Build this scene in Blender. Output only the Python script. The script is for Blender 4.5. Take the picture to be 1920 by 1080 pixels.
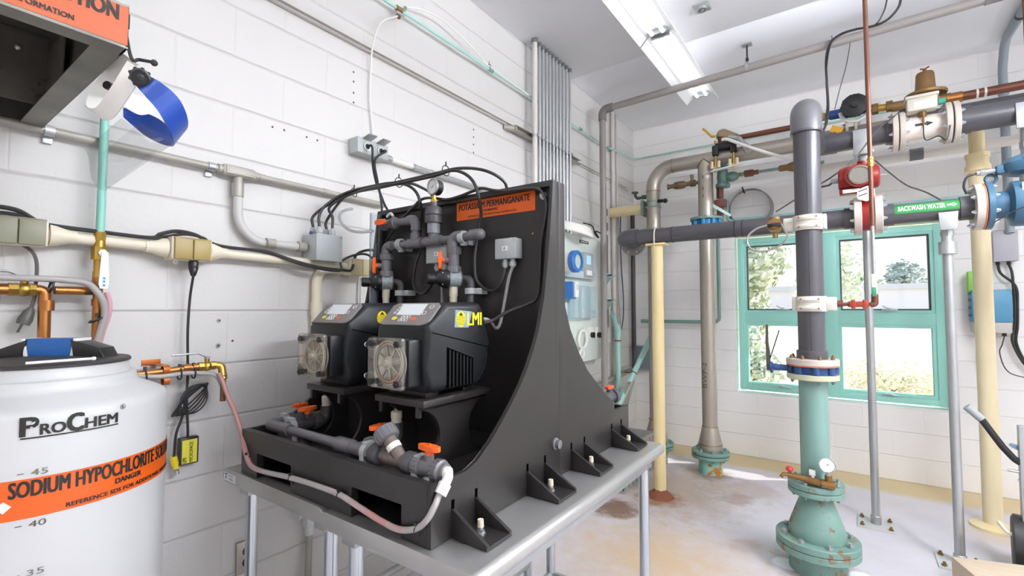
import bpy, bmesh, math, random
from mathutils import Vector as V, Matrix
random.seed(7)
for o in list(bpy.data.objects): bpy.data.objects.remove(o)
S = bpy.context.scene
C = S.collection
PI = math.pi
# ---------------------------------------------------------------- camera
F = 890.0; YAW = math.radians(35.575); PITCH = math.radians(2.52); CH = 1.431
cd = bpy.data.cameras.new('camera'); cd.sensor_width = 36; cd.lens = F/1920*36; cd.clip_start = .02; cd.clip_end = 400
cam = bpy.data.objects.new('camera', cd); C.objects.link(cam)
cam.location = (0, 0, CH); cam.rotation_euler = (PI/2+PITCH, 0, YAW)
S.camera = cam
# ---------------------------------------------------------------- world, sun, exposure
S.view_settings.view_transform = 'Standard'; S.view_settings.look = 'None'
S.view_settings.gamma = 1; S.view_settings.use_curve_mapping = False
S.view_settings.exposure = 0.5
S.cycles.max_bounces = 14; S.cycles.diffuse_bounces = 8; S.cycles.transparent_max_bounces = 24
S.cycles.caustics_reflective = False; S.cycles.caustics_refractive = False; S.cycles.sample_clamp_indirect = 6
TUBE_POWER = 1.15; FILL_POWER_AWAY = 210.0; FILL_POWER_REAR = 18.0; SUN_POWER = 8.0; SKY_POWER = 1.1
w = bpy.data.worlds.new('sky'); S.world = w; w.use_nodes = True
nt = w.node_tree; nt.nodes.clear()
wo = nt.nodes.new('ShaderNodeOutputWorld'); bg = nt.nodes.new('ShaderNodeBackground')
tc = nt.nodes.new('ShaderNodeTexCoord'); sx = nt.nodes.new('ShaderNodeSeparateXYZ'); rp = nt.nodes.new('ShaderNodeValToRGB')
nt.links.new(tc.outputs['Generated'], sx.inputs[0]); nt.links.new(sx.outputs['Z'], rp.inputs[0])
rp.color_ramp.elements[0].color = (.9, .93, 1, 1); rp.color_ramp.elements[1].color = (.5, .7, 1, 1)
rp.color_ramp.elements[0].position = .05; rp.color_ramp.elements[1].position = .8
nt.links.new(rp.outputs[0], bg.inputs[0]); bg.inputs[1].default_value = SKY_POWER; nt.links.new(bg.outputs[0], wo.inputs[0])
sd = bpy.data.lights.new('sun', 'SUN'); sd.energy = SUN_POWER; sd.angle = math.radians(.6); sd.color = (1, .95, .86)
so = bpy.data.objects.new('sun', sd); C.objects.link(so)
so.rotation_euler = V((.85, .56, .70)).to_track_quat('Z', 'Y').to_euler()   # high, from outside the window and to its right
# ---------------------------------------------------------------- pixel to point (for measured places)
cY, sY, cP, sP = math.cos(YAW), math.sin(YAW), math.cos(PITCH), math.sin(PITCH)
FW = V((-sY*cP, cY*cP, sP)); RT = V((cY, sY, 0)); UP = RT.cross(FW)
EYE = V((0, 0, CH)); WX = -1.98; WY = 5.145; CEIL = 3.46
def ray(u, v): return FW+RT*((u-960)/F)-UP*((v-540)/F)
def at(u, v, x=None, y=None, z=None):
    d = ray(u, v)
    t = x/d.x if x is not None else y/d.y if y is not None else (z-CH)/d.z
    return EYE+d*t
def lw(u, v, o=0.): return at(u, v, x=WX+o)      # a point o in front of the block wall at the side
def bw(u, v, o=0.): return at(u, v, y=WY-o)      # the same for the window wall
# ---------------------------------------------------------------- materials
def lin(h):
    h = h.lstrip('#'); r = [int(h[i:i+2], 16)/255 for i in (0, 2, 4)]
    return tuple(c/12.92 if c <= .04045 else ((c+.055)/1.055)**2.4 for c in r)+(1,)
MATS = {}
def M(name, col='#888888', rough=.5, metal=0., var=0., vs=6., bump=0., bs=60., spec=.5, alpha=1., emit=0., trans=0., rust=None, ra=.62, rs=9., coat=0., stretch=None):
    if name in MATS: return MATS[name]
    m = bpy.data.materials.new(name); m.use_nodes = True; t = m.node_tree; N = t.nodes; L = t.links
    b = N['Principled BSDF']; c = lin(col)
    b.inputs['Base Color'].default_value = c; b.inputs['Roughness'].default_value = rough; b.inputs['Metallic'].default_value = metal
    b.inputs['Specular IOR Level'].default_value = spec; b.inputs['Alpha'].default_value = alpha
    b.inputs['Transmission Weight'].default_value = trans; b.inputs['Coat Weight'].default_value = coat
    if emit: b.inputs['Emission Color'].default_value = c; b.inputs['Emission Strength'].default_value = emit
    co = N.new('ShaderNodeTexCoord').outputs['Object']
    if stretch:
        mp = N.new('ShaderNodeMapping'); mp.inputs['Scale'].default_value = stretch; L.new(co, mp.inputs[0]); co = mp.outputs[0]
    cur = None
    if var:
        n = N.new('ShaderNodeTexNoise'); n.inputs['Scale'].default_value = vs; n.inputs['Detail'].default_value = 6; L.new(co, n.inputs['Vector'])
        mx = N.new('ShaderNodeMix'); mx.data_type = 'RGBA'
        mx.inputs[6].default_value = tuple(max(0, x*(1-var)) for x in c[:3])+(1,); mx.inputs[7].default_value = tuple(min(1, x*(1+var)) for x in c[:3])+(1,)
        L.new(n.outputs['Fac'], mx.inputs[0]); cur = mx.outputs[2]
    if rust:
        n = N.new('ShaderNodeTexNoise'); n.inputs['Scale'].default_value = rs; n.inputs['Detail'].default_value = 8; n.inputs['Roughness'].default_value = .65; L.new(co, n.inputs['Vector'])
        r = N.new('ShaderNodeValToRGB'); r.color_ramp.elements[0].position = ra; r.color_ramp.elements[1].position = ra+.06; L.new(n.outputs['Fac'], r.inputs[0])
        mx = N.new('ShaderNodeMix'); mx.data_type = 'RGBA'; mx.inputs[6].default_value = c; mx.inputs[7].default_value = lin(rust)
        if cur: L.new(cur, mx.inputs[6])
        L.new(r.outputs[0], mx.inputs[0]); cur = mx.outputs[2]
    if cur: L.new(cur, b.inputs['Base Color'])
    if bump:
        n = N.new('ShaderNodeTexNoise'); n.inputs['Scale'].default_value = bs; n.inputs['Detail'].default_value = 4; L.new(co, n.inputs['Vector'])
        bp = N.new('ShaderNodeBump'); bp.inputs['Strength'].default_value = bump; bp.inputs['Distance'].default_value = .004; L.new(n.outputs['Fac'], bp.inputs['Height']); L.new(bp.outputs[0], b.inputs['Normal'])
    MATS[name] = m; return m
def M_clear(name, col='#ffffff', refl=.12, dens=.0, gl_=.4):
    """clear sheet: mostly transparent with a gloss on top"""
    if name in MATS: return MATS[name]
    m = bpy.data.materials.new(name); m.use_nodes = True; t = m.node_tree; N = t.nodes; L = t.links; N.clear()
    o = N.new('ShaderNodeOutputMaterial'); tr = N.new('ShaderNodeBsdfTransparent'); tr.inputs[0].default_value = lin(col)
    gl = N.new('ShaderNodeBsdfGlossy'); gl.inputs['Roughness'].default_value = .05; df = N.new('ShaderNodeBsdfDiffuse'); df.inputs[0].default_value = lin(col)
    lw_ = N.new('ShaderNodeLayerWeight'); lw_.inputs[0].default_value = .35
    ml = N.new('ShaderNodeMath'); ml.operation = 'MULTIPLY_ADD'; ml.inputs[1].default_value = gl_; ml.inputs[2].default_value = refl*.4; L.new(lw_.outputs['Fresnel'], ml.inputs[0])
    m1 = N.new('ShaderNodeMixShader'); m1.inputs[0].default_value = dens; L.new(tr.outputs[0], m1.inputs[1]); L.new(df.outputs[0], m1.inputs[2])
    m2 = N.new('ShaderNodeMixShader'); L.new(ml.outputs[0], m2.inputs[0]); L.new(m1.outputs[0], m2.inputs[1]); L.new(gl.outputs[0], m2.inputs[2]); L.new(m2.outputs[0], o.inputs[0])
    MATS[name] = m; return m
def block_material(name, col, axis, off, mortar_dark):
    m = bpy.data.materials.new(name); m.use_nodes = True; t = m.node_tree; N = t.nodes; L = t.links; b = N['Principled BSDF']
    g = N.new('ShaderNodeNewGeometry'); sp = N.new('ShaderNodeSeparateXYZ'); cb = N.new('ShaderNodeCombineXYZ'); L.new(g.outputs['Position'], sp.inputs[0])
    a = N.new('ShaderNodeMath'); a.operation = 'ADD'; a.inputs[1].default_value = off; L.new(sp.outputs[axis], a.inputs[0]); L.new(a.outputs[0], cb.inputs[0]); L.new(sp.outputs[2], cb.inputs[1])
    def brick(ms, sm):
        k = N.new('ShaderNodeTexBrick'); k.inputs['Scale'].default_value = 1; k.inputs['Brick Width'].default_value = .4064; k.inputs['Row Height'].default_value = .2032
        k.inputs['Mortar Size'].default_value = ms; k.inputs['Mortar Smooth'].default_value = sm; k.offset = .5
        L.new(cb.outputs[0], k.inputs['Vector']); return k
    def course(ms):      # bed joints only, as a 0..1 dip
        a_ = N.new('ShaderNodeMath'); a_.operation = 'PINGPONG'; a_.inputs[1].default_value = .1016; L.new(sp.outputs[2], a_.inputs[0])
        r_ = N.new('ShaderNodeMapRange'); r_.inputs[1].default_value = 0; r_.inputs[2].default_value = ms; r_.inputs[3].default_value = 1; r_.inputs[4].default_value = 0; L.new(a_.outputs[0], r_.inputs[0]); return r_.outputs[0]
    c = lin(col)
    n = N.new('ShaderNodeTexNoise'); n.inputs['Scale'].default_value = 1.3; n.inputs['Detail'].default_value = 5; L.new(g.outputs['Position'], n.inputs['Vector'])
    mv = N.new('ShaderNodeMix'); mv.data_type = 'RGBA'; mv.inputs[6].default_value = tuple(x*.95 for x in c[:3])+(1,); mv.inputs[7].default_value = tuple(min(1, x*1.03) for x in c[:3])+(1,); L.new(n.outputs['Fac'], mv.inputs[0])
    pit = N.new('ShaderNodeTexNoise'); pit.inputs['Scale'].default_value = 38; pit.inputs['Detail'].default_value = 3; L.new(g.outputs['Position'], pit.inputs['Vector'])
    pr = N.new('ShaderNodeValToRGB'); pr.color_ramp.elements[0].position = .24; pr.color_ramp.elements[1].position = .31; L.new(pit.outputs['Fac'], pr.inputs[0])
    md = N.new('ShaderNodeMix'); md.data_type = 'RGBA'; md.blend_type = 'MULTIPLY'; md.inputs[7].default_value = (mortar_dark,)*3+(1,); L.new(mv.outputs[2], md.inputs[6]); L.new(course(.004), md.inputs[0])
    L.new(md.outputs[2], b.inputs['Base Color']); b.inputs['Roughness'].default_value = .55
    k2 = brick(.005, 1.0); q2 = N.new('ShaderNodeMath'); q2.operation = 'MULTIPLY'; q2.inputs[1].default_value = .28; L.new(k2.outputs['Fac'], q2.inputs[0])
    mxm = N.new('ShaderNodeMath'); mxm.operation = 'MAXIMUM'; L.new(q2.outputs[0], mxm.inputs[0]); L.new(course(.007), mxm.inputs[1])
    inv = N.new('ShaderNodeMath'); inv.operation = 'SUBTRACT'; inv.inputs[0].default_value = 1; L.new(mxm.outputs[0], inv.inputs[1])
    b1 = N.new('ShaderNodeBump'); b1.inputs['Strength'].default_value = .7; b1.inputs['Distance'].default_value = .006; L.new(inv.outputs[0], b1.inputs['Height'])
    fn = N.new('ShaderNodeTexNoise'); fn.inputs['Scale'].default_value = 55; fn.inputs['Detail'].default_value = 5; L.new(g.outputs['Position'], fn.inputs['Vector'])
    b2 = N.new('ShaderNodeBump'); b2.inputs['Strength'].default_value = .22; b2.inputs['Distance'].default_value = .004; L.new(fn.outputs['Fac'], b2.inputs['Height']); L.new(b1.outputs[0], b2.inputs['Normal'])
    b3 = N.new('ShaderNodeBump'); b3.inputs['Strength'].default_value = .3; b3.inputs['Distance'].default_value = .003; L.new(pr.outputs[0], b3.inputs['Height']); L.new(b2.outputs[0], b3.inputs['Normal'])
    L.new(b3.outputs[0], b.inputs['Normal']); return m
# ---------------------------------------------------------------- object helpers
def wloc(o):
    p = V((0, 0, 0))
    while o: p = p+o.location; o = o.parent
    return p
def tag(o, label=None, cat=None, group=None, kind=None):
    if label: o['label'] = label
    if cat: o['category'] = cat
    if group: o['group'] = group
    if kind: o['kind'] = kind
    return o
def thing(name, label, cat, loc, group=None):
    o = bpy.data.objects.new(name, None); o.empty_display_size = .05; C.objects.link(o); o.location = loc
    return tag(o, label, cat, group)
def copytree(o, off, parent=None):
    c = o.copy(); C.objects.link(c)
    if parent: c.parent = parent
    else: c.location = o.location+V(off)
    for ch in list(o.children): copytree(ch, off, c)
    return c
def basis(a):
    a = V(a).normalized(); h = V((0, 0, 1)) if abs(a.z) < .9 else V((1, 0, 0))
    u = h.cross(a).normalized(); return u, a.cross(u), a
def fillet(pts, R, n=8):
    pts = [V(p) for p in pts]; out = [pts[0]]
    for i in range(1, len(pts)-1):
        p, a, b = pts[i], (pts[i-1]-pts[i]), (pts[i+1]-pts[i]); la, lb = a.length, b.length; a.normalize(); b.normalize()
        ang = a.angle(b)
        if ang > PI-.02: out.append(p); continue
        r = R[i-1] if isinstance(R, (list, tuple)) else R
        d = min(r/math.tan(ang/2), la*.49, lb*.49); r = d*math.tan(ang/2)
        cen = p+(a+b).normalized()*(r/math.sin(ang/2)); s, e = p+a*d-cen, p+b*d-cen
        w_ = s.angle(e)
        for k in range(n+1): out.append(cen+(s*math.sin((1-k/n)*w_)+e*math.sin(k/n*w_))/math.sin(w_) if w_ > .001 else cen+s)
    out.append(pts[-1]); return out
def spline(pts, n=8):
    pts = [V(p) for p in pts]
    if len(pts) < 3: return pts
    P = [pts[0]*2-pts[1]]+pts+[pts[-1]*2-pts[-2]]; out = []
    for i in range(1, len(P)-2):
        a, b, c, d = P[i-1:i+3]
        for k in range(n):
            t = k/n; out.append(.5*((2*b)+(c-a)*t+(2*a-5*b+4*c-d)*t*t+(3*b-a-3*c+d)*t**3))
    out.append(pts[-1]); return out
class MB:
    def __init__(s, T=None): s.bm = bmesh.new(); s.T = T or Matrix(); s.mi = 0
    def face(s, vs):
        try: f = s.bm.faces.new(vs); f.material_index = s.mi; return f
        except ValueError: return None
    def v(s, p): return s.bm.verts.new(s.T @ V(p))
    def box(s, c, d, rot=None, bev=0., taper=None):
        R = rot or Matrix(); c = V(c); q = []
        for z in (-1, 1):
            k = 1 if z < 0 or not taper else taper
            for x, y in ((-1, -1), (1, -1), (1, 1), (-1, 1)): q.append(s.v(c+R @ V((x*d[0]/2*k, y*d[1]/2*k, z*d[2]/2))))
        fs = [s.face([q[i] for i in f]) for f in ((3, 2, 1, 0), (4, 5, 6, 7), (0, 1, 5, 4), (1, 2, 6, 5), (2, 3, 7, 6), (3, 0, 4, 7))]
        if bev:
            es = list({e for f in fs for e in f.edges}); bmesh.ops.bevel(s.bm, geom=es, offset=bev, segments=2, affect='EDGES', profile=.5)
        return s
    def b2(s, a, b, bev=0.):
        a, b = V(a), V(b); return s.box((a+b)/2, [abs(x) for x in (b-a)], bev=bev)
    def ring(s, c, u, w, r, n, ph=0): return [s.v(c+u*(r*math.cos(2*PI*k/n+ph))+w*(r*math.sin(2*PI*k/n+ph))) for k in range(n)]
    def lathe(s, prof, o, a, n=28, cap=True, ph=0.):
        u, w, a = basis(a); o = V(o); rings = [s.ring(o+a*t, u, w, max(r, 1e-5), n, ph) for r, t in prof]
        for A, B in zip(rings, rings[1:]):
            for k in range(n): s.face((A[k], A[(k+1) % n], B[(k+1) % n], B[k]))
        if cap: s.face(rings[0][::-1]); s.face(rings[-1])
        return s
    def cyl(s, a, b, r, r2=None, n=20, ph=0.):
        a, b = V(a), V(b); return s.lathe([(r, 0), (r if r2 is None else r2, (b-a).length)], a, b-a, n, ph=ph)
    def disc(s, c, a, r, h, n=32, bev=.0):
        """a plate r wide and h thick centred at c"""
        p = [(r-bev, -h/2), (r, -h/2+bev), (r, h/2-bev), (r-bev, h/2)] if bev else [(r, -h/2), (r, h/2)]
        return s.lathe(p, c, a, n)
    def pipe(s, c, a, r0, r1, h, n=32):
        """a ring r0 inside, r1 outside"""
        return s.lathe([(r0, -h/2), (r1, -h/2), (r1, h/2), (r0, h/2), (r0, -h/2)], c, a, n, cap=False)
    def tube(s, pts, r, n=12, cap=True, rr=None):
        pts = [V(p) for p in pts]; q = [pts[0]]
        for p in pts[1:]:
            if (p-q[-1]).length > 1e-5: q.append(p)
        pts = q; T0 = (pts[1]-pts[0]).normalized(); u, w, _ = basis(T0); R = []
        for i, p in enumerate(pts):
            t = (pts[min(i+1, len(pts)-1)]-pts[max(i-1, 0)]).normalized()
            u = (u-t*u.dot(t)).normalized(); w = t.cross(u); ra = rr(i/(len(pts)-1)) if rr else r
            R.append(s.ring(p, u, w, ra, n))
        for A, B in zip(R, R[1:]):
            for k in range(n): s.face((A[k], A[(k+1) % n], B[(k+1) % n], B[k]))
        if cap: s.face(R[0][::-1]); s.face(R[-1])
        return s
    def torus(s, c, a, R, r, n=36, m=10, arc=2*PI, ph=0.):
        u, w, a = basis(a); c = V(c); k = n if arc < 6.28 else n
        pts = [c+u*(R*math.cos(ph+arc*i/n))+w*(R*math.sin(ph+arc*i/n)) for i in range(n+1)]
        return s.tube(pts, r, m, cap=arc < 6.28)
    def ball(s, c, r, sc=(1, 1, 1), n=16):
        rings = []; c = V(c)
        for i in range(n//2+1):
            t = PI*i/(n//2); rings.append([s.v(c+V((max(math.sin(t), 1e-4)*math.cos(2*PI*k/n)*r*sc[0], max(math.sin(t), 1e-4)*math.sin(2*PI*k/n)*r*sc[1], math.cos(t)*r*sc[2]))) for k in range(n)])
        for A, B in zip(rings, rings[1:]):
            for k in range(n): s.face((A[k], B[k], B[(k+1) % n], A[(k+1) % n]))
        return s
    def prism(s, poly, o, u, w, d, bev=0.):
        """polygon in the plane o+u+w, pushed along d"""
        o, u, w, d = V(o), V(u), V(w), V(d)
        A = [s.v(o+u*x+w*y) for x, y in poly]; B = [s.v(o+u*x+w*y+d) for x, y in poly]; n = len(poly)
        fs = [s.face(A[::-1]), s.face(B)]+[s.face((A[i], A[(i+1) % n], B[(i+1) % n], B[i])) for i in range(n)]
        if bev:
            es = [e for f in fs[:2] for e in f.edges]; bmesh.ops.bevel(s.bm, geom=es, offset=bev, segments=3, affect='EDGES', profile=.5)
        return s
    def quad(s, a, b, c, d): s.face([s.v(p) for p in (a, b, c, d)]); return s
    def text(s, st, fn, w, h, x0=0., y0=0., bold=0.):
        """lettering w wide and h tall; fn maps flat x, y to a point"""
        cu = bpy.data.curves.new('t', 'FONT'); cu.body = st; cu.size = 1; cu.resolution_u = 3
        ob = bpy.data.objects.new('t', cu); C.objects.link(ob); bpy.context.view_layer.update()
        me = bpy.data.meshes.new_from_object(ob.evaluated_get(bpy.context.evaluated_depsgraph_get()))
        bpy.data.objects.remove(ob); bpy.data.curves.remove(cu)
        xs = [p.co.x for p in me.vertices]; ys = [p.co.y for p in me.vertices]
        if not xs: return s
        ax, ay = min(xs), min(ys); kx = w/max(max(xs)-ax, 1e-6); ky = h/max(max(ys)-ay, 1e-6)
        nb = 2.6*bold*w/max(len(st), 1); ny = min(nb*.5, h*.05)      # heavier letters: the outline laid down several times, a hair apart
        for k, (dx, dy) in enumerate(((0, 0), (-nb, -ny), (nb, -ny), (-nb, ny), (nb, ny)) if bold else ((0, 0),)):
            vs = []
            for p in me.vertices:
                x, y = x0+(p.co.x-ax)*kx+dx, y0+(p.co.y-ay)*ky+dy; q = fn(x, y); n = (fn(x+.001, y)-q).cross(fn(x, y+.001)-q).normalized(); vs.append(s.v(q+n*.00012*k))
            for p in me.polygons: s.face([vs[i] for i in p.vertices])
        bpy.data.meshes.remove(me); return s
    def build(s, name, mats, parent=None, ang=38, flat=False, recalc=True):
        bm = s.bm
        if recalc: bmesh.ops.recalc_face_normals(bm, faces=bm.faces[:])
        lim = math.radians(ang)
        for f in bm.faces: f.smooth = not flat
        for e in bm.edges:
            if len(e.link_faces) != 2 or e.calc_face_angle(0) > lim: e.smooth = False
        me = bpy.data.meshes.new(name); cs = [v.co for v in bm.verts]
        if parent: base = wloc(parent)
        else:
            base = V(((min(c.x for c in cs)+max(c.x for c in cs))/2, (min(c.y for c in cs)+max(c.y for c in cs))/2, min(c.z for c in cs)))
        bmesh.ops.translate(bm, verts=bm.verts[:], vec=-base)
        bm.to_mesh(me); bm.free()
        for m in (mats if isinstance(mats, (list, tuple)) else [mats]): me.materials.append(m)
        o = bpy.data.objects.new(name, me); C.objects.link(o)
        if parent: o.parent = parent
        else: o.location = base
        return o
def plane_fn(o, u, w, eps=.0008):
    o, u, w = V(o), V(u).normalized(), V(w).normalized(); n = u.cross(w).normalized()*eps
    return lambda x, y: o+u*x+w*y+n
def rotto(a, b):  # matrix turning local z to a and local x towards b
    z = V(a).normalized(); x = V(b); x = (x-z*x.dot(z)).normalized(); y = z.cross(x)
    return Matrix(((x.x, y.x, z.x), (x.y, y.y, z.y), (x.z, y.z, z.z))).to_4x4()
X1, Y1, Z1 = V((1, 0, 0)), V((0, 1, 0)), V((0, 0, 1))
# ---------------------------------------------------------------- shared materials
m_skid = M('black_hdpe_board', '#2a2726', .36, var=.12, vs=20, bump=.06, bs=300)
m_pvc = M('grey_pvc', '#68666a', .32, var=.06)
m_pvcd = M('dark_grey_pvc', '#4b494d', .35, var=.06)
m_white = M('white_plastic', '#e9e6df', .4)
m_orange = M('orange_plastic', '#e65f14', .4)
m_sticker = M('orange_sticker', '#cf560f', .42); m_sticker2 = M('dimmed_orange_sticker', '#b04a0c', .45)  # second sticker colour is darkened to offset the strong light at the hood
m_ink = M('black_ink', '#1d1815', .6)
m_wink = M('white_ink', '#f4f4ee', .5)
m_black = M('black_plastic', '#1c1b1c', .38)
m_rubber = M('black_rubber', '#252424', .5)
m_steel = M('zinc_steel', '#c3c6c7', .34, .85, var=.1, vs=14)
m_galv = M('galvanized_steel', '#b4b6b6', .38, .75, var=.14, vs=9)
m_stain = M('stainless_steel', '#aba398', .38, .65, var=.1, vs=5)
m_table = M('stainless_sheet', '#b7b5b2', .34, .7, var=.14, vs=5, rust='#a39376', ra=.63, rs=5)
m_copper = M('copper', '#a9713f', .34, .85, var=.3, vs=12)
m_coppero = M('dull_copper', '#744a3b', .5, .7, var=.2, vs=10)
m_brass = M('brass', '#b9954a', .36, .9, var=.2, vs=30)
m_bronze = M('bronze_casting', '#8b6c46', .5, .6, var=.25, vs=20)
m_teal = M('teal_paint', '#7b9c92', .42, var=.06)
m_tealp = M('pale_teal_paint', '#a9d3c8', .42, var=.05)
m_tealr = M('rusty_teal_paint', '#719187', .5, var=.16, vs=8, rust='#7c5a35', ra=.57, rs=13, bump=.2, bs=40)
m_cream = M('cream_paint', '#e3d0a2', .4, var=.04)
m_beige = M('cream_pvc', '#e2d8c2', .45, var=.04)
m_gcond = M('grey_painted_conduit', '#a39e95', .45, .2, var=.08)
m_box = M('grey_enclosure', '#aeb2b2', .45, var=.03)
m_blue = M('blue_paint', '#2f6d9f', .35, var=.06)
m_red = M('red_paint', '#801811', .35)
m_flange = M('white_flange_plastic', '#c2b7ac', .42, var=.03)
m_clear = M_clear('clear_acrylic', '#f6f3ea', .2, .06)
m_hose = M('milky_hose', '#a8a19e', .35, trans=.0)
m_pink = M('pink_stained_hose', '#b68783', .35)
# ================================================================ the setting
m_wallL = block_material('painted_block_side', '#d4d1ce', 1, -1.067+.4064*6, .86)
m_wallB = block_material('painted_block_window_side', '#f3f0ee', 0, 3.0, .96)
m_plain = M('white_wall_paint', '#e8e4dc', .6, bump=.1, bs=30)
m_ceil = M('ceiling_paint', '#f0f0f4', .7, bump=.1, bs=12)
RX, RY = 3.3, -2.7
def struct(o, label=None): return tag(o, label, None, None, 'structure')
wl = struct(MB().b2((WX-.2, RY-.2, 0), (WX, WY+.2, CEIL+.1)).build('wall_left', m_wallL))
b = MB()
for hx, hv in [(663, (135, 153, 174, 192)), (888, (243, 257, 271, 286))]:
    for hh in hv: p = lw(hx, hh, .0006); b.disc(p, X1, .0048 if hx < 700 else .0055, .0012, 10)
for u, v_ in ((511, 238), (533, 244), (575, 257), (595, 263), (412, 600), (410, 648), (436, 639)): b.disc(lw(u, v_, .0006), X1, .0045, .0012, 10)
b.build('anchor_hole', M('drill_hole_dark', '#5f4440', .8), wl)
b = MB()
for u, v_ in ((411, 601), (409, 648)): b.pipe(lw(u, v_, .002), X1, .004, .008, .004, 14)
b.build('anchor_sleeve', m_steel, wl)
wr = struct(MB().b2((RX, RY-.2, 0), (RX+.2, WY+.2, CEIL+.1)).build('wall_right', m_plain))
wk = struct(MB().b2((WX, RY-.2, 0), (RX, RY, CEIL+.1)).build('wall_rear', m_plain))
# wall with two window openings; their inner edges are rounded like bullnose blocks
wx0, wx1, wz0, wz1 = -.945, .63, .615, 2.15
W2 = (1.45, 2.95, .95, 2.15)      # unseen second window, inferred from cool reflections and added for its light
b = MB(); XS = [WX, wx0, wx1, W2[0], W2[1], RX]; ed = []
def cell(x0, x1, z0, z1):
    for y in (WY, WY+.2): b.quad((x0, y, z0), (x1, y, z0), (x1, y, z1), (x0, y, z1))
zt_ = CEIL+.1
for i in range(5):
    if i == 1: cell(XS[i], XS[i+1], 0, wz0); cell(XS[i], XS[i+1], wz1, zt_)
    elif i == 3: cell(XS[i], XS[i+1], 0, W2[2]); cell(XS[i], XS[i+1], W2[3], zt_)
    else:
        for z0, z1 in ((0, wz0), (wz0, W2[2]), (W2[2], wz1), (wz1, zt_)): cell(XS[i], XS[i+1], z0, z1)
for x0, x1, z0, z1 in ((wx0, wx1, wz0, wz1), W2):
    q = [(x0, z0), (x1, z0), (x1, z1), (x0, z1)]
    for k in range(4):
        (xa_, za_), (xb_, zb_) = q[k], q[(k+1) % 4]
        b.quad((xa_, WY, za_), (xb_, WY, zb_), (xb_, WY+.2, zb_), (xa_, WY+.2, za_))
bmesh.ops.remove_doubles(b.bm, verts=b.bm.verts[:], dist=1e-5)
def on_rim(e):
    for x0, x1, z0, z1 in ((wx0, wx1, wz0, wz1), W2):
        if all(abs(v_.co.y-WY) < 1e-4 and x0-1e-4 < v_.co.x < x1+1e-4 and z0-1e-4 < v_.co.z < z1+1e-4 for v_ in e.verts) and any(abs(f.normal.y) < .5 for f in e.link_faces): return True
    return False
b.bm.normal_update(); bmesh.ops.bevel(b.bm, geom=[e for e in b.bm.edges if on_rim(e)], offset=.028, segments=5, affect='EDGES', profile=.5)
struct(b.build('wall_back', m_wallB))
# floor: worn painted concrete, bare at the foot of the walls
m = bpy.data.materials.new('worn_painted_concrete'); m.use_nodes = True; N = m.node_tree.nodes; L = m.node_tree.links; bs = N['Principled BSDF']
g = N.new('ShaderNodeNewGeometry'); sp = N.new('ShaderNodeSeparateXYZ'); L.new(g.outputs['Position'], sp.inputs[0])
def noise(sc, de=6, ro=.6):
    n = N.new('ShaderNodeTexNoise'); n.inputs['Scale'].default_value = sc; n.inputs['Detail'].default_value = de; n.inputs['Roughness'].default_value = ro; L.new(g.outputs['Position'], n.inputs['Vector']); return n.outputs['Fac']
def math2(op, a, c):
    n = N.new('ShaderNodeMath'); n.operation = op
    for i, x in enumerate((a, c)):
        if isinstance(x, (int, float)): n.inputs[i].default_value = x
        else: L.new(x, n.inputs[i])
    return n.outputs[0]
def ramp(f, a, c):
    n = N.new('ShaderNodeValToRGB'); n.color_ramp.elements[0].position = a; n.color_ramp.elements[1].position = c; L.new(f, n.inputs[0]); return n.outputs[0]
def mixc(f, a, c):
    n = N.new('ShaderNodeMix'); n.data_type = 'RGBA'
    if isinstance(f, (int, float)): n.inputs[0].default_value = f
    else: L.new(f, n.inputs[0])
    for i, x in ((6, a), (7, c)):
        if isinstance(x, str): n.inputs[i].default_value = lin(x)
        else: L.new(x, n.inputs[i])
    return n.outputs[2]
def spot(x, y, r, soft=.5):     # a worn patch or painted reflection with a ragged edge
    dx = math2('SUBTRACT', sp.outputs[0], x); dy = math2('SUBTRACT', sp.outputs[1], y)
    d = math2('SQRT', math2('ADD', math2('MULTIPLY', dx, dx), math2('MULTIPLY', dy, dy)), 0)
    d = math2('ADD', math2('DIVIDE', d, r), math2('MULTIPLY', math2('SUBTRACT', noise(9, 8, .7), .5), 1.6))
    n = N.new('ShaderNodeMapRange'); n.inputs[1].default_value = 1; n.inputs[2].default_value = 1-soft; n.inputs[3].default_value = 0; n.inputs[4].default_value = 1; L.new(d, n.inputs[0]); return n.outputs[0]
c0 = mixc(ramp(noise(1.6, 8, .65), .35, .68), '#c7c1c7', '#d3ced4')
c0 = mixc(math2('MULTIPLY', ramp(noise(3.1, 9, .7), .55, .75), .5), c0, '#c9b5a4')
c0 = mixc(ramp(noise(7, 10, .75), .66, .72), c0, '#a38f86')
yb = math2('ADD', sp.outputs[1], math2('MULTIPLY', math2('SUBTRACT', noise(5, 8, .7), .5), .22))
c0 = mixc(ramp(math2('SUBTRACT', yb, 4.0), .72, .82), c0, '#cbb68a')
c0 = mixc(math2('MULTIPLY', spot(-.95, 2.75, .75, .9), .8), c0, '#c7a87c')
c0 = mixc(math2('MULTIPLY', spot(-1.25, 3.9, .75, .7), .6), c0, '#a88a63')
for x, y, r, cc, k in ((-1.22, 3.63, .2, '#8a5a34', .75), (-1.42, 3.25, .2, '#6e4a26', .85), (-1.06, 4.40, .22, '#7d5b3a', .7), (-.18, 3.15, .24, '#8c6a52', .7), (-.7, 4.2, .3, '#b09a92', .6), (.75, 4.3, .25, '#c2a98a', .5), (-.55, 3.2, .12, '#b59c93', .5), (-.75, 3.95, .16, '#8d7465', .5)):
    c0 = mixc(math2('MULTIPLY', spot(x, y, r), k), c0, cc)
for x, y in ((-.0, 3.19), (-.34, 3.12)): c0 = mixc(spot(x, y, .075, .2), c0, '#e9ebef')  # pale patches paint in the puddle reflections at the riser foot
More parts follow.
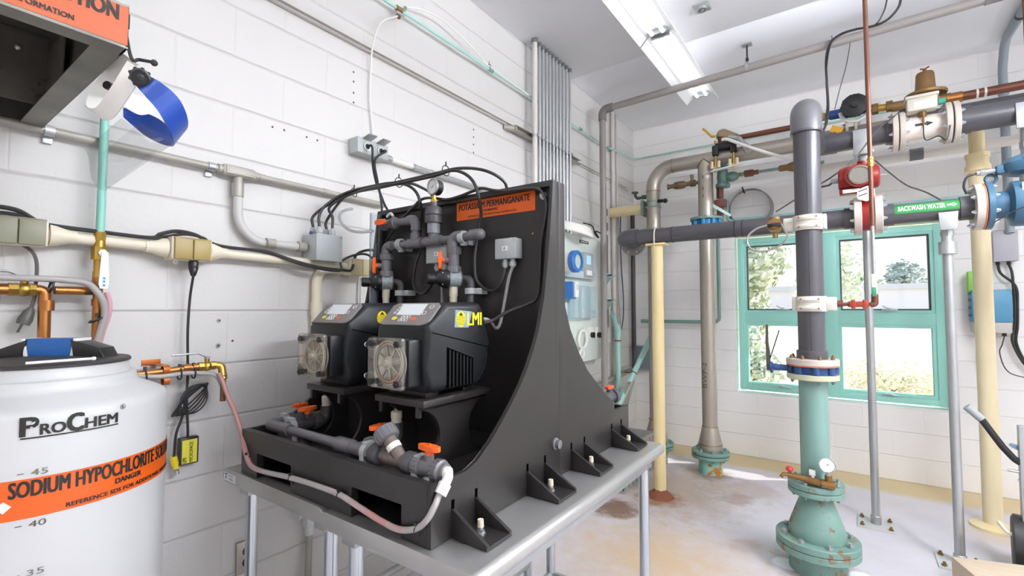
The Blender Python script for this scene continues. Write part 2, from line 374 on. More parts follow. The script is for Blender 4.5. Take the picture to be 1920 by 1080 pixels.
L.new(c0, bs.inputs['Base Color']); bs.inputs['Roughness'].default_value = .38
bp = N.new('ShaderNodeBump'); bp.inputs['Strength'].default_value = .1; bp.inputs['Distance'].default_value = .003; L.new(noise(22, 8), bp.inputs['Height']); L.new(bp.outputs[0], bs.inputs['Normal'])
struct(MB().b2((WX-.2, RY-.2, -.15), (RX+.2, WY+.2, 0)).build('floor', m))
# ceiling: long plastered planks with soft steps between them
prof = [(RY-.2, 0), (3.645, 0), (3.672, .022), (3.70, .004), (4.03, -.012), (4.09, .004), (4.36, -.012), (4.42, .004), (4.70, -.010), (4.76, .004), (4.93, -.012), (5.02, -.012), (5.06, 0), (WY+.2, 0)]
b = MB(); lo = [[b.v((x, y, CEIL+z)) for y, z in prof] for x in (WX-.2, RX+.2)]; hi = [[b.v((x, y, CEIL+.15)) for y in (RY-.2, WY+.2)] for x in (WX-.2, RX+.2)]
for k in range(len(prof)-1): b.face((lo[0][k], lo[0][k+1], lo[1][k+1], lo[1][k]))
b.face((hi[0][0], hi[1][0], hi[1][1], hi[0][1])); b.face(lo[0]+hi[0][::-1]); b.face(lo[1][::-1]+hi[1]); b.face((lo[0][0], lo[1][0], hi[1][0], hi[0][0])); b.face((lo[0][-1], hi[0][1], hi[1][1], lo[1][-1]))
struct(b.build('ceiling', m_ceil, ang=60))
struct(MB().b2((WX-1.5, WY+.2, 2.62), (RX+1.5, WY+1.40, 2.74)).build('trim_1', m_plain), 'roof overhang outside above the window')
# window: teal frame in two columns, each an awning sash over a lower sash
m_wteal = M('window_teal_paint', '#9fdccf', .4)
m_glass = M_clear('window_glass', '#fbfdfd', .1, 0)
m_gask = M('dark_glazing_gasket', '#4c5258', .5)
win = bpy.data.objects.new('window_1', None); C.objects.link(win); win.location = (-.16, WY+.08, .62); win['kind'] = 'structure'; win['label'] = 'teal framed four light window in the block wall'
y0, y1 = WY+.05, WY+.14; ex = [-.925, -.155, .615]; ez = [.632, 1.345, 2.135]; fw = .055
b = MB(); b.b2((ex[0], y0, ez[0]), (ex[0]+fw, y1, ez[2]), .005); b.b2((ex[2]-fw, y0, ez[0]), (ex[2], y1, ez[2]), .005); b.b2((ex[1]-.05, y0+.001, ez[0]+.001), (ex[1]+.05, y1-.001, ez[2]-.001), .005)
b.b2((ex[0]+.002, y0+.002, ez[2]-fw), (ex[2]-.002, y1-.002, ez[2]-.002), .005); b.b2((ex[0]+.002, y0+.002, ez[0]+.002), (ex[2]-.002, y1-.002, ez[0]+fw), .005); b.b2((ex[0]+.003, y0+.004, ez[1]-.05), (ex[2]-.003, y1-.003, ez[1]+.05), .005)
b.build('frame', m_wteal, win)
for k in range(2):
    for j in range(2):
        a0 = ex[0]+fw if k == 0 else ex[1]+.05; a1 = ex[1]-.05 if k == 0 else ex[2]-fw; c0_ = ez[0]+fw if j == 0 else ez[1]+.05; c1 = ez[1]-.05 if j == 0 else ez[2]-fw
        b = MB(); t = .024
        for q in (((a0, c0_), (a0+t, c1)), ((a1-t, c0_), (a1, c1)), ((a0+t, c0_), (a1-t, c0_+t)), ((a0+t, c1-t), (a1-t, c1))): b.b2((q[0][0], y0+.012, q[0][1]), (q[1][0], y1-.01, q[1][1]))
        sash = b.build('sash', m_wteal, win)
        b = MB(); t2 = t+.012 if j else t+.004
        for q in (((a0+t, c0_+t), (a0+t2, c1-t)), ((a1-t2, c0_+t), (a1-t, c1-t)), ((a0+t2, c0_+t), (a1-t2, c0_+t2)), ((a0+t2, c1-t2), (a1-t2, c1-t))): b.b2((q[0][0], y0+.03, q[0][1]), (q[1][0], y1-.02, q[1][1]))
        b.build('gasket', m_gask if j else m_wteal, sash)
        MB().b2((a0+t, y0+.05, c0_+t), (a1-t, y0+.054, c1-t)).build('pane', m_glass, sash)
for u, v_ in ((1468, 580), (1668, 581), (1471, 726), (1671, 741)):
    p = at(u, v_, y=y0-.012); b = MB(); b.box(p, (.11, .02, .012), bev=.004); b.tube([p+V((0, -.01, .004)), p+V((-.02, -.03, .016)), p+V((-.05, -.035, .034 if v_ < 700 else .012))], .005, 8); b.box(p+V((.0, -.004, .008)), (.03, .02, .02), bev=.004)
    b.build('latch', m_steel, win)
w2_ = bpy.data.objects.new('window_2_added', None); C.objects.link(w2_); w2_.location = (2.2, WY+.08, .95); w2_['kind'] = 'structure'; w2_['label'] = 'added teal framed window beyond the picture edge, for its daylight'
b = MB(); x0, x1, z0, z1 = W2; b.b2((x0, y0, z0), (x0+.06, y1, z1), .005); b.b2((x1-.06, y0, z0), (x1, y1, z1), .005); b.b2((x0+.06, y0+.002, z0), (x1-.06, y1, z0+.06)); b.b2((x0+.06, y0+.002, z1-.06), (x1-.06, y1, z1)); b.b2(((x0+x1)/2-.04, y0+.004, z0+.06), ((x0+x1)/2+.04, y1-.004, z1-.06)); b.build('frame', m_wteal, w2_)
MB().b2((x0+.05, y0+.05, z0+.05), (x1-.05, y0+.054, z1-.05)).build('pane', m_glass, w2_)
# the ground and the buildings and trees outside
m_field = M('dry_grass', '#e3d3b4', .9, var=.3, vs=1.2)
o = tag(MB().b2((-90, WY+.3, -.6), (90, 170, -.35)).build('ground', m_field), 'dry tan grass field outside beyond the window', None, None, 'structure')
m_leaf = [M('pale_olive_leaf', '#ccd4c2', .7, var=.25, vs=3), M('grey_green_leaf', '#c0cbbb', .7, var=.25, vs=3), M('grey_conifer_leaf', '#a3b1aa', .7, var=.2)]
m_bark = M('grey_bark', '#6b5d52', .9)
def tree(name, label, cat, x, y, h, rx, rz, n, ls, mat, z0=-.35, trunk=True, group=None):
    t = thing(name, label, cat, (x, y, z0), group)
    b = MB(); zc = z0+h-rz
    lobes = [(V((x+random.uniform(-.55, .55)*rx, y+random.uniform(-.5, .5)*rx, zc+random.uniform(-.6, .55)*rz)), random.uniform(.35, .6)) for _ in range(14)]
    for i in range(n):
        c, k = random.choice(lobes); d = V((random.gauss(0, 1), random.gauss(0, 1), random.gauss(0, 1))).normalized(); p = c+V((d.x*rx*k, d.y*rx*k, d.z*rz*k))*random.uniform(.75, 1.05)
        if p.z < z0+.05: p.z = z0+.05+random.random()*.2
        u, w_, _ = basis((d.x+random.uniform(-.8, .8), d.y+random.uniform(-.8, .8), d.z+random.uniform(-.8, .8))); l = ls*random.uniform(.6, 1.2)
        b.quad(p-u*l-w_*l*.45, p+u*l*.2-w_*l*.6, p+u*l+w_*l*.3, p-u*l*.2+w_*l*.6)
    b.build('foliage', mat, t, recalc=False)
    b = MB(); top = V((x, y, zc+rz*.2)); b.tube(spline([V((x, y, z0-.1)), V((x+.04*h, y, z0+h*.25)), top]), .03*h, 8, rr=lambda q: .03*h*(1-.7*q))
    for c, k in lobes[:8]: b.tube(spline([V((x+.04*h, y, z0+h*.25)), (top+c)/2, c]), .01*h, 6, rr=lambda q: .012*h*(1-.8*q))
    b.build('trunk', m_bark, t); return t
tree('leafy_tree', 'big pale leafy tree outside the window, filling its upper pane beside the tall grey pipe', 'tree', -2.75, 12.6, 4.4, 1.75, 2.2, 15000, .11, m_leaf[0])
tree('leafy_bush', 'low grey green bush under the big leafy tree outside', 'bush', -1.75, 9.3, 1.5, .8, .75, 4000, .07, m_leaf[1])
tree('leafy_bush', 'low round bush alone in the dry field outside the lower pane', 'bush', .55, 11.3, .95, 1.0, .5, 4200, .032, M('straw_green_leaf', '#e3e0cc', .7, var=.12, vs=3))
tree('leafy_tree', 'slender tree outside with its branch tips beside the window mullion', 'tree', -.55, 15.5, 4.6, .85, 1.5, 1200, .08, m_leaf[0])
tree('distant_tree', 'grey pointed conifer rising over the long building far outside', 'tree', 5.2, 72, 7.4, 2.2, 3.0, 1500, .3, m_leaf[2])
tree('distant_tree', 'broad round tree rising over the long building far outside', 'tree', -.6, 76, 6.4, 4.0, 2.3, 1500, .35, m_leaf[1])
tree('distant_tree', 'low tree behind the long building, nearest the edge of the pane', 'tree', 9.9, 82, 6.0, 3.5, 2.2, 1200, .35, m_leaf[1])
t = thing('long_building', 'long low pale building far outside across the field', 'building', (0, 60, -.35))
MB().b2((-24, 60, -.35), (30, 66, 3.35)).build('wall', M('pale_siding', '#e3e2ea', .8, var=.06, vs=.4), t)
b = MB(); b.b2((-24.5, 59.6, 3.35), (30.5, 66.4, 3.9), .05); b.build('roof', M('pale_metal_roof', '#c9cad4', .6), t)
MB().b2((-24, 59.93, .2), (30, 60, 1.0)).build('wainscot', M('reddish_masonry', '#dcc9c2', .8), t)
for x in (-9, 1.2, 6.2): MB().b2((x, 59.86, .2), (x+.25, 60, 3.3)).build('downpipe', M('pale_siding_trim', '#bfc0c6', .7), t)
# fluorescent fixtures in one row, then strip lamps added out of view for fill
m_tube = M('lit_fluorescent_tube', '#f3f8ff', .4, emit=TUBE_POWER)
m_refl = M('white_enamel', '#eeecea', .35)
m_tube2 = M('added_fill_tube', '#f1f7ff', .4, emit=FILL_POWER_AWAY)  # tubes of added unseen lamps, far stronger than the visible ones
m_tube3 = M('added_weak_fill_tube', '#f1f7ff', .4, emit=FILL_POWER_REAR)  # weaker tubes of further added lamps, also unseen
def fixture(y_a, y_b, label, xo=0., mt=None):
    x0, x1, zb = -1.185+xo, -.915+xo, 3.30 if not mt else 2.72; xm = (x0+x1)/2; t = thing('fluorescent_fixture', label, 'ceiling light', (xm, (y_a+y_b)/2, zb), 'fluorescent fixtures under the ceiling')
    if mt:
        for y in (y_a+.25, y_b-.25): MB().cyl((xm, y, zb+.1), (xm, y, CEIL), .005, n=8).build('hanging_rod', m_steel, t)
    b = MB(); th = .0015; pr = [(x0, zb), (xm-.062, zb+.075), (xm-.055, zb+.082), (xm+.055, zb+.082), (xm+.062, zb+.075), (x1, zb)]
    pr2 = [(x+(th if x > xm else -th), z+.004) for x, z in pr][::-1]
    b.prism(pr+pr2, (0, y_a+.004, 0), X1, Z1, (0, y_b-y_a-.008, 0))
    if mt: b.bm.free()
    else: b.build('reflector', m_refl, t)
    MB().b2((xm-.05, y_a+.01, zb+.087), (xm+.05, y_b-.01, CEIL if not mt else zb+.14), .004).build('housing', m_refl, t)
    for y in (y_a+.02, y_b-.02): MB().box((xm, y, zb+.062), (.13, .018, .04), bev=.004).build('lamp_holder', m_steel, t)
    for s in (-1, 1): MB().cyl((xm+s*.038, y_a+.03, zb+.048), (xm+s*.038, y_b-.03, zb+.048), .0135, n=14).build('tube', mt or m_tube, t)
    return t
fixture(3.245, 4.43, 'white reflector fluorescent light nearest the window wall')
fixture(2.05, 3.235, 'white reflector fluorescent light running out of the picture top')
for ya_, xo_, tx, mt_ in ((3.6, 3.0, 'beside the window wall', m_tube3), (1.95, 2.3, 'past the picture edge before the window wall', m_tube2), (.6, 3.1, 'half way along the open side', m_tube2), (-1.2, 2.75, 'in the rear open corner', m_tube3), (.3, 1.45, 'over the middle of the floor', m_tube3), (-1.5, 1.45, 'over the middle of the rear floor', m_tube3), (-1.9, .1, 'in the rear corner by the block wall', m_tube3)):
    fixture(ya_, ya_+1.19, 'added strip fill lamp out of view '+tx, xo_, mt_)
b = MB(); p = at(1316, 15, z=CEIL-.004); b.box(p, (.1, .1, .008), bev=.002); b.pipe(p-V((0, 0, .01)), Z1, .022, .034, .014); b.cyl(p-V((0, 0, .02)), p, .012)
tag(b.build('ceiling_box_cover', m_steel), 'small square metal box cover on the bare ceiling', 'box cover')
# ================================================================ work tables
def work_table(x0, x1, y0, y1, label):
    t = thing('work_table', label, 'table', ((x0+x1)/2, (y0+y1)/2, 0), 'stainless work tables side by side')
    h = .864; r = .019; b = MB(); pr = [(x0+.024, h-.004)]
    # sheet top with both long edges rolled over; open rolled profile shows at the ends
    def roll(xc, s): return [(xc+s*r*1.25*math.sin(a), h-r*1.25+r*1.25*math.cos(a)) for a in [PI*k/10 for k in range(0, 11)]]
    L_ = roll(x0+r*1.25, -1); R_ = roll(x1-r*1.25, 1)
    outer = [(x, z) for x, z in L_[::-1]]+[(x, z) for x, z in R_]
    b.prism(outer, (0, y0, 0), X1, Z1, (0, y1-y0, 0), bev=.002); b.build('tabletop', m_table, t)
    for yy in (y0+.004, y1-.004): pass
    b = MB()
    for xx in (x0+.075, x1-.075): b.b2((xx-.03, y0+.04, h-.095), (xx+.03, y1-.04, h-.048), .003)
    b.b2((x0+.1, (y0+y1)/2-.04, h-.08), (x1-.1, (y0+y1)/2+.04, h-.049)); b.build('underframe', m_galv, t)
    for xx in (x0+.065, x1-.065):
        for yy in (y0+.075, y1-.075):
            lg = MB().cyl((xx, yy, .03), (xx, yy, h-.06), .0205).build('leg', m_legs, t)
            MB().lathe([(.012, 0), (.024, .004), (.024, .02), (.0225, .055), (.0215, .06)], (xx, yy, 0), Z1).build('foot', m_galv, lg)
    b = MB()
    for xx in (x0+.065, x1-.065): b.cyl((xx, y0+.08, .2), (xx, y1-.08, .2), .0165)
    b.cyl((x0+.07, y1-.075, .2), (x1-.07, y1-.075, .2), .0165); b.build('stretcher', m_galv, t)
    return t
m_legs = M('polished_tube_leg', '#c9cfd0', .22, 1.)
TX = [-1.855, -1.2395, -1.2345, -.655]
ta = work_table(TX[0], TX[1], .805, 2.03, 'stainless steel work table beside the block wall, left half of the pair')
tb = work_table(TX[2], TX[3], .795, 2.02, 'stainless steel work table on the open side, with one long rolled edge in view')
b = MB(); p = Y1*-.0006
b.quad((-1.842, .8045, .822), (-1.755, .8045, .822), (-1.755, .8045, .85), (-1.842, .8045, .85))
lab = b.build('maker_label', M('white_label_film', '#e8e9ee', .4), ta); lab['label'] = 'small white maker label'
b = MB(); f = plane_fn((-1.838, .8040, .826), X1, Z1)
[b.quad(f(x, z), f(x+w_, z), f(x+w_, z+h_), f(x, z+h_)) for x, z, w_, h_ in ((.004, .018, .02, .0035), (.011, .004, .006, .010), (.034, .017, .03, .0015), (.04, .008, .018, .0015), (.04, .004, .026, .0015))]; b.build('label_print', m_ink, lab)
# ================================================================ black skid with its back panel, gussets, brackets and pump stands
sk = thing('chemical_feed_skid', 'black plastic chemical feed skid standing on the stainless work tables', 'chemical feed skid', (-1.28, 1.4, .864))
SL, SR, SF, SB, SZ = -1.74, -.817, .815, 2.03, .866; ST = 1.013; PF = 1.405; TH = .022
def bold(b, *a): return b
b = MB()   # front board with two fork slots
xs = [SL+.013, -1.632, -1.424, -1.12, -.92, SR-.013]
for i in range(5):
    if i in (1, 3): b.b2((xs[i], SF, .947), (xs[i+1], SF+TH, ST)); 
    else: b.b2((xs[i], SF, SZ), (xs[i+1], SF+TH, ST))
b.build('front_board', m_skid, sk)
MB().b2((SL+.013, SB-TH, SZ), (SR-.013, SB-.001, ST-.01)).build('rear_board', m_skid, sk)
MB().b2((SL+.013, SF+TH, .95), (SR-.013, SB-TH, .97)).build('deck_board', m_skid, sk)
MB().b2((SL+.013, SF+TH, SZ), (SR-.013, SB-TH, SZ+.004)).build('slot_darkening_board', m_skid, sk)  # thin black sheet added to keep the fork slots dark inside
prof_f = [(.815, SZ), (.815, ST), (.942, ST), (.985, 1.028), (1.041, 1.066), (1.09, 1.107), (1.142, 1.155), (1.19, 1.205), (1.228, 1.253), (1.262, 1.308), (1.291, 1.365), (1.323, 1.466), (1.345, 1.58), (1.36, 1.68), (1.37, 1.76), (1.383, 1.866), (1.4195, 1.872), (1.4195, SZ)]
prof_b = [(1.4205, SZ), (1.4205, 1.872), (1.461, 1.872), (1.461, 1.44), (1.50, 1.355), (1.562, 1.274), (1.63, 1.2), (1.716, 1.139), (1.78, 1.096), (1.83, 1.066), (1.86, 1.045), (1.88, 1.01), (2.03, 1.006), (2.03, SZ)]
TG = .013
for s, x in ((-1, SL), (1, SR-TG)):
    MB().prism(prof_f, (x, 0, 0), Y1, Z1, (TG, 0, 0), bev=.0015).build('side_gusset', m_skid, sk)
    MB().prism(prof_b, (x, 0, 0), Y1, Z1, (TG, 0, 0), bev=.0015).build('side_gusset', m_skid, sk)
MB().b2((SL+.013, PF, .9702), (SR-.013, PF+.02, 1.862)).build('back_panel', m_skid, sk)
MB().b2((SL+.001, 1.383, 1.852), (SR-.001, 1.461, 1.8725), .001).build('top_rail', m_skid, sk)
MB().b2((SL+TH, 1.383, 1.60), (SL+TH+.012, PF, 1.852)).build('edge_strip', m_skid, sk)
# brackets bolted to the table beside the skid
for ya, yb_ in ((.885, .985), (1.218, 1.33), (1.497, 1.607), (1.842, 1.952)):
    b = MB(); x0, x1 = SR, -.705
    for y in (ya, yb_-.01): b.prism([(0, 0), (x1-x0, 0), (x1-x0, .012), (.004, .07), (0, .07)], (x0, y, SZ), X1, Z1, (0, .01, 0), bev=.0008)
    b.b2((x0, ya+.01, SZ), (x1, yb_-.01, SZ+.008)); br = b.build('hold_down_bracket', m_skid, sk)
    b = MB(); c = V((-.765, (ya+yb_)/2, SZ+.008))
    b.pipe(c+Z1*.0015, Z1, .0055, .0125, .003, 20); b.cyl(c+Z1*.003, c+Z1*.011, .0095, n=6); b.cyl(c+Z1*.011, c+Z1*.027, .006)
    b.build('anchor_bolt', m_steel, br)
    MB().cyl(c+Z1*.016, c+Z1*.034, .0085, .0075).build('bolt_cap', M('ivory_plastic', '#d9d0b8', .5), br)
    for y in (ya+.005, yb_-.005): MB().b2((SR-.002, y-.0055, SZ+.07), (SR+.0008, y+.0055, SZ+.093), .0005).build('slot', M('slot_shade_black', '#050505', 1., spec=0.), br)  # flat black face stands in for the shade inside each slot
b = MB(); c = V((SR, 1.388, .982)); b.lathe([(.02, 0), (.02, .006), (.014, .008), (.014, .02), (.009, .022)], c, X1, 20); b.build('drain_plug', m_pvc, sk)
# pump stands: two waisted side plates, a web and an overhanging shelf
def stand(xc):
    xl, xr = xc-.085, xc+.085; y0, y1, zt = .954, 1.25, 1.151; za = .97
    b = MB(); b.b2((xc-.106, y0-.006, zt), (xc+.106, y1, zt+.02), .0015)
    for x in (xl+.0055, xr-.0055): b.b2((x-.0065, y0-.0055, zt-.03), (x+.0065, y0+.006, zt))
    st = b.build('pump_shelf', m_skid, sk)
    def arc(c, r, a0, a1, n=14): return [(c[0]+r*math.cos(a0+(a1-a0)*k/n), c[1]+r*math.sin(a0+(a1-a0)*k/n)) for k in range(n+1)]
    poly = [(y0, za), (y0+.02, za)]+arc((y0, 1.058), .083, -PI/2+.25, PI/2)+[(y0, zt)]+[(y1, zt)]+arc((y1, 1.058), .083, PI/2, 3*PI/2-.25)+[(y1-.02, za), (y1, za)]
    for x in (xl, xr-.011): MB().prism(poly, (x, 0, 0), Y1, Z1, (.011, 0, 0)).build('stand_plate', m_skid, st)
    MB().b2((xl+.011, (y0+y1)/2-.006, za), (xr-.011, (y0+y1)/2+.006, zt)).build('stand_web', m_skid, st)
PXC = (-1.458, -1.089)
for xc in PXC: stand(xc)
# warning sticker with its lettering
LX0, LX1, LZ0, LZ1 = -1.275, -.903, 1.781, 1.853
st = MB().b2((LX0, PF-.0015, LZ0), (LX1, PF, LZ1)).build('warning_sticker', m_sticker, sk); st['label'] = 'orange warning sticker'
b = MB(); f = plane_fn((LX0, PF-.0016, LZ0), X1, Z1)
b.text('POTASSIUM PERMANGANATE', f, .338, .024, .012, .038, .02); b.text('WARNING', f, .068, .0095, .137, .022, .012); b.text('REFERENCE SDS FOR ADDITIONAL INFORMATION', f, .232, .0065, .06, .0075, .004); b.build('lettering', m_ink, st)
b = MB(); c = V((-.868, PF, 1.826)); b.lathe([(.013, 0), (.013, .006), (.008, .007), (.008, .016)], c, -Y1, 18); b.build('panel_bolt', m_steel, sk)
MB().ball(at(999, 438, y=PF-.001), .004).build('panel_screw', m_brass, sk)
# ================================================================ metering pumps
m_pump = M('black_pump_housing', '#15171a', .42, var=.08, vs=40, spec=.38)
m_pumpg = M('dark_grey_keypad', '#787270', .38)
m_lcd = M('pale_lcd', '#dfe3e4', .25)
m_yel = M('yellow_print', '#e6d31d', .45)
def pump(xc, label, full):
    y0, z0 = .954, 1.171; t = thing('metering_pump', label, 'metering pump', (xc, y0+.14, z0), 'peristaltic metering pumps on the skid')
    o3 = V((xc, y0, z0)); TP = Matrix.Translation(o3) @ Matrix.Scale(.9, 4) @ Matrix.Translation(-o3)
    hw = .125
    prof = [(.02, .02), (.006, .05), (.0, .10), (.0, .222), (.012, .236), (.075, .300), (.09, .308), (.245, .314), (.268, .308), (.285, .285), (.312, .165), (.317, .12), (.308, .075), (.275, .035), (.235, .02)]
    b = MB(TP); b.prism(prof, (xc-hw, y0, z0), Y1, Z1, (2*hw, 0, 0), bev=.02); body = b.build('housing', m_pump, t, ang=50)
    b = MB(TP)   # parting line between the hood and the base
    for s in (1,): 
        x = xc+s*(hw+.0006); A = V((x, y0+.02, z0+.212)); B = V((x, y0+.311, z0+.148)); w_ = V((0, .0, .0034)); b.quad(A, B, B+w_, A+w_)
    b.build('parting_line', M('vent_black', '#050505', 1., spec=.0), body)
    # sloping keypad
    A = V((xc, y0+.010, z0+.238)); e = V((0, .063, .064)).normalized(); n = X1.cross(e); f = plane_fn(A+n*.0005, X1, e, 0)
    kw, kh = .113, .098; pl = [(-kw, .0), (-kw+.012, -.004), (kw-.03, -.004), (kw-.012, .003), (kw-.0, .02), (kw, kh-.012), (kw-.014, kh), (-kw+.02, kh), (-kw, kh-.012)]
    b = MB(TP); b.prism(pl, A-n*.004, X1, e, n*.0065, bev=.0012); kp = b.build('keypad', m_pumpg, t)
    def q(b, x, y, w_, h_, hh=.0032): 
        o = A+n*hh; b.quad(o+X1*(x-w_/2)+e*(y-h_/2), o+X1*(x+w_/2)+e*(y-h_/2), o+X1*(x+w_/2)+e*(y+h_/2), o+X1*(x-w_/2)+e*(y+h_/2))
    b = MB(TP); q(b, -.004, .066, .118, .052); b.build('display', m_lcd, kp)
    def el(b, x, y, rx, ry, hh=.0034): o = A+n*hh; b.face([b.v(o+X1*(x+rx*math.cos(2*PI*k/20))+e*(y+ry*math.sin(2*PI*k/20))) for k in range(20)])
    b = MB(TP); el(b, -.058, .024, .013, .008); b.build('button', m_yel, kp)['label'] = 'yellow button'
    b = MB(TP); el(b, .036, .022, .013, .0085); b.build('button', M('red_orange_button', '#e2542c', .4), kp)['label'] = 'red button'
    b = MB(TP); o = A+n*.0034
    for i in range(3):
        for j in range(2): b.torus(o+X1*(-.026+i*.015+j*.004)+e*(.017+j*.014), n, .006, .0009, 14, 5)
    for x, y in ((.066, .05), (.082, .078)): b.torus(o+X1*x+e*y, n, .008, .0009, 14, 5)
    for i in range(4): b.torus(o+X1*(-.077+.004*i)+e*(.050+.0125*i), n, .0045, .0008, 10, 5)
    b.build('button_print', m_wink, kp)
    # trademark on the side of the hood: yellow striped oval and three letters
    for s in (1,):
        x = xc+hw+.0008; f = plane_fn((x, y0+.138, z0+.230), Y1, Z1, .0004); b = MB(TP)
        b.face([b.v(f(.018+.024*math.cos(2*PI*k/24), .024+.027*math.sin(2*PI*k/24))) for k in range(24)])
        b.text('LMI', f, .076, .044, .052, .002, .022)
        lg = b.build('logo_print', m_yel, t)
        b = MB(TP); f2 = plane_fn((x+.0006, y0+.138, z0+.230), Y1, Z1, .0004)
        for i in range(5):
            zz = .004+i*.0065; hl = .024*math.sqrt(max(0, 1-((zz-.024)/.027)**2)); b.quad(f2(.018-hl, zz), f2(.018+hl, zz), f2(.018+hl, zz+.0018), f2(.018-hl, zz+.0018))
        b.face([b.v(f2(*q2)) for q2 in ((.007, .036), (.029, .036), (.018, .048))]); b.build('logo_stripe', m_ink, lg)
        if full: b = MB(TP); f3 = plane_fn((x-.0004, y0+.125, z0+.222), Y1, Z1, .0004); b.quad(f3(0, .005), f3(.072, .002), f3(.09, .058), f3(.004, .064)); b.build('peeling_film', M('torn_clear_film', '#7c8ea0', .25), t)
    # louvred vent on the side
    x = xc+hw; va, vb = y0+.088, y0+.222
    b = MB(TP); b.prism([(va, z0+.03), (va, z0+.164), (vb, z0+.118), (vb, z0+.03)], (x-.002, 0, 0), Y1, Z1, (.0026, 0, 0)); v_ = b.build('vent', M('vent_black', '#050505', 1., spec=.0), t)
    b = MB(TP)
    for i in range(7):
        y = va+.012+i*.0175; zt = z0+.164-(y-va)/(vb-va)*.046-.006; b.b2((x-.001, y, z0+.03), (x+.0025, y+.006, zt))
    b.build('louvre', m_pump, v_)
    MB(TP).b2((xc-.09, y0+.03, z0), (xc+.09, y0+.09, z0+.03), .006).build('foot', m_black, t)
    MB(TP).b2((xc-.09, y0+.21, z0), (xc+.09, y0+.27, z0+.03), .006).build('foot', m_black, t)
    # roller head with clear cover
    hx, hz = xc+.012-.0, z0+.118; hs = .083; hy = y0-.078
    b = MB(TP); b.box((hx+.006, y0-.017, hz), (.155, .063, .152), bev=.010); hd = b.build('pump_head', m_pump, t)
    b = MB(TP); b.box((hx, hy+.0115, hz), (2*hs, .0235, 2*hs-.004), bev=.009); cv = b.build('head_cover', M_clear('clear_head_cover', '#fbf8f0', .25, .03, .5), t)
    b = MB(TP); c = V((hx, hy+.0255, hz)); b.disc(c, Y1, .078, .003); b.build('roller_chamber', M('grey_chamber', '#8f897f', .4), cv)
    b = MB(TP); c = V((hx, hy+.0205, hz)); b.lathe([(.02, 0), (.02, .008), (.013, .011), (.0105, .022), (.004, .023)], c+Y1*.003, -Y1, 24)
    for k in range(8):
        a = PI/8*2*k+.2; d = V((math.cos(a), 0, math.sin(a))); b.tube([c+d*.016, c+d*.054], .004, 6, rr=lambda q_: .0045*(1-.6*q_))
    b.torus(c, Y1, .06, .0032, 40, 8); b.torus(c, Y1, .068, .002, 40, 6); b.build('roller_rotor', M('clear_rotor', '#bdb7ab', .22, spec=.9), cv)
    for sx in (-1, 1):
        for sz in (-1, 1):
            c = V((hx+sx*.061, hy+.002, hz+sz*.061)); b = MB(TP); b.cyl(c+Y1*.014, c-Y1*.006, .0105, n=16); b.box(c-Y1*.007, (.018, .003, .004)); b.build('thumb_screw', m_black, cv)
    for sz in (-.052, .052):
        c = V((hx-hs+.004, y0-.04, hz+sz)); b = MB(TP); b.cyl(c+X1*.01, c-X1*.040, .0155, n=12); b.cyl(c-X1*.040, c-X1*.05, .012, .009); nt_ = b.build('tube_nut', m_black, hd); MB(TP).cyl(c-X1*.045, c-X1*.056, .008).build('tube_tip', m_white, nt_)
    return t
pump(PXC[0], 'black metering pump farther along the skid, partly hidden by its twin', False)
pump(PXC[1], 'black metering pump in front with its whole vented side and logo in view', True)
# ================================================================ chemical tank with its lid
TC = V((-1.62, .29, 0)); TR = .245
m_poly = M('milky_polyethylene', '#c0c0bf', .38, var=.03, vs=3, coat=.1)
tk = thing('chemical_tank', 'white round chemical tank with orange warning band and black lid', 'chemical tank', TC)
b = MB(); b.lathe([(.0, .0), (.225, 0), (TR, .02), (TR, 1.194), (.243, 1.206), (.238, 1.2145), (.2277, 1.222), (.186, 1.2425), (.180, 1.248), (.177, 1.256), (.175, 1.268), (.171, 1.271), (.164, 1.271), (.160, 1.276), (.159, 1.297), (.145, 1.299)], TC, Z1, 72); b.build('tank_body', m_poly, tk, ang=50)
b = MB(); b.lathe([(.157, 1.297), (.163, 1.298), (.164, 1.303), (.16, 1.307), (.06, 1.314), (0, 1.315)], TC, Z1, 64); lid = b.build('lid', M('black_lid_plastic', '#363332', .5), tk)
dl = V((.72, .69, 0)).normalized(); dn = V((-dl.y, dl.x, 0)); hc = TC+V((0, 0, 1.309))+dn*.03
def bar(x0, x1, h0, h1, tp0, tp1, th, mat, name):
    b = MB(); b.prism([(x0, 0), (x1, 0), (x1-tp1, h1), (x0+tp0, h0)], hc-dn*th/2, dl, Z1, dn*th, bev=.003); return b.build(name, mat, lid)
bar(-.128, -.056, .020, .046, .012, -.008, .056, m_black, 'handle_cheek'); bar(.056, .126, .046, .024, -.008, .012, .056, m_black, 'handle_cheek')
bar(-.045, .045, .048, .048, -.008, -.008, .05, M('blue_plastic', '#1d5fa8', .35), 'grip')
for s in (-1, 1): bar(s*.050-.0045, s*.050+.0045, .0485, .0485, .008*s, -.008*s, .054, m_white, 'grip_edge')
for o_ in list(lid.children): pass
def cyl_fn(rr, ang0, z0): # flat x along the wall of the tank from an angle, y up
    return lambda x, y: V((TC.x+rr*math.cos(math.radians(ang0)+x/rr), TC.y+rr*math.sin(math.radians(ang0)+x/rr), z0+y))
def band(rr, a0, a1, z0, z1, n=60): 
    b = MB(); A = []
    for k in range(n+1): a = math.radians(a0+(a1-a0)*k/n); c_ = V((math.cos(a)*rr+TC.x, math.sin(a)*rr+TC.y, 0)); A.append((b.v(c_+Z1*z0), b.v(c_+Z1*z1)))
    for p_, q_ in zip(A, A[1:]): b.face((p_[0], q_[0], q_[1], p_[1]))
    return b
lb = band(TR+.0008, -40, 96, 1.003, 1.083).build('warning_band', m_sticker, tk); lb['label'] = 'orange warning band round the tank'
def ang_len(a): return math.radians(a)*TR
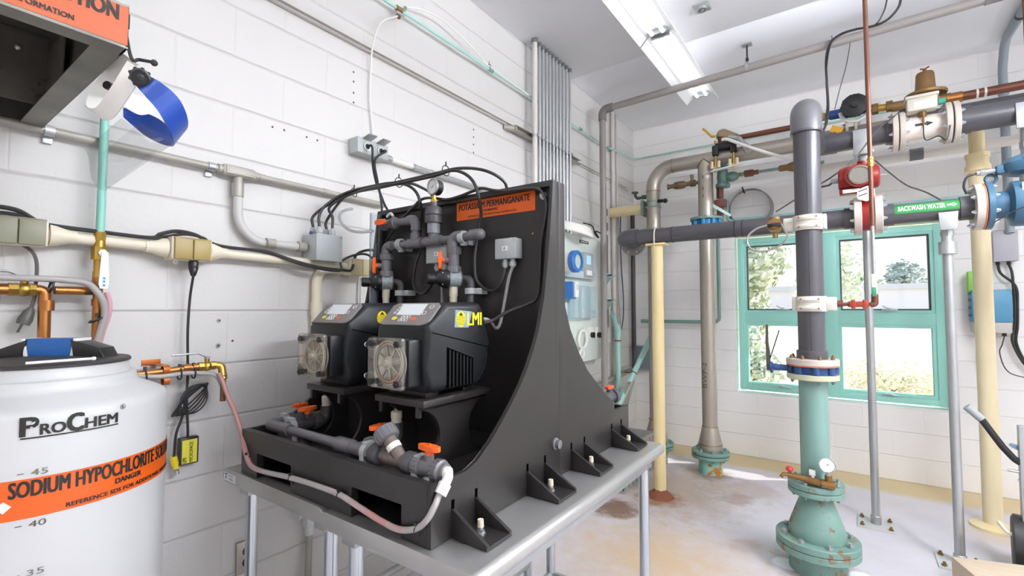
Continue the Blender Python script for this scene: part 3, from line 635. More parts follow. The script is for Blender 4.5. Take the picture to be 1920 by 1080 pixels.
b = MB(); R2 = TR+.0016; f = cyl_fn(R2, -21, 1.003)
b.text('SODIUM HYPOCHLORITE SOLUTION', f, ang_len(96), .032, 0, .044, .03); b.text('DANGER', f, ang_len(14.8), .0115, ang_len(40.8), .026, .025); b.text('REFERENCE SDS FOR ADDITIONAL INFORMATION', f, ang_len(76), .009, ang_len(20.2), .006, .02)
b.build('lettering', m_ink, lb)
b = MB(); f = cyl_fn(R2, -25.5, 1.020)
b.face([b.v(f(*p)) for p in ((0, .012), (.012, .024), (.024, .012), (.012, 0))]); b.build('hazard_diamond', m_wink, lb)
b = MB(); f = cyl_fn(R2, -18.0, 1.167); Wd = ang_len(38.2)
b.text('P', f, Wd*.155, .0375, 0, .003, .03); b.text('RO', f, Wd*.235, .0215, Wd*.18, .003, .02); b.text('C', f, Wd*.155, .0375, Wd*.435, .001, .03); b.text('HEM', f, Wd*.37, .0215, Wd*.615, .003, .02)
n_ = 40
for k in range(n_): x0_, x1_ = Wd*k/n_, Wd*(k+1)/n_; b.quad(f(x0_, -.003), f(x1_, -.003), f(x1_, -.0002), f(x0_, -.0002))
lg = b.build('brand_print', m_ink, tk)
b = MB(); f = cyl_fn(R2+.0004, -18.0, 1.167); b.face([b.v(f(*p)) for p in ((Wd*.085, .019), (Wd*.10, .018), (Wd*.128, .024), (Wd*.132, .032), (Wd*.115, .031), (Wd*.092, .027))]); b.build('leaf_emblem', m_poly, lg)
b = MB(); f = cyl_fn(R2, 20.6, 1.197); c_ = [(.006+.006*math.cos(2*PI*k/24), .006+.006*math.sin(2*PI*k/24)) for k in range(24)]; c2 = [(.006+.0049*math.cos(2*PI*k/24), .006+.0049*math.sin(2*PI*k/24)) for k in range(24)]
for k in range(24): b.face([b.v(f(*p)) for p in (c_[k], c_[(k+1) % 24], c2[(k+1) % 24], c2[k])])
b.text('R', f, .0048, .006, .0037, .003, .01); b.build('trademark_sign', m_ink, lg)
for tx, z, dk in (('45', 1.0885, '#6f6a66'), ('40', .984, '#4c4743'), ('35', .886, '#6f6a66')):
    b = MB(); f = cyl_fn(R2, -17.6, z); b.text(tx, f, .026, .0125, .016, 0, 0); b.quad(f(-.004, .005), f(.006, .005), f(.006, .0068), f(-.004, .0068)); b.build('gallon_mark', M('pencil_'+tx, dk, .7), tk)
b = MB(); p0, p1 = at(48, 681, z=1.315), at(176, 672, z=1.315); b.tube([p0, p0.lerp(p1, .5), p1], .003, 8); b.ball(p1, .0045)
tag(b.build('dip_stick', M('white_rod', '#d9d7d2', .4)), 'thin white rod lying across the black tank lid', 'rod')
# ================================================================ things on the block wall at the side
def clampstrap(b, c, d, r, t=.0025, w_=.02): b.pipe(c, d, r, r+t, w_, 24)
# sheet steel hood, open below, with an orange label along its front
hx0, hx1, hy0, hy1, hz0 = WX, -1.205, -.5, .318, 1.968
m_hood = M('weathered_galvanized_sheet', '#77746d', .45, .8, var=.45, vs=9, rust='#54483a', ra=.6, rs=6)
hd = thing('sheet_metal_hood', 'weathered galvanized hood on the block wall high above the tank, orange label on its front', 'hood', (WX, -.1, hz0))
pe = [(hx1, hz0), (hx1, 2.056), (WX, 2.225), (WX, hz0)]
MB().prism(pe, (0, hy1-.004, 0), X1, Z1, (0, .004, 0)).build('end_plate', m_hood, hd); MB().prism(pe, (0, hy0, 0), X1, Z1, (0, .004, 0)).build('end_plate', m_hood, hd)
MB().b2((hx1-.004, hy0, hz0), (hx1, hy1, 2.056)).build('front_plate', m_hood, hd)
MB().prism([(hx1, 2.056), (WX, 2.225), (WX, 2.229), (hx1, 2.060)], (0, hy0, 0), X1, Z1, (0, hy1-hy0, 0)).build('sloping_top', m_hood, hd)
MB().b2((WX, hy0, hz0), (WX+.004, hy1, 2.225)).build('wall_flange', m_hood, hd)
b = MB(); b.b2((hx1-.045, hy0, hz0), (hx1, hy1, hz0+.004)); b.b2((WX+.03, hy1-.05, hz0+.0002), (hx1-.045, hy1, hz0+.0042)); b.b2((WX, hy0, hz0), (WX+.03, hy1, hz0+.004)); b.build('bottom_lip', m_hood, hd)
b = MB(); b.b2((-1.80, .10, hz0+.02), (-1.797, .30, 2.18)); b.b2((-1.80, .297, hz0+.02), (-1.62, .30, 2.14)); b.build('inner_bracket', m_hood, hd)
for y, z in ((.14, 2.13), (.14, 2.03), (.24, 2.13)): MB().ball((-1.796, y, z), .008, n=10).build('screw', m_steel, hd)
st = MB().b2((hx1, -.35, hz0+.006), (hx1+.0012, hy1-.001, 2.054)).build('hazard_label', m_sticker2, hd); st['label'] = 'orange hazard label'
b = MB(); f = plane_fn((hx1+.0013, -.35, hz0+.006), Y1, Z1); b.text('SODIUM HYPOCHLORITE SOLUTION', f, .47, .031, .18, .047, .03); b.text('REFERENCE SDS FOR ADDITIONAL INFORMATION', f, .285, .0105, .298, .011, .02); b.text('DANGER', f, .075, .012, .38, .029, .02); b.build('lettering', m_ink, st)
# face shield hanging from a hook at the hood's corner
D0 = .985
def fs(u, v_, dd=0.): return EYE+ray(u, v_)*(D0+dd)
hk = MB(); hk.tube(spline([V((hx1-.03, hy1, 2.035)), fs(246, 108, .0), fs(262, 112, .02), fs(289, 117, .02)]), .0035, 8); hk.ball(fs(289, 118, .02), .007, n=10); hk.box(V((hx1-.03, hy1+.003, 2.035)), (.03, .006, .03))
tag(hk.build('hanging_hook', m_rubber), 'thin black hook at the corner of the hood, holding a face shield', 'hook')
sh = thing('face_shield', 'clear face shield with blue crown and white headband hanging from the hood corner', 'face shield', fs(260, 220, 0))
def loft(b, A, B, th=0.003, n=8):
    A, B = spline(A, n), spline(B, n); nrm = []
    for i in range(len(A)):
        t = (A[min(i+1, len(A)-1)]-A[max(i-1, 0)]); nrm.append(t.cross(B[i]-A[i]).normalized()*th)
    q = [[b.v(p) for p in A], [b.v(p) for p in B], [b.v(p+d) for p, d in zip(B, nrm)], [b.v(p+d) for p, d in zip(A, nrm)]]
    for i in range(len(A)-1):
        for j in range(4): b.face((q[j][i], q[j][i+1], q[(j+1) % 4][i+1], q[(j+1) % 4][i]))
    for i in (0, -1): b.face([q[j][i] for j in range(4)])
m_shblue = M('blue_shield_plastic', '#24479a', .3)
b = MB(); loft(b, [fs(250, 154, -.078), fs(274, 182, -.085), fs(300, 214, -.08), fs(320, 256, -.045), fs(320, 272, .0), fs(293, 266, .05), fs(262, 247, .08), fs(231, 219, .09)], [fs(262, 136, -.072), fs(302, 156, -.075), fs(336, 188, -.06), fs(349, 232, .0), fs(332, 248, .04), fs(296, 222, .075), fs(262, 208, .092), fs(231, 202, .1)], .004); b.build('crown', m_shblue, sh)
b = MB(); G_ = []
for i in range(15):
    row = []
    for k in range(29):
        th = -PI/2+PI*k/28; st_ = math.sin(th); s = (i/14)*(1-.22*abs(st_)**8)
        far = V((226, 222)).lerp(V((140, 296)), s); near = V((262, 230)).lerp(V((172, 302)), s); bul = V((82, 42)).lerp(V((38, 60)), s)
        px = far.lerp(near, (1+st_)/2)+bul*math.cos(th); row.append(b.v(fs(px.x, px.y, -.085*st_-.02*math.cos(th))))
    G_.append(row)
for i in range(14):
    for k in range(28): b.face((G_[i][k], G_[i+1][k], G_[i+1][k+1], G_[i][k+1]))
b.build('clear_visor', M_clear('clear_visor_sheet', '#f7f8f8', .02, .02, .2), sh)
m_band = M('milky_headband', '#ece9e2', .45)
b = MB(); ctr = [(256, 124, -.075), (226, 172, -.07), (196, 210, -.02), (176, 204, .03), (190, 168, .08), (222, 130, .09), (244, 108, .05), (256, 124, -.075)]
loft(b, [fs(u-15, v_-9, d) for u, v_, d in ctr[:-1]], [fs(u+15, v_+13, d) for u, v_, d in ctr[:-1]], .003); b.build('headband', m_band, sh)
b = MB(); loft(b, [fs(236, 170, -.03), fs(262, 180, .02), fs(290, 190, .05)], [fs(232, 200, -.02), fs(262, 215, .02), fs(286, 212, .05)], .002); b.build('sweatband', m_band, sh)
b = MB(); c = fs(263, 145, -.085); d_ = (EYE-c).normalized(); b.lathe([(.016, 0), (.0165, .004), (.0165, .010), (.013, .012), (.013, .009), (.006, .009), (.006, .014), (.004, .015)], c, d_, 18)
for k in range(9): u_, w_, _ = basis(d_); b.cyl(c+(u_*math.cos(k*.698)+w_*math.sin(k*.698))*.0155, c+(u_*math.cos(k*.698)+w_*math.sin(k*.698))*.0155+d_*.010, .0035, n=8)
b.build('adjusting_knob', m_black, sh)
c = fs(207, 163, .06); MB().cyl(c, c-FW*.01, .009).build('pivot_stud', m_black, sh)
# upper grey conduit along the wall, with its conduit body and a swept branch down to the grey box
ru = .0135; o_ = .03
def wallrun(name, mat, pts, r, label, cat, group=None, n=14):
    return tag(MB().tube(pts, r, n).build(name, mat), label, cat, group)
A, B = lw(-60, 247, o_), lw(720, 399, o_); B.z = A.z = 1.966
t = thing('metal_conduit', 'upper grey painted conduit running along the block wall behind the face shield', 'conduit', A)
MB().tube([A, B], ru, 14).build('tube', m_gcond, t)
for u in (91, 395):
    p = lw(u, 257+.2*u, o_); p.z = A.z; b = MB(); b.pipe(p, Y1, ru, ru+.003, .022); b.b2(p+V((-.03, -.011, -.034)), p+V((-.018, .011, -.012)), .001); b.build('strap', m_steel, t)
p = lw(446, 346, o_); p.z = A.z; b = MB(); b.box(p+V((.005, 0, 0)), (.036, .128, .046), bev=.014); b.cyl(p-Y1*.075, p-Y1*.055, .018); b.cyl(p+Y1*.055, p+Y1*.075, .018); b.cyl(p+V((0, 0, -.045)), p+V((0, 0, -.015)), .018); b.build('conduit_body', m_gcond, t)
b = MB(); b.box(p+V((.024, 0, 0)), (.004, .105, .03), bev=.0015)
for s in (-.042, .042): b.cyl(p+V((.025, s, 0)), p+V((.028, s, 0)), .004, n=8)
b.build('cover', m_gcond, t)
for u in (490, 610): q = lw(u, 257+.2*u, o_); q.z = A.z; MB().cyl(q-Y1*.012, q+Y1*.012, .0155).build('coupling', m_gcond, t)
q0 = p+V((0, 0, -.045)); e0 = lw(572, 465, .05); e0.z = lw(572, 465, o_).z
t = thing('grey_swept_conduit', 'grey plastic conduit sweeping down from the conduit body to the grey junction box', 'conduit', q0)
b = MB(); b.tube(fillet([q0, V((q0.x, q0.y+.005, e0.z)), V((e0.x, e0.y, e0.z))], .13, 14), .017, 16); b.build('tube', M('grey_plastic_conduit', '#c0bfbb', .45), t)
for z0_, z1_ in ((-.0, -.045),): MB().cyl(q0, q0+V((0, 0, -.05)), .0215).build('coupling', m_gcond, t)
q1 = V((e0.x-.0, e0.y-.17, e0.z)); MB().cyl(q1, q1+Y1*.035, .0205).build('coupling', m_gcond, t)
MB().cyl(V((e0.x, e0.y-.035, e0.z)), V((e0.x, e0.y, e0.z)), .022).build('coupling', m_gcond, t)
# grey junction box on the lower conduit with cable glands
c = lw(612, 464, .065); jb = thing('junction_box', 'square grey junction box with cable glands on top, fed by the swept conduit', 'junction box', c-V((0, 0, .055)))
c0 = V((WX+.065, e0.y+.072, e0.z)); MB().box(c0, (.1, .125, .115), bev=.004).build('box_body', m_box, jb)
b = MB(); b.box(c0+V((.053, 0, 0)), (.012, .127, .117), bev=.003); lid_ = b.build('box_lid', m_box, jb)
for sy in (-.054, .054):
    for sz in (-.05, .05): MB().cyl(c0+V((.059, sy, sz)), c0+V((.0605, sy, sz)), .004, n=10).build('lid_screw', m_steel, lid_)
GL = []
for dx, dy in ((.03, -.035), (-.012, -.038), (.03, .03), (-.012, .028)):
    g_ = c0+V((dx, dy, .0575)); b = MB(); b.cyl(g_, g_+Z1*.008, .012); b.cyl(g_+Z1*.008, g_+Z1*.026, .0155, n=6); b.cyl(g_+Z1*.026, g_+Z1*.034, .011, .009); b.build('cable_gland', m_box, jb); GL.append(g_+Z1*.034)
MB().ball(c0+V((.0, -.055, .064)), .008, (1, 1, 1.2), 10).build('blue_plug', M('navy_plastic', '#3a4a78', .5), jb)
# lower cream conduit with its outlet boxes, and the pipe turned down at its end
rl = .0178; ol = .05; zl = 1.640
A = lw(-70, 441, ol); A.z = zl+.012; B = lw(650, 500, ol); B.z = zl-.01
t = thing('cream_conduit', 'thick cream plastic conduit running along the block wall between outlet boxes', 'conduit', A)
MB().tube([A, B], rl, 16).build('tube', m_beige, t)
def along(u): 
    k = (lw(u, 445+.08*u, ol).y-A.y)/(B.y-A.y); return A.lerp(B, k)
for u in (88, 287, 398): MB().cyl(along(u)-Y1*.012, along(u)+Y1*.012, rl+.0025).build('strap_band', m_white, t)
for u in (30, 352):
    p = along(u)
    for s in (-1, 1): MB().lathe([(.034, .0), (.032, .015), (.0215, .045), (.021, .062)], p+Y1*s*.066, Y1*s, 20).build('hub', m_beige, t)
p_end = B
def outlet(p, label, mat, open_=0, n='outlet_box', w_=.115, h_=.072):
    t = thing(n, label, 'outlet box', p-V((0, 0, h_/2)))
    MB().box(p+V((.004, 0, 0)), (.072, w_+.012, h_+.006), bev=.004).build('box_body', m_beige, t)
    for s in (-1, 1):
        b = MB(); b.box(p+V((.045, s*w_/4, -.002)), (.012, w_/2-.002, h_), bev=.003); b.build('flip_cover', mat, t)
    b = MB(); b.box(p+V((.043, 0, h_/2-.002)), (.014, w_, .008), bev=.002); b.cyl(p+V((.048, -.04, h_/2-.001)), p+V((.048, .04, h_/2-.001)), .003, n=8); b.build('hinge', mat, t)
    b = MB(); b.pipe(p+V((.0, -w_*.32, -h_/2-.01)), X1, .003, .008, .004, 12); b.build('mounting_ear', m_white, t)
    return t
m_tan = M('tan_cover_plastic', '#9c8850', .4); m_olive = M('olive_cover_plastic', '#85846f', .45); m_pale = M('pale_tan_cover', '#c9bb92', .45)
outlet(along(352), 'tan covered outlet box in the middle of the cream conduit, a black plug below it', m_tan)
outlet(along(27), 'olive covered outlet box on the cream conduit behind the tank', m_olive)
pe_ = lw(668, 503, ol); pe_.z = zl-.012
outlet(pe_, 'pale tan outlet box at the end of the cream conduit beside the skid panel', m_pale)
q = lw(600, 517, .03); b = MB(); e1 = lw(588, 605, .03); b.tube(fillet([pe_+V((-.02, -.06, -.015)), V((q.x, e1.y+.01, pe_.z-.015)), V((q.x, e1.y+.012, 1.25))], .1, 14), .021, 16)
b.cyl(V((q.x, e1.y+.012, 1.46)), V((q.x, e1.y+.012, 1.40)), .0255)
tag(b.build('cream_elbow_pipe', m_beige), 'cream plastic pipe curving down from the end outlet box behind the pumps', 'pipe')
b = MB(); q = lw(677, 521, .02); b.tube([q, lw(676, 570, .02)], .006, 10); tag(b.build('thin_wall_conduit', M('white_thin_conduit', '#dfdcd6', .5), None), 'thin white conduit dropping from the end outlet box', 'conduit')
# black cables tied along the top of the cream conduit
def cable(name, pts, r, label, cat='cable', mat=None, group=None, n=8, sm=True): return tag(MB().tube(spline(pts, 7) if sm else pts, r, n).build(name, mat or m_rubber), label, cat, group)
def al(u, dz=.03, dx=.0): p = along(u); return p+V((dx, 0, dz))
cable('black_cable', [al(-60, .06), al(-20, .065), al(30, .062), al(70, .036), al(95, .03), al(180, .028), al(280, .028), al(300, .045), al(330, .062), al(365, .058), al(395, .034), al(430, .026), al(500, .026), al(540, .0, .03), al(580, -.02, .05), al(630, -.025, .06), al(646, -.016, .055), lw(668, 478, .08), lw(690, 469, .1), lw(716, 472, .13)], .0065, 'thick black cable arching over both outlet boxes along the cream conduit')
cable('black_cable', [al(-60, .045), al(20, .05), al(60, .042), al(88, .03, .012), al(200, .026, .012), al(285, .026, .012), al(305, .035), al(345, .055), al(380, .05), al(405, .026, .01), al(500, .02, .016), al(560, -.02, .05), al(620, -.03, .066), lw(640, 490, .11), lw(666, 478, .14), lw(690, 478, .18), lw(706, 494, .24), lw(714, 505, .28)], .0055, 'thinner black cable under the thick one, ending behind the skid panel')
b = MB()
for u, dz in ((90, .0), (287, .0), (402, .0)): b.torus(al(u, .006), Y1, .034, .002, 20, 5)
b.build('w', m_white) if False else b.bm.free()
# plug and cord below the tan box, hanging coil, yellow module
p = along(352)+V((.02, .012, -.045)); b = MB(); b.lathe([(.011, 0), (.016, .01), (.016, .03), (.012, .045), (.007, .06)], p+Z1*.01, -Z1, 14); b.box(p+V((.012, 0, -.03)), (.006, .01, .018), bev=.001)
cord = thing('power_cord', 'black power cord from the tan outlet box, coiled beside the tank, with yellow module', 'power cord', p-V((0, 0, .5)))
b.build('plug', m_black, cord)
bt = lw(352, 819, .03); b = MB(); b.tube(spline([p-Z1*.05, lw(356, 560, .05), lw(352, 620, .045), lw(352, 700, .045), lw(350, 745, .05), lw(352, 800, .04), bt]), .0045, 8); b.build('cable', m_rubber, cord)
b = MB(); pts = []
for k in range(5):
    for j in range(12):
        a = 2*PI*j/12; x, y = (46-k*4)*math.cos(a)+(k-2)*1.5, (5+k*4.2)*math.sin(a)+(k-2)*1.2; r_ = math.radians(43+k*2); ca, sa = math.cos(r_), -math.sin(r_)
        pts.append(lw(360+x*ca-y*sa, 749+x*sa+y*ca, .04+.006*k+.012*math.sin(a+k)))
b.tube(spline(pts, 3), .0031, 7); b.build('cable_coil', m_rubber, cord)
b = MB(); b.tube(spline([lw(350, 735, .05), lw(342, 780, .045), lw(330, 815, .04), lw(326, 858, .04)]), .0045, 8); b.build('branch_cable', m_rubber, cord)
b = MB(); b.lathe([(.009, 0), (.0115, .006), (.0115, .03), (.009, .036), (.009, .046)], lw(325, 856, .04), (lw(331, 884, .04)-lw(325, 856, .04)), 14); cn = b.build('connector', M('yellow_plastic', '#e8cf1f', .4), cord)
MB().cyl(lw(330, 881, .04), lw(331.5, 889, .04), .008).build('connector_tip', m_steel, cn)
a0, a1 = lw(335, 822, .02), lw(369, 865, .02); b = MB(); b.b2((WX+.008, a0.y, a1.z), (WX+.035, a1.y, a0.z), .004); bx = b.build('module_case', m_black, cord)
b = MB(); b.b2((WX+.035, a0.y+.006, a1.z+.005), (WX+.0356, a1.y-.006, a0.z-.008)); lb = b.build('module_label', M('yellow_label', '#e3dc4a', .5), bx)
b = MB(); f = lambda x, y: V((WX+.0362, a0.y+.007+y, a1.z+.008+x)); fr = lambda x, y: V((WX+.0362, a1.y-.007-y, a1.z+.008+x))
b2_ = lambda x, y: V((WX+.0362, a0.y+.024-y, a1.z+.008+x))
b.text('LMI', b2_, .018, .012, .0, .004, .02); b3_ = lambda x, y: V((WX+.0362, a0.y+.042-y, a1.z+.008+x)); b.text('MICROPACE', b3_, .07, .011, .022 if False else .0, .002, .005); b4_ = lambda x, y: V((WX+.0362, a0.y+.056-y, a1.z+.008+x)); b.quad(b4_(.01, 0), b4_(.055, 0), b4_(.055, .002), b4_(.01, .002))
b.build('lettering', m_ink, lb)
MB().cyl(bt, V((bt.x, bt.y, a0.z-.002)), .007).build('strain_relief', m_rubber, cord)
# loose plug hanging behind the copper pipe
c = lw(47, 600, .06); b = MB(); b.lathe([(.006, 0), (.012, .012), (.017, .035), (.015, .05)], c+V((0, .012, .035)), V((0, -.35, -1)), 12)
for s in (-.007, .007, 0): b.cyl(c+V((s, -.006, -.012)), c+V((s, -.014, -.035)), .002, n=6)
b.tube(spline([c+V((0, .012, .035)), c+V((-.01, .02, .09)), c+V((-.02, .01, .2)), c+V((-.02, -.1, .24)), c+V((-.02, -.3, .25))]), .0045, 8)
tag(b.build('loose_plug', M('dark_grey_plug', '#55534f', .5)), 'grey three pin plug hanging loose behind the copper pipe over the tank', 'plug')
# teal water pipe dropping down the wall to a brass ball valve and copper below it
def handle(b, c, d, up, L_, w_=.018, th=.004): # lever plate from c along d
    d = V(d).normalized(); up = V(up).normalized(); s = d.cross(up); b.prism([(0, -w_/2), (L_*.25, -w_/2), (L_, -w_*.42), (L_+.004, 0), (L_, w_*.42), (L_*.25, w_/2), (0, w_/2)], V(c), d, s, up*th)
p0 = lw(191, 110, .06); x_, y_ = p0.x, lw(187, 460, .06).y
t = thing('teal_water_pipe', 'thin teal water pipe down the block wall, ending in a brass valve with white lever', 'water pipe', (x_, y_, 1.2))
b = MB(); b.cyl((x_, y_, 1.66), (x_, y_, 2.6), .0115); b.build('tube', M('teal_pipe_rubbed', '#8ecabb', .4, rust='#b5653a', ra=.72, rs=7), t)
b = MB(); b.cyl((x_, y_, 1.645), (x_, y_, 1.672), .016, n=8); b.cyl((x_, y_, 1.60), (x_, y_, 1.645), .014); b.cyl((x_, y_, 1.585), (x_, y_, 1.625), .021, n=8); b.cyl((x_, y_, 1.545), (x_, y_, 1.585), .0135); b.cyl((x_, y_, 1.53), (x_, y_, 1.548), .0155, n=8); b.build('valve_body', m_brass, t)
b = MB(); b.cyl((x_, y_, 1.605), (x_+.032, y_, 1.605), .009); b.cyl((x_+.03, y_, 1.605), (x_+.036, y_, 1.605), .011, n=6); b.build('stem', m_steel, t)
b = MB(); b.prism([(-.008, 0), (.008, 0), (.010, -.04), (.013, -.10), (.009, -.115), (-.009, -.115), (-.013, -.10), (-.010, -.04)], (x_+.036, y_+.004, 1.608), Y1, Z1, (.005, 0, 0), bev=.001); lv = b.build('lever', M('white_lever', '#e8e8e8', .4), t)
b = MB(); f = lambda x, y: V((x_+.0415, y_+.004+.004-y, 1.50+x)); [b.quad(f(x, .001), f(x+.007, .001), f(x+.007, .007), f(x, .007)) for x in (0, .012, .022)]; b.build('lever_print', M('blue_print', '#4a8fc0', .5), lv)
b = MB(); b.cyl((x_, y_, 1.10), (x_, y_, 1.535), .0125); b.cyl((x_, y_, 1.50), (x_, y_, 1.53), .0155); b.cyl((x_, y_, 1.44), (x_, y_, 1.462), .0155); b.build('copper_tail', m_copper, t)
# copper branch with a ball valve and the riser standing behind the tank
t = thing('copper_water_line', 'bright copper line with a brass ball valve, its elbow dropping behind the tank', 'water pipe', (x_, .3, 1.1))
zc = 1.486; yv = lw(62, 540, .07).y; xc_ = WX+.07
b = MB(); b.cyl((xc_, -.35, zc), (xc_, yv-.045, zc), .0125); b.cyl((xc_, yv-.07, zc), (xc_, yv-.045, zc), .0155); b.tube(fillet([V((xc_, yv-.005, zc)), V((xc_, yv+.025, zc)), V((xc_, yv+.03, 1.1))], .028, 8), .0145, 14); b.cyl((xc_, yv+.03, zc-.06), (xc_, yv+.03, zc-.03), .0175); b.cyl((xc_, yv+.045, zc), (xc_-.01, y_, zc), .0125); b.build('tube', m_copper, t)
b = MB(); b.cyl((xc_, yv-.05, zc), (xc_, yv-.03, zc), .018, n=8); b.ball((xc_, yv-.018, zc), .02); b.cyl((xc_, yv-.01, zc), (xc_, yv+.005, zc), .018, n=8); b.cyl((xc_, yv-.018, zc), (xc_, yv-.018, zc+.03), .009); b.build('valve_body', m_brass, t)
b = MB(); b.cyl((xc_, yv-.018, zc+.028), (xc_, yv-.018, zc+.036), .011, n=6); b.tube([V((xc_, yv-.018, zc+.034)), V((xc_, yv-.05, zc+.05)), V((xc_, yv-.13, zc+.05))], .004, 8); b.build('lever', m_steel, t)
cable('clear_hose', [V((xc_+.01, -.3, zc+.03)), lw(60, 522, .09), lw(110, 524, .09), lw(160, 530, .09), lw(180, 545, .1), lw(194, 566, .1), lw(196, 590, .09), lw(188, 620, .08), lw(178, 655, .07), lw(172, 690, .06)], .0095, 'milky white hose strapped along the copper branch and curving down behind the tank', 'hose', m_hose, n=10)
cable('pink_hose', [lw(200, 548, .08), lw(206, 570, .08), lw(203, 595, .075), lw(194, 620, .07), lw(184, 655, .06), lw(178, 690, .05)], .007, 'pink stained hose beside the milky hose over the tank', 'hose', M('pink_hose_tube', '#cf9dab', .4), n=10)
for i, (u, v_) in enumerate(((96, 536), (176, 545), (182, 598))):
    b = MB(); b.torus(lw(u, v_, .075), (0, 1, -.2) if i < 1 else (0, .6, -1), .021, .003, 18, 6); b.box(lw(u, v_-7, .075), (.008, .008, .014)); tag(b.build('cable_tie', m_rubber), ['black cable tie on the level copper branch over the tank', 'black cable tie where the milky hose bends over the copper', 'black cable tie round the lower hoses and copper tail'][i], 'cable tie')
# lower copper line with bracket, valve and hose spigot
A = lw(235, 693, .09); B = lw(400, 686, .09); zc = 1.226; A.z = zc-.008; B.z = zc
t = thing('copper_sample_line', 'lower copper line with rusty wall brackets, ball valve and spigot beside the tank', 'water pipe', (A.x, B.y, 1.1))
b = MB(); b.cyl(A, B, .0105); 
for u in (350, 368): p = lw(u, 688, .09); p.z = zc; b.cyl(p-Y1*.012, p+Y1*.012, .013)
b.build('tube', m_copper, t)
b = MB(); v0 = lw(388, 683, .09); v0.z = zc; b.cyl(v0-Y1*.028, v0-Y1*.012, .0155, n=8); b.ball(v0, .018); b.cyl(v0+Y1*.01, v0+Y1*.026, .0155, n=8); b.cyl(v0, v0+Z1*.028, .008); b.tube(fillet([v0+Y1*.02, V((B.x+.005, B.y+.025, zc)), V((B.x+.02, B.y+.027, zc-.05))], .02, 6), .013, 12); b.build('valve_body', m_brass, t)
b = MB(); b.cyl(V((B.x+.018, B.y+.027, zc-.13)), V((B.x+.018, B.y+.027, zc-.045)), .009); b.cyl(V((B.x+.018, B.y+.027, zc-.05)), V((B.x+.018, B.y+.027, zc-.035)), .013, n=8); b.build('spigot', m_bronze, t)
b = MB(); b.cyl(v0+Z1*.026, v0+Z1*.034, .010, n=6); b.tube([v0+Z1*.032, v0+V((0, -.03, .048)), v0+V((0, -.11, .046))], .0035, 8); b.build('lever', m_steel, t)
for v_ in (683, 706):
    p = lw(298, v_, .05); b = MB(); b.b2((WX, p.y-.035, p.z-.006), (WX+.004, p.y+.02, p.z+.014), .001); b.b2((WX, p.y-.01, p.z-.004), (WX+.1, p.y+.012, p.z+.000), .001); b.pipe(V((WX+.09, p.y+.006, zc if v_ < 700 else p.z-.01)), Y1, .011, .0155, .018, 18)
    b.build('wall_bracket', M('rusty_copper_bracket', '#b5652c', .5, .5, var=.2, vs=30), t)
for u in (272, 337, 363): p = lw(u, 688, .09); p.z = zc-.008; b = MB(); b.torus(p+V((0, 0, -.01)), Y1, .02, .0028, 16, 6); b.box(p+V((0, 0, .016)), (.008, .008, .014)); tag(b.build('cable_tie', m_rubber), {272: 'black cable tie on the lower copper line nearest the tank', 337: 'black cable tie on the lower copper line before the valve', 363: 'black cable tie on the lower copper line against the valve'}[u], 'cable tie')
cable('milky_tube', [lw(255, 705, .1), lw(300, 706, .1), lw(345, 700, .1), lw(380, 700, .1), lw(405, 704, .1), lw(418, 725, .1)], .008, 'milky hose tied under the lower copper line', 'hose', m_hose, n=10)
# duplex outlet under the tables and a white conduit beside it
a0, a1 = lw(443, 1012, 0), lw(476, 1078, 0); yc = (a0.y+a1.y)/2; zc2 = .455; t = thing('wall_outlet', 'duplex wall outlet with brushed steel cover low on the block wall', 'outlet', (WX, yc, zc2-.06))
MB().b2((WX, yc-.038, zc2-.062), (WX+.012, yc+.038, zc2+.062), .002).build('cover_plate', m_stain, t)
for s in (-1, 1):
    b = MB(); b.lathe([(.0165, 0), (.0165, .004), (.015, .0045)], (WX+.012, yc, zc2+s*.0215), X1, 24); rc = b.build('receptacle', M('dark_receptacle', '#33363f', .4), t)
    b = MB()
    for k in (-.006, .006): b.b2((WX+.0165, yc+k-.0012, zc2+s*.0215-.002), (WX+.0172, yc+k+.0012, zc2+s*.0215+.007))
    b.cyl((WX+.0165, yc, zc2+s*.0215-.008), (WX+.0172, yc, zc2+s*.0215-.008), .0025, n=8); b.build('contact_slot', m_wink, rc)
p = lw(580, 965, .04); t = thing('floor_conduit', 'white conduit with a pull elbow rising from the floor behind the tables', 'conduit', (p.x, p.y, 0))
MB().cyl((p.x, p.y, 0), (p.x, p.y, .47), .014).build('tube', m_gcond, t); b = MB(); b.box((p.x+.004, p.y, .53), (.045, .05, .085), bev=.01); b.cyl((p.x, p.y, .455), (p.x, p.y, .5), .0185); b.cyl((p.x, p.y-.03, .548), (p.x, p.y-.055, .548), .0165); b.cyl((p.x, p.y-.055, .548), (p.x, p.y-.06, .548), .022); b.build('pull_elbow', M('white_painted_metal', '#d5d8d8', .45), t)
# grey weatherproof outlet box high on the wall, with two cords and a conduit
p0 = lw(653, 265, .0); p1 = lw(692, 302, .0); yA, yB, zA, zB = p0.y, p1.y+.06, 2.186, 2.262
t = thing('weatherproof_outlet', 'grey weatherproof outlet box with lifted covers, high on the block wall above the skid', 'outlet box', (WX, (yA+yB)/2, zA))
MB().b2((WX, yA, zA), (WX+.075, yB, zB), .004).build('box_body', m_box, t)
for k in (0, 1):
    yy = yA+(yB-yA)*(.28+.45*k); b = MB(); b.pipe(V((WX+.078, yy, (zA+zB)/2-.003)), X1, .014, .021, .01, 20); b.build('receptacle_ring', m_steel, t)
    MB().cyl((WX+.074, yy, (zA+zB)/2-.003), (WX+.082, yy, (zA+zB)/2-.003), .0135).build('receptacle', m_rubber, t)
    b = MB(); b.prism([(0, 0), (.05, .012), (.052, .016), (0, .006)], (WX+.076, yy-.026, zB-.008), X1, Z1, (0, .05, 0), bev=.001); b.build('lifted_cover', m_galv, t)
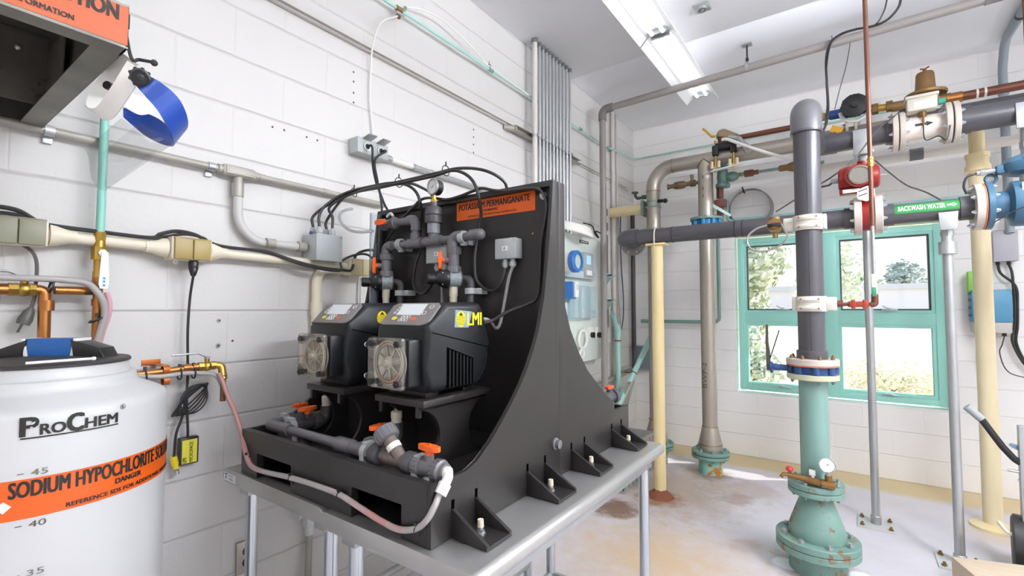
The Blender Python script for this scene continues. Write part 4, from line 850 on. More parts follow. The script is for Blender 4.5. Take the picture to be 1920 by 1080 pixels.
cy0 = V((WX+.03, yB, 2.215)); B = V((WX+.03, 2.6, 2.215)); t = thing('wall_conduit', 'shiny conduit running along the block wall from the weatherproof box towards the riser pipes', 'conduit', cy0)
MB().cyl(cy0, B, .014).build('tube', m_steel, t); MB().cyl(cy0-Y1*.002, cy0+Y1*.05, .0185).build('connector', m_galv, t); MB().cyl(cy0+Y1*.06, cy0+Y1*.2, .0148).build('tape_band', m_white, t)
for dy in (.09, .22): b = MB(); b.b2((WX, cy0.y+dy+.12, 2.205), (WX+.016, cy0.y+dy+.15, 2.225)); b.pipe(V((WX+.03, cy0.y+dy+.135, 2.215)), Y1, .0142, .017, .02, 20); b.build('strap', m_steel, t)
for i, (ys, end) in enumerate(((0, [(703, 300, .14), (708, 340, .17), (712, 360, .2), (716, 395, .24), (710, 430, .25)]), (1, [(699, 310, .13), (706, 345, .16), (714, 365, .2), (722, 385, .22), (732, 402, .24)]))):
    yy = yA+(yB-yA)*(.28+.45*(1-ys)); cable('appliance_cord', [V((WX+.083, yy, 2.222)), V((WX+.11, yy+.005, 2.215))]+[lw(*q) for q in end], .0055, ['black cord from the farther socket of the weatherproof box, dropping behind the panel', 'black cord from the nearer socket of the weatherproof box, crossing the other cord'][i], 'power cord')
# channel and teal air pipe high along the wall, its small valve and loose white tubes
A, B = lw(690, -2, .02), lw(1000, 194, .02); zs = 2.748; t = thing('strut_channel', 'grey steel channel running high along the block wall below the teal air pipe', 'channel', (WX, 2., zs))
A = V((WX, .9, zs)); b = MB(); b.b2((WX, .9, zs-.012), (WX+.003, 3.02, zs+.012)); b.b2((WX, .9, zs+.009), (WX+.02, 3.02, zs+.012)); b.b2((WX, .9, zs-.012), (WX+.02, 3.02, zs-.009)); b.build('channel_web', M('pale_channel_paint', '#c3bfb9', .45), t)
b = MB(); b.b2((WX, 3.02, zs+.0), (WX+.014, 4.9, zs+.006)); b.b2((WX, 3.75, zs-.022), (WX+.012, 4.95, zs-.014)); b.build('channel_tail', M('pale_channel_paint', '#c3bfb9', .45), t)
rt_ = .009; zt = lw(940, 136, .05).z
pts = [lw(735, -6, .05), lw(1000, 180, .05), lw(1082, 243, .05), lw(1140, 284, .05)]
za = sum(p.z for p in pts)/4
cz = bw(1500, 240, .06).z
air = [V((WX+.05, .95, za)), V((WX+.05, 3.2, za)), V((WX+.05, 4.3, za-.0)), V((WX+.05, WY-.06, cz+.0)), V((-1.5, WY-.06, cz)), V((2.2, WY-.06, cz))]
t = thing('teal_air_pipe', 'slim teal air pipe high along the block wall, turning the corner above the window', 'air pipe', (WX, 3, za))
MB().tube(fillet(air, .06, 6), .0085, 12).build('tube', m_tealp, t)
for u in (920, 1088, 1140): p = lw(u, {920: 125, 1088: 246, 1140: 282}[u], .05); p.z = za-(.0 if u < 1100 else .0); b = MB(); b.cyl(p-Y1*.02, p+Y1*.02, .014); b.build('coupling', m_teal, t)
p = lw(742, 5, .05); p = V((WX+.05, lw(748, 26, .05).y, za)); t2 = thing('air_valve', 'small brass drain valve on the teal air pipe, with white tubes attached', 'valve', p-V((0, 0, .05)))
b = MB(); b.cyl(p-Y1*.02, p+Y1*.02, .0145); b.cyl(p-Z1*.05, p, .0085); b.box(p-Z1*.028, (.02, .02, .022), bev=.003); b.build('valve_body', m_bronze, t2)
b = MB(); b.box(p+V((.014, 0, -.03)), (.006, .05, .012)); b.build('lever', m_steel, t2)
MB().cyl(p+V((0, .03, 0)), p+V((0, .045, .035)), .009).build('tube_fitting', m_tealr, t2)
cable('white_air_tube', [p+V((0, 0, -.035)), lw(715, 42, .05), lw(700, 80, .04), lw(695, 130, .02), lw(694, 190, .015), lw(699, 240, .015), lw(702, 262, .02)], .0045, 'white air tube arching from the little valve down to the weatherproof box', 'tube', m_white)
cable('white_air_tube', [p+V((0, .045, .035)), lw(790, 18, .06), lw(830, 38, .06), lw(868, 72, .06), lw(900, 105, .06), lw(917, 124, .06), lw(990, 178, .058)], .0045, 'white air tube looping above the teal pipe towards the riser pipes', 'tube', m_white)
b = MB(); q = lw(917, 124, .055); b.torus(q, Y1, .013, .002, 14, 5); b.box(q+V((0, 0, .02)), (.003, .003, .025)); tag(b.build('cable_tie', m_rubber), 'black cable tie high up on the teal air pipe', 'cable tie')
# row of thin riser conduits reaching the ceiling
us = [1003, 1012, 1019, 1025.4, 1031.4, 1037.8, 1044.2, 1050.5, 1056.6, 1062.8, 1069.2]
zk = lw(1035, 272, .09).z
sx_ = WX+.05; t = thing('strut_rail', 'grey strut rail standing off the block wall, holding the row of riser conduits', 'channel', (sx_, 3.3, zk-.02))
b = MB(); b.b2((sx_-.02, 2.72, zk-.02), (sx_+.02, 2.723, zk+.02)); b.b2((sx_-.02, 2.72, zk-.02), (sx_-.017, 3.72, zk+.02)); b.b2((sx_-.02, 2.72, zk+.017), (sx_+.02, 3.72, zk+.02)); b.b2((sx_-.02, 2.72, zk-.02), (sx_+.02, 3.72, zk-.017)); b.build('rail', m_gcond, t)
MB().cyl((WX, 2.66, zk), (sx_, 2.75, zk), .02).build('standoff', m_gcond, t)
for i, u in enumerate(us):
    y = lw(u, 300, .09).y; r = .02 if i == 0 else .0118
    t = thing('riser_conduit', 'wide white riser conduit at the near end of the riser row' if i == 0 else 'thin metal riser conduit in the row clamped to the strut rail', 'conduit', (WX+.09, y, 1.2), None if i == 0 else 'thin riser conduits in a row')
    MB().cyl((WX+.09, y, 1.2), (WX+.09, y, CEIL), r, n=12).build('tube', M('white_riser_paint', '#d6d2cc', .45) if i == 0 else M('riser_metal', '#c4c6c8', .36, .6), t)
    b = MB(); b.pipe(V((WX+.09, y, zk)), Z1, r, r+.003, .022, 16); b.box(V((WX+.09+r+.008, y, zk)), (.014, .014, .02), bev=.002); b.build('pipe_clamp', m_galv, t)
    MB().cyl((WX+.09, y, CEIL-.03), (WX+.09, y, CEIL-.002), r+.005, n=12).build('end_bushing', M('grey_bushing', '#7b7d80', .5), t)
# ================================================================ pipework on the skid
def uvalve(t, c, a, hd, mat=m_pvc, L_=.1, r=.0215, hl=.062, name='ball_valve', hcol=None):
    """true union ball valve: ribbed nuts, body, orange butterfly handle pointing along hd"""
    a = V(a).normalized(); c = V(c); hd = V(hd).normalized(); b = MB()
    b.cyl(c-a*L_*.22, c+a*L_*.22, r)
    for s in (-1, 1):
        p0 = c+a*s*L_*.2; b.lathe([(r*1.2, 0), (r*1.28, .003), (r*1.28, L_*.22), (r*1.1, L_*.25), (r*.95, L_*.26), (r*.95, L_*.36), (r*.85, L_*.37)], p0, a*s, 24)
        u, w_, _ = basis(a)
        for k in range(18): d = u*math.cos(k*PI/9)+w_*math.sin(k*PI/9); b.tube([p0+a*s*.003+d*r*1.28, p0+a*s*L_*.21+d*r*1.28], .0016, 5)
    b.cyl(c, c+hd*(r+.012), r*.55); v_ = b.build(name, mat, t)
    b = MB(); h0 = c+hd*(r+.010); b.cyl(h0, h0+hd*.016, r*.5); s = a.cross(hd)
    pl = [(-hl*.5, -.004), (-hl*.42, -.010), (-.012, -.0125), (.012, -.0125), (hl*.42, -.010), (hl*.5, -.004), (hl*.5, .004), (hl*.42, .010), (.012, .0125), (-.012, .0125), (-hl*.42, .010), (-hl*.5, .004)]
    b.prism(pl, h0+hd*.013, a, s, hd*.013, bev=.002); b.box(h0+hd*.027, (.006, .006, .006)); h = b.build('valve_handle', m_orange, v_); h['label'] = 'orange butterfly valve handle'; return v_
def sock(b, c, a, r=.0215, l=.03): b.cyl(V(c)-V(a).normalized()*l/2, V(c)+V(a).normalized()*l/2, r)
DY, DZ, r1 = 1.345, 1.700, .0155
dm = thing('discharge_manifold', 'grey plastic discharge pipework with gauge and orange valves on the skid back panel', 'pipework', (-1.4, DY, 1.45))
xa, xt1, xt2, xb, xe = -1.628, -1.447, -1.345, -1.237, -1.11
b = MB()
b.tube(fillet([V((xa, DY, 1.56)), V((xa, DY, DZ)), V((xb, DY, DZ))], .024, 8), r1, 16); b.cyl((xb, DY, DZ), (xe, DY, DZ+.006), r1); b.cyl((xb, DY, DZ+.012), (xb, DY, 1.55), r1)
b.build('pipe', m_pvc, dm)
b = MB(); b.tube(fillet([V((xa, DY, DZ-.045)), V((xa, DY, DZ)), V((xa+.045, DY, DZ))], .02, 8), .0215, 16); b.build('elbow', m_pvc, dm)
for x in (xt1, xt2): b = MB(); b.cyl((x-.042, DY, DZ), (x+.042, DY, DZ), .0215); b.cyl((x, DY, DZ), (x, DY, DZ+.04), .0215); b.build('tee', m_pvc, dm)
b = MB(); b.tube(fillet([V((xb, DY-.004, DZ-.05)), V((xb, DY-.004, DZ+.006)), V((xb+.05, DY, DZ+.006))], .02, 8), .0222, 16); b.build('elbow', m_pvc, dm)
b = MB(); b.cyl((xe-.04, DY, DZ+.006), (xe+.003, DY, DZ+.006), .0215); b.ball((xe+.003, DY, DZ+.006), .0212); b.build('end_elbow', m_pvc, dm)
for x in (-1.54, -1.19):
    b = MB(); b.pipe((x, DY, DZ+.002), X1, .017, .024, .022); b.b2((x-.011, DY+.02, DZ-.024), (x+.011, PF, DZ+.006), .002); b.b2((x-.011, DY-.004, DZ-.03), (x+.011, DY+.014, DZ-.02), .002); b.build('pipe_clamp', m_box, dm)
# branch to the calibration column
zb2 = 1.797; b = MB(); b.tube(fillet([V((xt1, DY, DZ+.02)), V((xt1, DY, zb2)), V((-1.66, DY, zb2))], .024, 8), r1, 16); b.build('pipe', m_pvc, dm)
b = MB(); b.tube(fillet([V((xt1, DY, zb2-.045)), V((xt1, DY, zb2)), V((xt1-.045, DY, zb2))], .02, 8), .0215, 16); b.build('elbow', m_pvc, dm)
uvalve(dm, (-1.612, DY, zb2), X1, -Y1, L_=.1, r=.019)
b = MB(); b.tube(fillet([V((-1.64, DY+.01, zb2+.035)), V((-1.615, DY+.01, zb2+.05)), V((-1.6, DY+.01, zb2+.033))], .01, 4), .006, 8); b.build('vent_plug', m_white, dm)
# gauge on its diaphragm seal
b = MB(); b.cyl((xt2, DY, DZ+.03), (xt2, DY, DZ+.07), .026); b.build('seal_base', M('printed_grey_pvc', '#83858b', .4, var=.3, vs=60), dm)
b = MB(); b.lathe([(.03, .07), (.034, .072), (.034, .1), (.031, .102), (.034, .104), (.034, .128), (.029, .135), (.017, .138), (.016, .155)], (xt2, DY, DZ), Z1, 28); b.build('diaphragm_seal', m_pvcd, dm)
b = MB(); b.cyl((xt2, DY, DZ+.153), (xt2, DY, DZ+.166), .014, n=6); b.cyl((xt2, DY, DZ+.165), (xt2, DY, DZ+.19), .0095, n=8); b.build('brass_stem', m_brass, dm)
gc = V((xt2+.006, DY-.012, DZ+.215)); gauge_n = V((-.12, -1, .0)).normalized()
def gauge(t, c, n, R, name='pressure_gauge', depth=.03, rim=m_steel, case=m_black):
    b = MB(); b.lathe([(R*.96, -depth), (R*1.0, -depth*.85), (R, 0)], c, n, 36); g_ = b.build(name, case, t)
    b = MB(); b.lathe([(R, -.004), (R*1.06, 0), (R*1.06, .004), (R*.98, .007), (R*.9, .005)], c, n, 36, cap=False); b.build('bezel', rim, g_)
    b = MB(); b.disc(c+n*.002, n, R*.92, .002, 36); b.build('dial_face', M('white_dial', '#f1f0ec', .4), g_)
    u = Z1.cross(n).normalized(); b = MB(); e = c+n*.0036
    for k in range(28):
        a = math.radians(225-270*k/27); d = u*math.cos(a)+Z1*math.sin(a); s = u*-math.sin(a)+Z1*math.cos(a); l = .10 if k % 3 else .2
        b.quad(e+d*R*.85-s*.0003*R/.03, e+d*R*.85+s*.0003*R/.03, e+d*R*(.85-l)+s*.0003*R/.03, e+d*R*(.85-l)-s*.0003*R/.03)
    d = (u*.8+Z1*.5).normalized(); s = n.cross(d); b.face([b.v(q) for q in (e-d*R*.3-s*R*.05, e+d*R*.62, e-d*R*.3+s*R*.05)]); b.disc(e, n, R*.07, .001, 12)
    b.build('dial_print', m_ink, g_); return g_
gauge(dm, gc, gauge_n, .0315)
# valves and black relief valves over each pump
for i, x in enumerate((xa, xb)):
    uvalve(dm, (x, DY, 1.617), Z1, (-.75, -.66, 0), L_=.115, r=.0215, hl=.07)
    zp = 1.545; c = V((x, DY, zp)); pa = V((-.6, -.8, 0)); b = MB(); b.cyl(c-pa*.03, c+pa*.022, .031, n=28); b.cyl(c, c+Z1*.04, .02); pv = b.build('relief_valve', m_pvcd, dm)
    b = MB(); b.pipe(c-pa*.003, pa, .031, .0317, .044, 28); b.build('valve_label', M('silver_print_label', '#8d9799', .35, var=.6, vs=110), pv)
    b = MB(); b.lathe([(.034, .018), (.036, .022), (.036, .036), (.03, .048), (.022, .062), (.018, .066), (.018, .07), (.0205, .073), (.0205, .098), (.017, .102), (.0, .102)], c, pa, 28); kb = b.build('bonnet', m_black, pv)
    u_, w_, _ = basis(pa); b = MB()
    for k in range(4): a = PI/4+k*PI/2; b.ball(c+pa*.044+(u_*math.cos(a)+w_*math.sin(a))*.029, .0045, n=8)
    b.build('bonnet_screw', m_steel, kb)
    b = MB(); b.tube(fillet([c-pa*.025, c+V((.068, .025, 0)), c+V((.075, .01, -.17))], .022, 8), .0145, 14); b.build('return_pipe', m_pvcd, dm)
    b = MB(); b.pipe(c+V((.075, .01, -.047)), Z1, .0145, .02, .022); b.b2(c+V((.05, .018, -.059)), c+V((.118, .03, -.036)), .002); b.b2(c+V((.05, .03, -.059)), c+V((.118, .06, -.036)), .001); b.build('pipe_clamp', m_box, dm)
    b = MB(); b.cyl(c-Z1*.03, c-Z1*.066, .0165, n=16); b.cyl(c-Z1*.066, c-Z1*.09, .0145, n=16); b.build('beige_union', M('beige_fitting', '#cfc7b4', .45), dm)
    b = MB(); px = PXC[i]-.01; b.tube(spline([c-Z1*.088, c-Z1*.15, V((px-.07, 1.3, 1.36)), V((px-.09, 1.12, 1.33)), V((px-.1, .92, 1.32))]), .006, 10); b.build('pump_tube', m_hose, dm)
# calibration column
cc = V((-1.69, 1.33, 0)); t = thing('calibration_column', 'clear calibration column with blue tinted liquid standing behind the farther pump', 'calibration column', (cc.x, cc.y, .97))
MB().pipe(cc+Z1*1.42, Z1, .0205, .022, .86, 28).build('clear_tube', M_clear('clear_column_tube', '#f6f8fa', .04, .0), t)
MB().cyl(cc+Z1*1.0, cc+Z1*1.585, .0202, n=24).build('liquid', M_clear('blue_tinted_liquid', '#9ca3cc', .05, .12), t)
b = MB(); b.cyl(cc+Z1*.97, cc+Z1*1.0, .026); b.build('base_cap', m_pvcd, t)
b = MB()
for k in range(26): z = 1.3+k*.012; a0 = -2.35; [b.quad(*[cc+V((math.cos(a)*.0225, math.sin(a)*.0225, zz)) for a, zz in ((a0, z), (a0+(.5 if k % 5 == 0 else .28), z), (a0+(.5 if k % 5 == 0 else .28), z+.0016), (a0, z+.0016))])]
b.build('scale_mark', m_wink, t)
b = MB(); z0 = 1.8; b.tube(spline([at(700, 433, y=1.30), at(680, 435, y=1.28), at(660, 433, y=1.28), at(645, 424, y=1.28), at(637, 410, y=1.28), at(640, 398, y=1.3), at(652, 393, y=1.32), at(660, 392, y=1.36)]), .0065, 10)
tag(b.build('clear_tubing', M_clear('clear_tubing', '#e6e8ea', .2, .3)), 'loop of clear tubing beside the panel edge at the calibration column', 'tube')
# grey junction boxes on the panel
def pbox(u0, v0, u1, v1, label):
    a, c = at(u0, v0, y=PF-.045), at(u1, v1, y=PF-.045); t = thing('panel_junction_box', label, 'junction box', V(((a.x+c.x)/2, PF, c.z)))
    MB().b2((a.x, PF-.032, c.z), (c.x, PF, a.z), .003).build('box_body', m_box, t); ld = MB().b2((a.x-.001, PF-.045, c.z-.001), (c.x+.001, PF-.033, a.z+.001), .003).build('box_lid', m_box, t)
    for x in (a.x+.008, c.x-.008):
        for z in (a.z-.008, c.z+.008): MB().cyl((x, PF-.0455, z), (x, PF-.0448, z), .0035, n=10).build('lid_screw', m_steel, ld)
    m_ = V(((a.x+c.x)/2, PF-.0453, (a.z+c.z)/2)); lb = MB().b2(m_+V((-.013, 0, -.008)), m_+V((.013, -.0006, .009))).build('number_label', m_white, ld)
    b = MB(); f = plane_fn(m_+V((-.004, -.0007, -.004)), X1, Z1); b.quad(f(.0, 0), f(.004, 0), f(.004, .008), f(.0, .008)); b.build('label_print', m_ink, lb)
    gl = []
    for k in (.33, .68):
        g_ = V((a.x+(c.x-a.x)*k, PF-.02, c.z)); b = MB(); b.cyl(g_, g_-Z1*.01, .010); b.cyl(g_-Z1*.01, g_-Z1*.026, .0125, n=6); b.cyl(g_-Z1*.026, g_-Z1*.032, .009, .007); b.build('cable_gland', m_box, t); gl.append(g_-Z1*.032)
    return gl
g1 = pbox(799, 462, 838, 491, 'small grey junction box on the panel, nearly hidden behind the pipework')
g2 = pbox(928, 449, 966, 483, 'small grey junction box on the open panel face under the warning sticker')
py = lambda u, v_, d=.03: at(u, v_, y=PF-d)
m_cab = M('black_cable_jacket', '#2a2828', .42)
cable('arched_cable', [GL[0], GL[0]+Z1*.05, lw(613, 383, .1), lw(653, 360, .17), at(713, 346, y=1.28), at(747, 341, y=1.30), at(813, 326, y=1.33), at(857, 316, y=1.36), at(897, 317, y=1.4), at(927, 327, y=1.43), at(947, 343, y=1.47), at(951, 362, y=1.49)], .0062, 'black cable arching highest from the grey box to the far side of the panel top', mat=m_cab)
cable('arched_cable', [GL[2], GL[2]+Z1*.05, lw(618, 388, .1), lw(655, 365, .17), at(714, 349, y=1.26), at(748, 344, y=1.28), at(813, 330, y=1.3), at(847, 320, y=1.31), at(870, 325, y=1.32), at(887, 340, y=1.325), at(897, 367, y=1.325), at(902, 400, y=1.375), at(898, 425, y=1.388), py(893, 460, .016), py(890, 493), py(893, 523), py(910, 542), py(930, 543), py(943, 522), g2[0]], .0062, 'black cable arching over the sticker and looping down to the open panel box', mat=m_cab)
cable('arched_cable', [GL[1], GL[1]+Z1*.05, lw(621, 380, .09), lw(657, 363, .15), at(716, 351, y=1.3), at(747, 345, y=1.32), at(765, 348, y=1.31), at(780, 360, y=1.3), at(788, 380, y=1.3), at(792, 410, y=1.385), at(791, 440, y=1.39), py(788, 470, .018), py(780, 493), py(775, 527), py(782, 547), py(797, 549), py(813, 527), g1[0]], .0062, 'black cable arching down past the gauge to the box hidden by pipework', mat=m_cab)
cable('arched_cable', [GL[3], GL[3]+Z1*.04, lw(640, 375, .1), lw(662, 362, .16), at(718, 350, y=1.34), at(749, 343, y=1.36), at(770, 344, y=1.38), at(787, 350, y=1.41), at(807, 362, y=1.45), at(815, 380, y=1.49)], .0062, 'black cable arching lowest and dropping behind the panel near the gauge', mat=m_cab)
cable('panel_cable', [py(724, 452, .02), py(747, 420, .03), py(780, 383, .03), py(793, 373, .02), at(810, 371, y=1.372), at(838, 374, y=1.372), at(865, 367, y=1.372), at(890, 357, y=1.37), at(905, 353, y=1.37), at(925, 357, y=1.37), at(947, 358, y=1.372), at(977, 355, y=1.372), at(1003, 353, y=1.372), py(1014, 358, .02), py(1022, 370, .012), py(1025, 388, .01), py(1023, 406, .01), py(1018, 434, .01), py(1014, 462, .01), py(1013, 490, .01), py(1012, 515, .01), py(1010, 545, .015), py(1003, 563, .03), py(988, 571, .05), py(960, 581, .08), py(938, 592, .11), at(917, 603, y=1.24), V((-1.04, 1.19, 1.38))], .006, 'long black cable draped along the panel top and down its edge to the near pump', mat=m_cab)
cable('grey_panel_cable', [g2[1], py(960, 503, .02), py(953, 527, .03), py(943, 583, .05), py(937, 609, .07), py(928, 615, .09), at(913, 599, y=1.24), V((-1.04, 1.19, 1.39))], .006, 'grey cable dropping from the open panel box to the near pump', mat=M('grey_cable', '#8b8a88', .45))
cable('grey_panel_cable', [g1[1], py(829, 520, .03), py(829, 560, .05), at(829, 590, y=1.22)], .006, 'grey cable dropping from the hidden panel box behind the near pump', mat=M('grey_cable', '#8b8a88', .45))
for i, (u, v_, y, d) in enumerate(((664, 361, None, (1, .4, .2)), (748, 342, 1.32, X1), (836, 320, 1.33, X1))):
    p = at(u, v_, y=y) if y else lw(u, v_, .17); b = MB(); b.torus(p, d, .02, .0022, 18, 5); b.box(p+Z1*.026, (.004, .004, .018)); tag(b.build('cable_tie', m_rubber), 'black cable tie round the arched cables '+('nearest the grey box', 'half way along', 'nearest the sticker')[i], 'cable tie')
# suction pipework on the deck
HY, HZ = .875, 1.026
r1 = .0145; sm = thing('suction_manifold', 'grey plastic suction pipework with orange valves along the front of the skid deck', 'pipework', (-1.25, HY, .97))
xl1, xl2, xl3 = -1.675, -1.585, -1.172
b = MB(); b.tube(fillet([V((xl1, 1.32, HZ)), V((xl1, HY, HZ)), V((-1.0, HY, HZ))], .024, 8), r1, 16); b.cyl((xl2, HY, HZ), (xl2, 1.02, HZ), r1); b.cyl((xl3, HY, HZ), (xl3, 1.0, HZ), r1); b.cyl((-1.0, HY, HZ), (-.855, HY, HZ), r1); b.build('pipe', m_pvc, sm)
b = MB(); b.tube(fillet([V((xl1, HY+.045, HZ)), V((xl1, HY, HZ)), V((xl1+.045, HY, HZ))], .02, 8), .0188, 16); b.build('elbow', m_pvc, sm)
for x in (xl2, xl3): b = MB(); b.cyl((x-.045, HY, HZ), (x+.045, HY, HZ), .0188); b.cyl((x, HY, HZ), (x, HY+.045, HZ), .0188); b.build('tee', m_pvc, sm)
MB().cyl((-1.27, HY, HZ), (-1.2, HY, HZ), .0218).build('coupling', m_pvc, sm)
uvalve(sm, (xl1, .99, HZ), Y1, Z1, L_=.1, r=.019, hl=.058); uvalve(sm, (xl2, .965, HZ), Y1, Z1, m_pvcd, L_=.108, r=.021, hl=.07); uvalve(sm, (xl3, .947, HZ), Y1, Z1, L_=.1, r=.02, hl=.066)
for x, y in ((xl2, 1.04), (xl3-.0, 1.015)):
    b = MB(); b.tube(fillet([V((x, y-.045, HZ)), V((x, y, HZ)), V((x, y, HZ+.05))], .02, 8), .0205, 14); b.build('elbow', m_pvcd, sm)
    b = MB(); b.lathe([(.016, .045), (.016, .062), (.0175, .064), (.0175, .082), (.013, .086)], (x, y, HZ), Z1, 16); b.build('union_nut', M('ivory_fitting', '#e6e0cf', .45), sm)
    b = MB(); b.tube(spline([V((x, y, HZ+.08)), V((x-.005, y, HZ+.13)), V((x+.01, y-.03, HZ+.19))]), .006, 10); b.build('pump_tube', m_hose, sm)
for x, y, d in ((xl1+.0, .93, Y1), (xl2, .905, Y1), (-1.128, HY, X1), (-.918, HY, X1)):
    b = MB(); c = V((x, y, HZ)); b.pipe(c, d, .0165, .0255, .02); b.box(c-Z1*.03, (.05 if d == Y1 else .02, .02 if d == Y1 else .05, .052), bev=.003); b.box(c+Z1*.026, (.03 if d == Y1 else .018, .018 if d == Y1 else .03, .008), bev=.002); b.build('pipe_clamp', m_box, sm)
for x in (-1.45, -1.2): MB().b2((x-.012, HY-.02, .97), (x+.012, HY+.02, 1.01), .002).build('pipe_support', m_skid, sm)
# wye strainer between two unions
for x in (-1.085, -.95): MB().lathe([(.026, 0), (.03, .004), (.03, .03), (.027, .034), (.021, .036)], (x-.018, HY, HZ), X1, 24).build('union_nut', m_pvcd, sm)
st_ = V((-.985, HY, HZ)); d = V((-.72, -.02, .69)).normalized(); b = MB(); b.cyl((-1.05, HY, HZ), (-.94, HY, HZ), .0195); b.lathe([(.0175, 0), (.0195, .075)], st_, d, 20); stn = b.build('wye_strainer', M('smoky_clear_pvc', '#6c6058', .25), sm)
b = MB(); b.lathe([(.026, 0), (.0305, .003), (.0305, .034), (.026, .038), (.0, .038)], st_+d*.07, d, 24); u, w_, _ = basis(d)
for k in range(16): q = u*math.cos(k*PI/8)+w_*math.sin(k*PI/8); b.tube([st_+d*.074+q*.0305, st_+d*.102+q*.0305], .002, 5)
b.build('strainer_cap', m_pvc, stn)
b = MB(); b.pipe(st_+d*.045, d, .0192, .0202, .016, 20); b.build('white_band', m_white, stn)
uvalve(sm, (-.885, HY, HZ), X1, Z1, L_=.105, r=.022, hl=.072)
b = MB(); b.cyl((-.85, HY, HZ), (-.822, HY, HZ), .015, n=10); b.build('grey_adapter', M('light_grey_fitting', '#a9a79f', .4), sm)
b = MB(); b.cyl((-.832, HY, HZ), (-.818, HY, HZ), .0165, n=12); e0_ = at(840, 895, y=.862); e1_ = at(831, 916, y=.842); e2_ = at(825, 927, y=.834); b.tube(fillet([V((-.82, HY, HZ)), e0_, e1_], .012, 6), .0125, 12); b.cyl(e0_.lerp(e1_, .55), e2_, .0155, n=8); b.build('white_elbow', m_white, sm)
# pink stained hose across the front of the skid
fy = .803; fr = lambda u, v_: at(u, v_, y=fy)
hp = [lw(410, 700, .11), lw(416, 712, .12), at(428, 745, x=-1.83), at(441, 775, x=-1.79), at(453, 812, x=-1.752), fr(461, 850), fr(471, 873), fr(494, 884), fr(543, 895), fr(595, 911), fr(636, 927), fr(677, 953), fr(718, 979), fr(750, 993), fr(781, 991), fr(801, 974), at(815, 949, y=.815), at(821, 934, y=.829), at(825, 925, y=.835)]
sp_ = spline(hp, 8); b = MB(); m_midpink = M('faintly_pink_hose', '#ae9693', .35); cuts = [0, 48, 56, 64, 84, 90, 98, 106, len(sp_)-1]
for k in range(8): b.mi = (1, 2, 0, 0, 2, 1, 2, 0)[k]; b.tube(sp_[cuts[k]:cuts[k+1]+1], .0078, 12)
tag(b.build('suction_hose', [m_hose, m_pink, m_midpink]), 'milky pink stained hose tied across the front board of the skid', 'hose')
for i, (u, v_) in enumerate(((463, 857), (545, 896), (636, 927), (781, 991))):
    b = MB(); p = fr(u, v_)+V((0, .002, 0)); b.torus(p, (1, 0, -.5) if i else (.2, 0, -1), .0098, .0018, 16, 5); b.box(p+V((.002, -.006, .012)), (.007, .006, .008)); b.box(p+V((.003, .004, -.014)), (.003, .003, .012))
    tag(b.build('cable_tie', m_rubber), 'black cable tie holding the milky hose on the front board, '+('far corner', 'beside the first slot', 'between both slots', 'near end')[i], 'cable tie')
# ================================================================ large pipework along the window wall
def flange(t, c, a, R, th, mat, nb=8, name='flange', bolt=None, out=1, ri=0.):
    """bolted flange plate; bolts stand out on the side(s) given by out (1, -1 or 2 for both)"""
    a = V(a).normalized(); c = V(c); b = MB(); b.disc(c, a, R, th, 40, .003); u, w_, _ = basis(a); b.mi = 1
    for k in range(nb):
        d = u*math.cos(2*PI*(k+.5)/nb)+w_*math.sin(2*PI*(k+.5)/nb); p = c+d*R*.82
        for s in ((1, -1) if out == 2 else (out,)): b.cyl(p+a*s*th/2, p+a*s*(th/2+.012), R*.085, n=6); b.cyl(p+a*s*(th/2+.012), p+a*s*(th/2+.02), R*.05, n=8)
    return b.build(name, [mat, bolt or m_steel], t)
# grey backwash line across the window with its elbow
YB, ZB, rb = 3.66, 2.0, .0595
t = thing('backwash_pipe', 'long level grey plastic pipe across the window top, carrying the red meter', 'pipe', (-.7, YB, ZB-.07))
b = MB(); b.tube(fillet([V((-1.50, 3.86, ZB)), V((-1.50, YB, ZB)), V((.03, YB, ZB))], .07, 10), rb, 24); b.build('tube', m_pvcd, t)
b = MB(); b.tube(fillet([V((-1.50, YB+.10, ZB)), V((-1.50, YB, ZB)), V((-1.38, YB, ZB))], .065, 10), rb+.008, 24); b.build('elbow', m_pvcd, t)
flange(t, (-1.50, 3.875, ZB), Y1, .115, .022, M('grey_flange_plastic', '#88847f', .45), 8, out=-1)
b = MB(); b.cyl((.157, YB, ZB), (.555, YB, ZB), rb); b.build('tube', m_pvcd, t)
for x in (.005, .19, .54): MB().cyl((x-.03, YB, ZB), (x+.03, YB, ZB), rb+.008, n=28).build('socket', m_pvcd, t)
for x in (-1.1, -.66, -.61): b = MB(); b.pipe((x, YB, ZB), X1, rb, rb+.002, .007, 28); b.build('cable_tie', m_rubber, t)
lb = None; b = MB(); x0, x1 = .222, .508
def pf(x, y): a = -.05+y/(rb+.001); return V((x0+x, YB-(rb+.0012)*math.cos(a), ZB+(rb+.0012)*math.sin(a)))
n_ = 10; rows = [[b.v(pf(x, -.006+.062*k/n_)) for k in range(n_+1)] for x in (0, x1-x0)]
for k in range(n_): b.face((rows[0][k], rows[1][k], rows[1][k+1], rows[0][k+1]))
lb = b.build('pipe_marker', M('green_marker', '#25803b', .4), t); lb['label'] = 'green backwash pipe marker'
b = MB(); f2 = lambda x, y: (lambda q: q+(q-V((q.x, YB, ZB))).normalized()*.0008)(pf(x, y))
b.text('BACKWASH WATER', f2, .208, .030, .016, .010, .02)
for P in (((.232, .019), (.256, .019), (.256, .029), (.232, .029)), ((.256, .011), (.275, .024), (.256, .037))): b.face([b.v(f2(*q)) for q in P])
b.build('lettering', m_wink, lb)
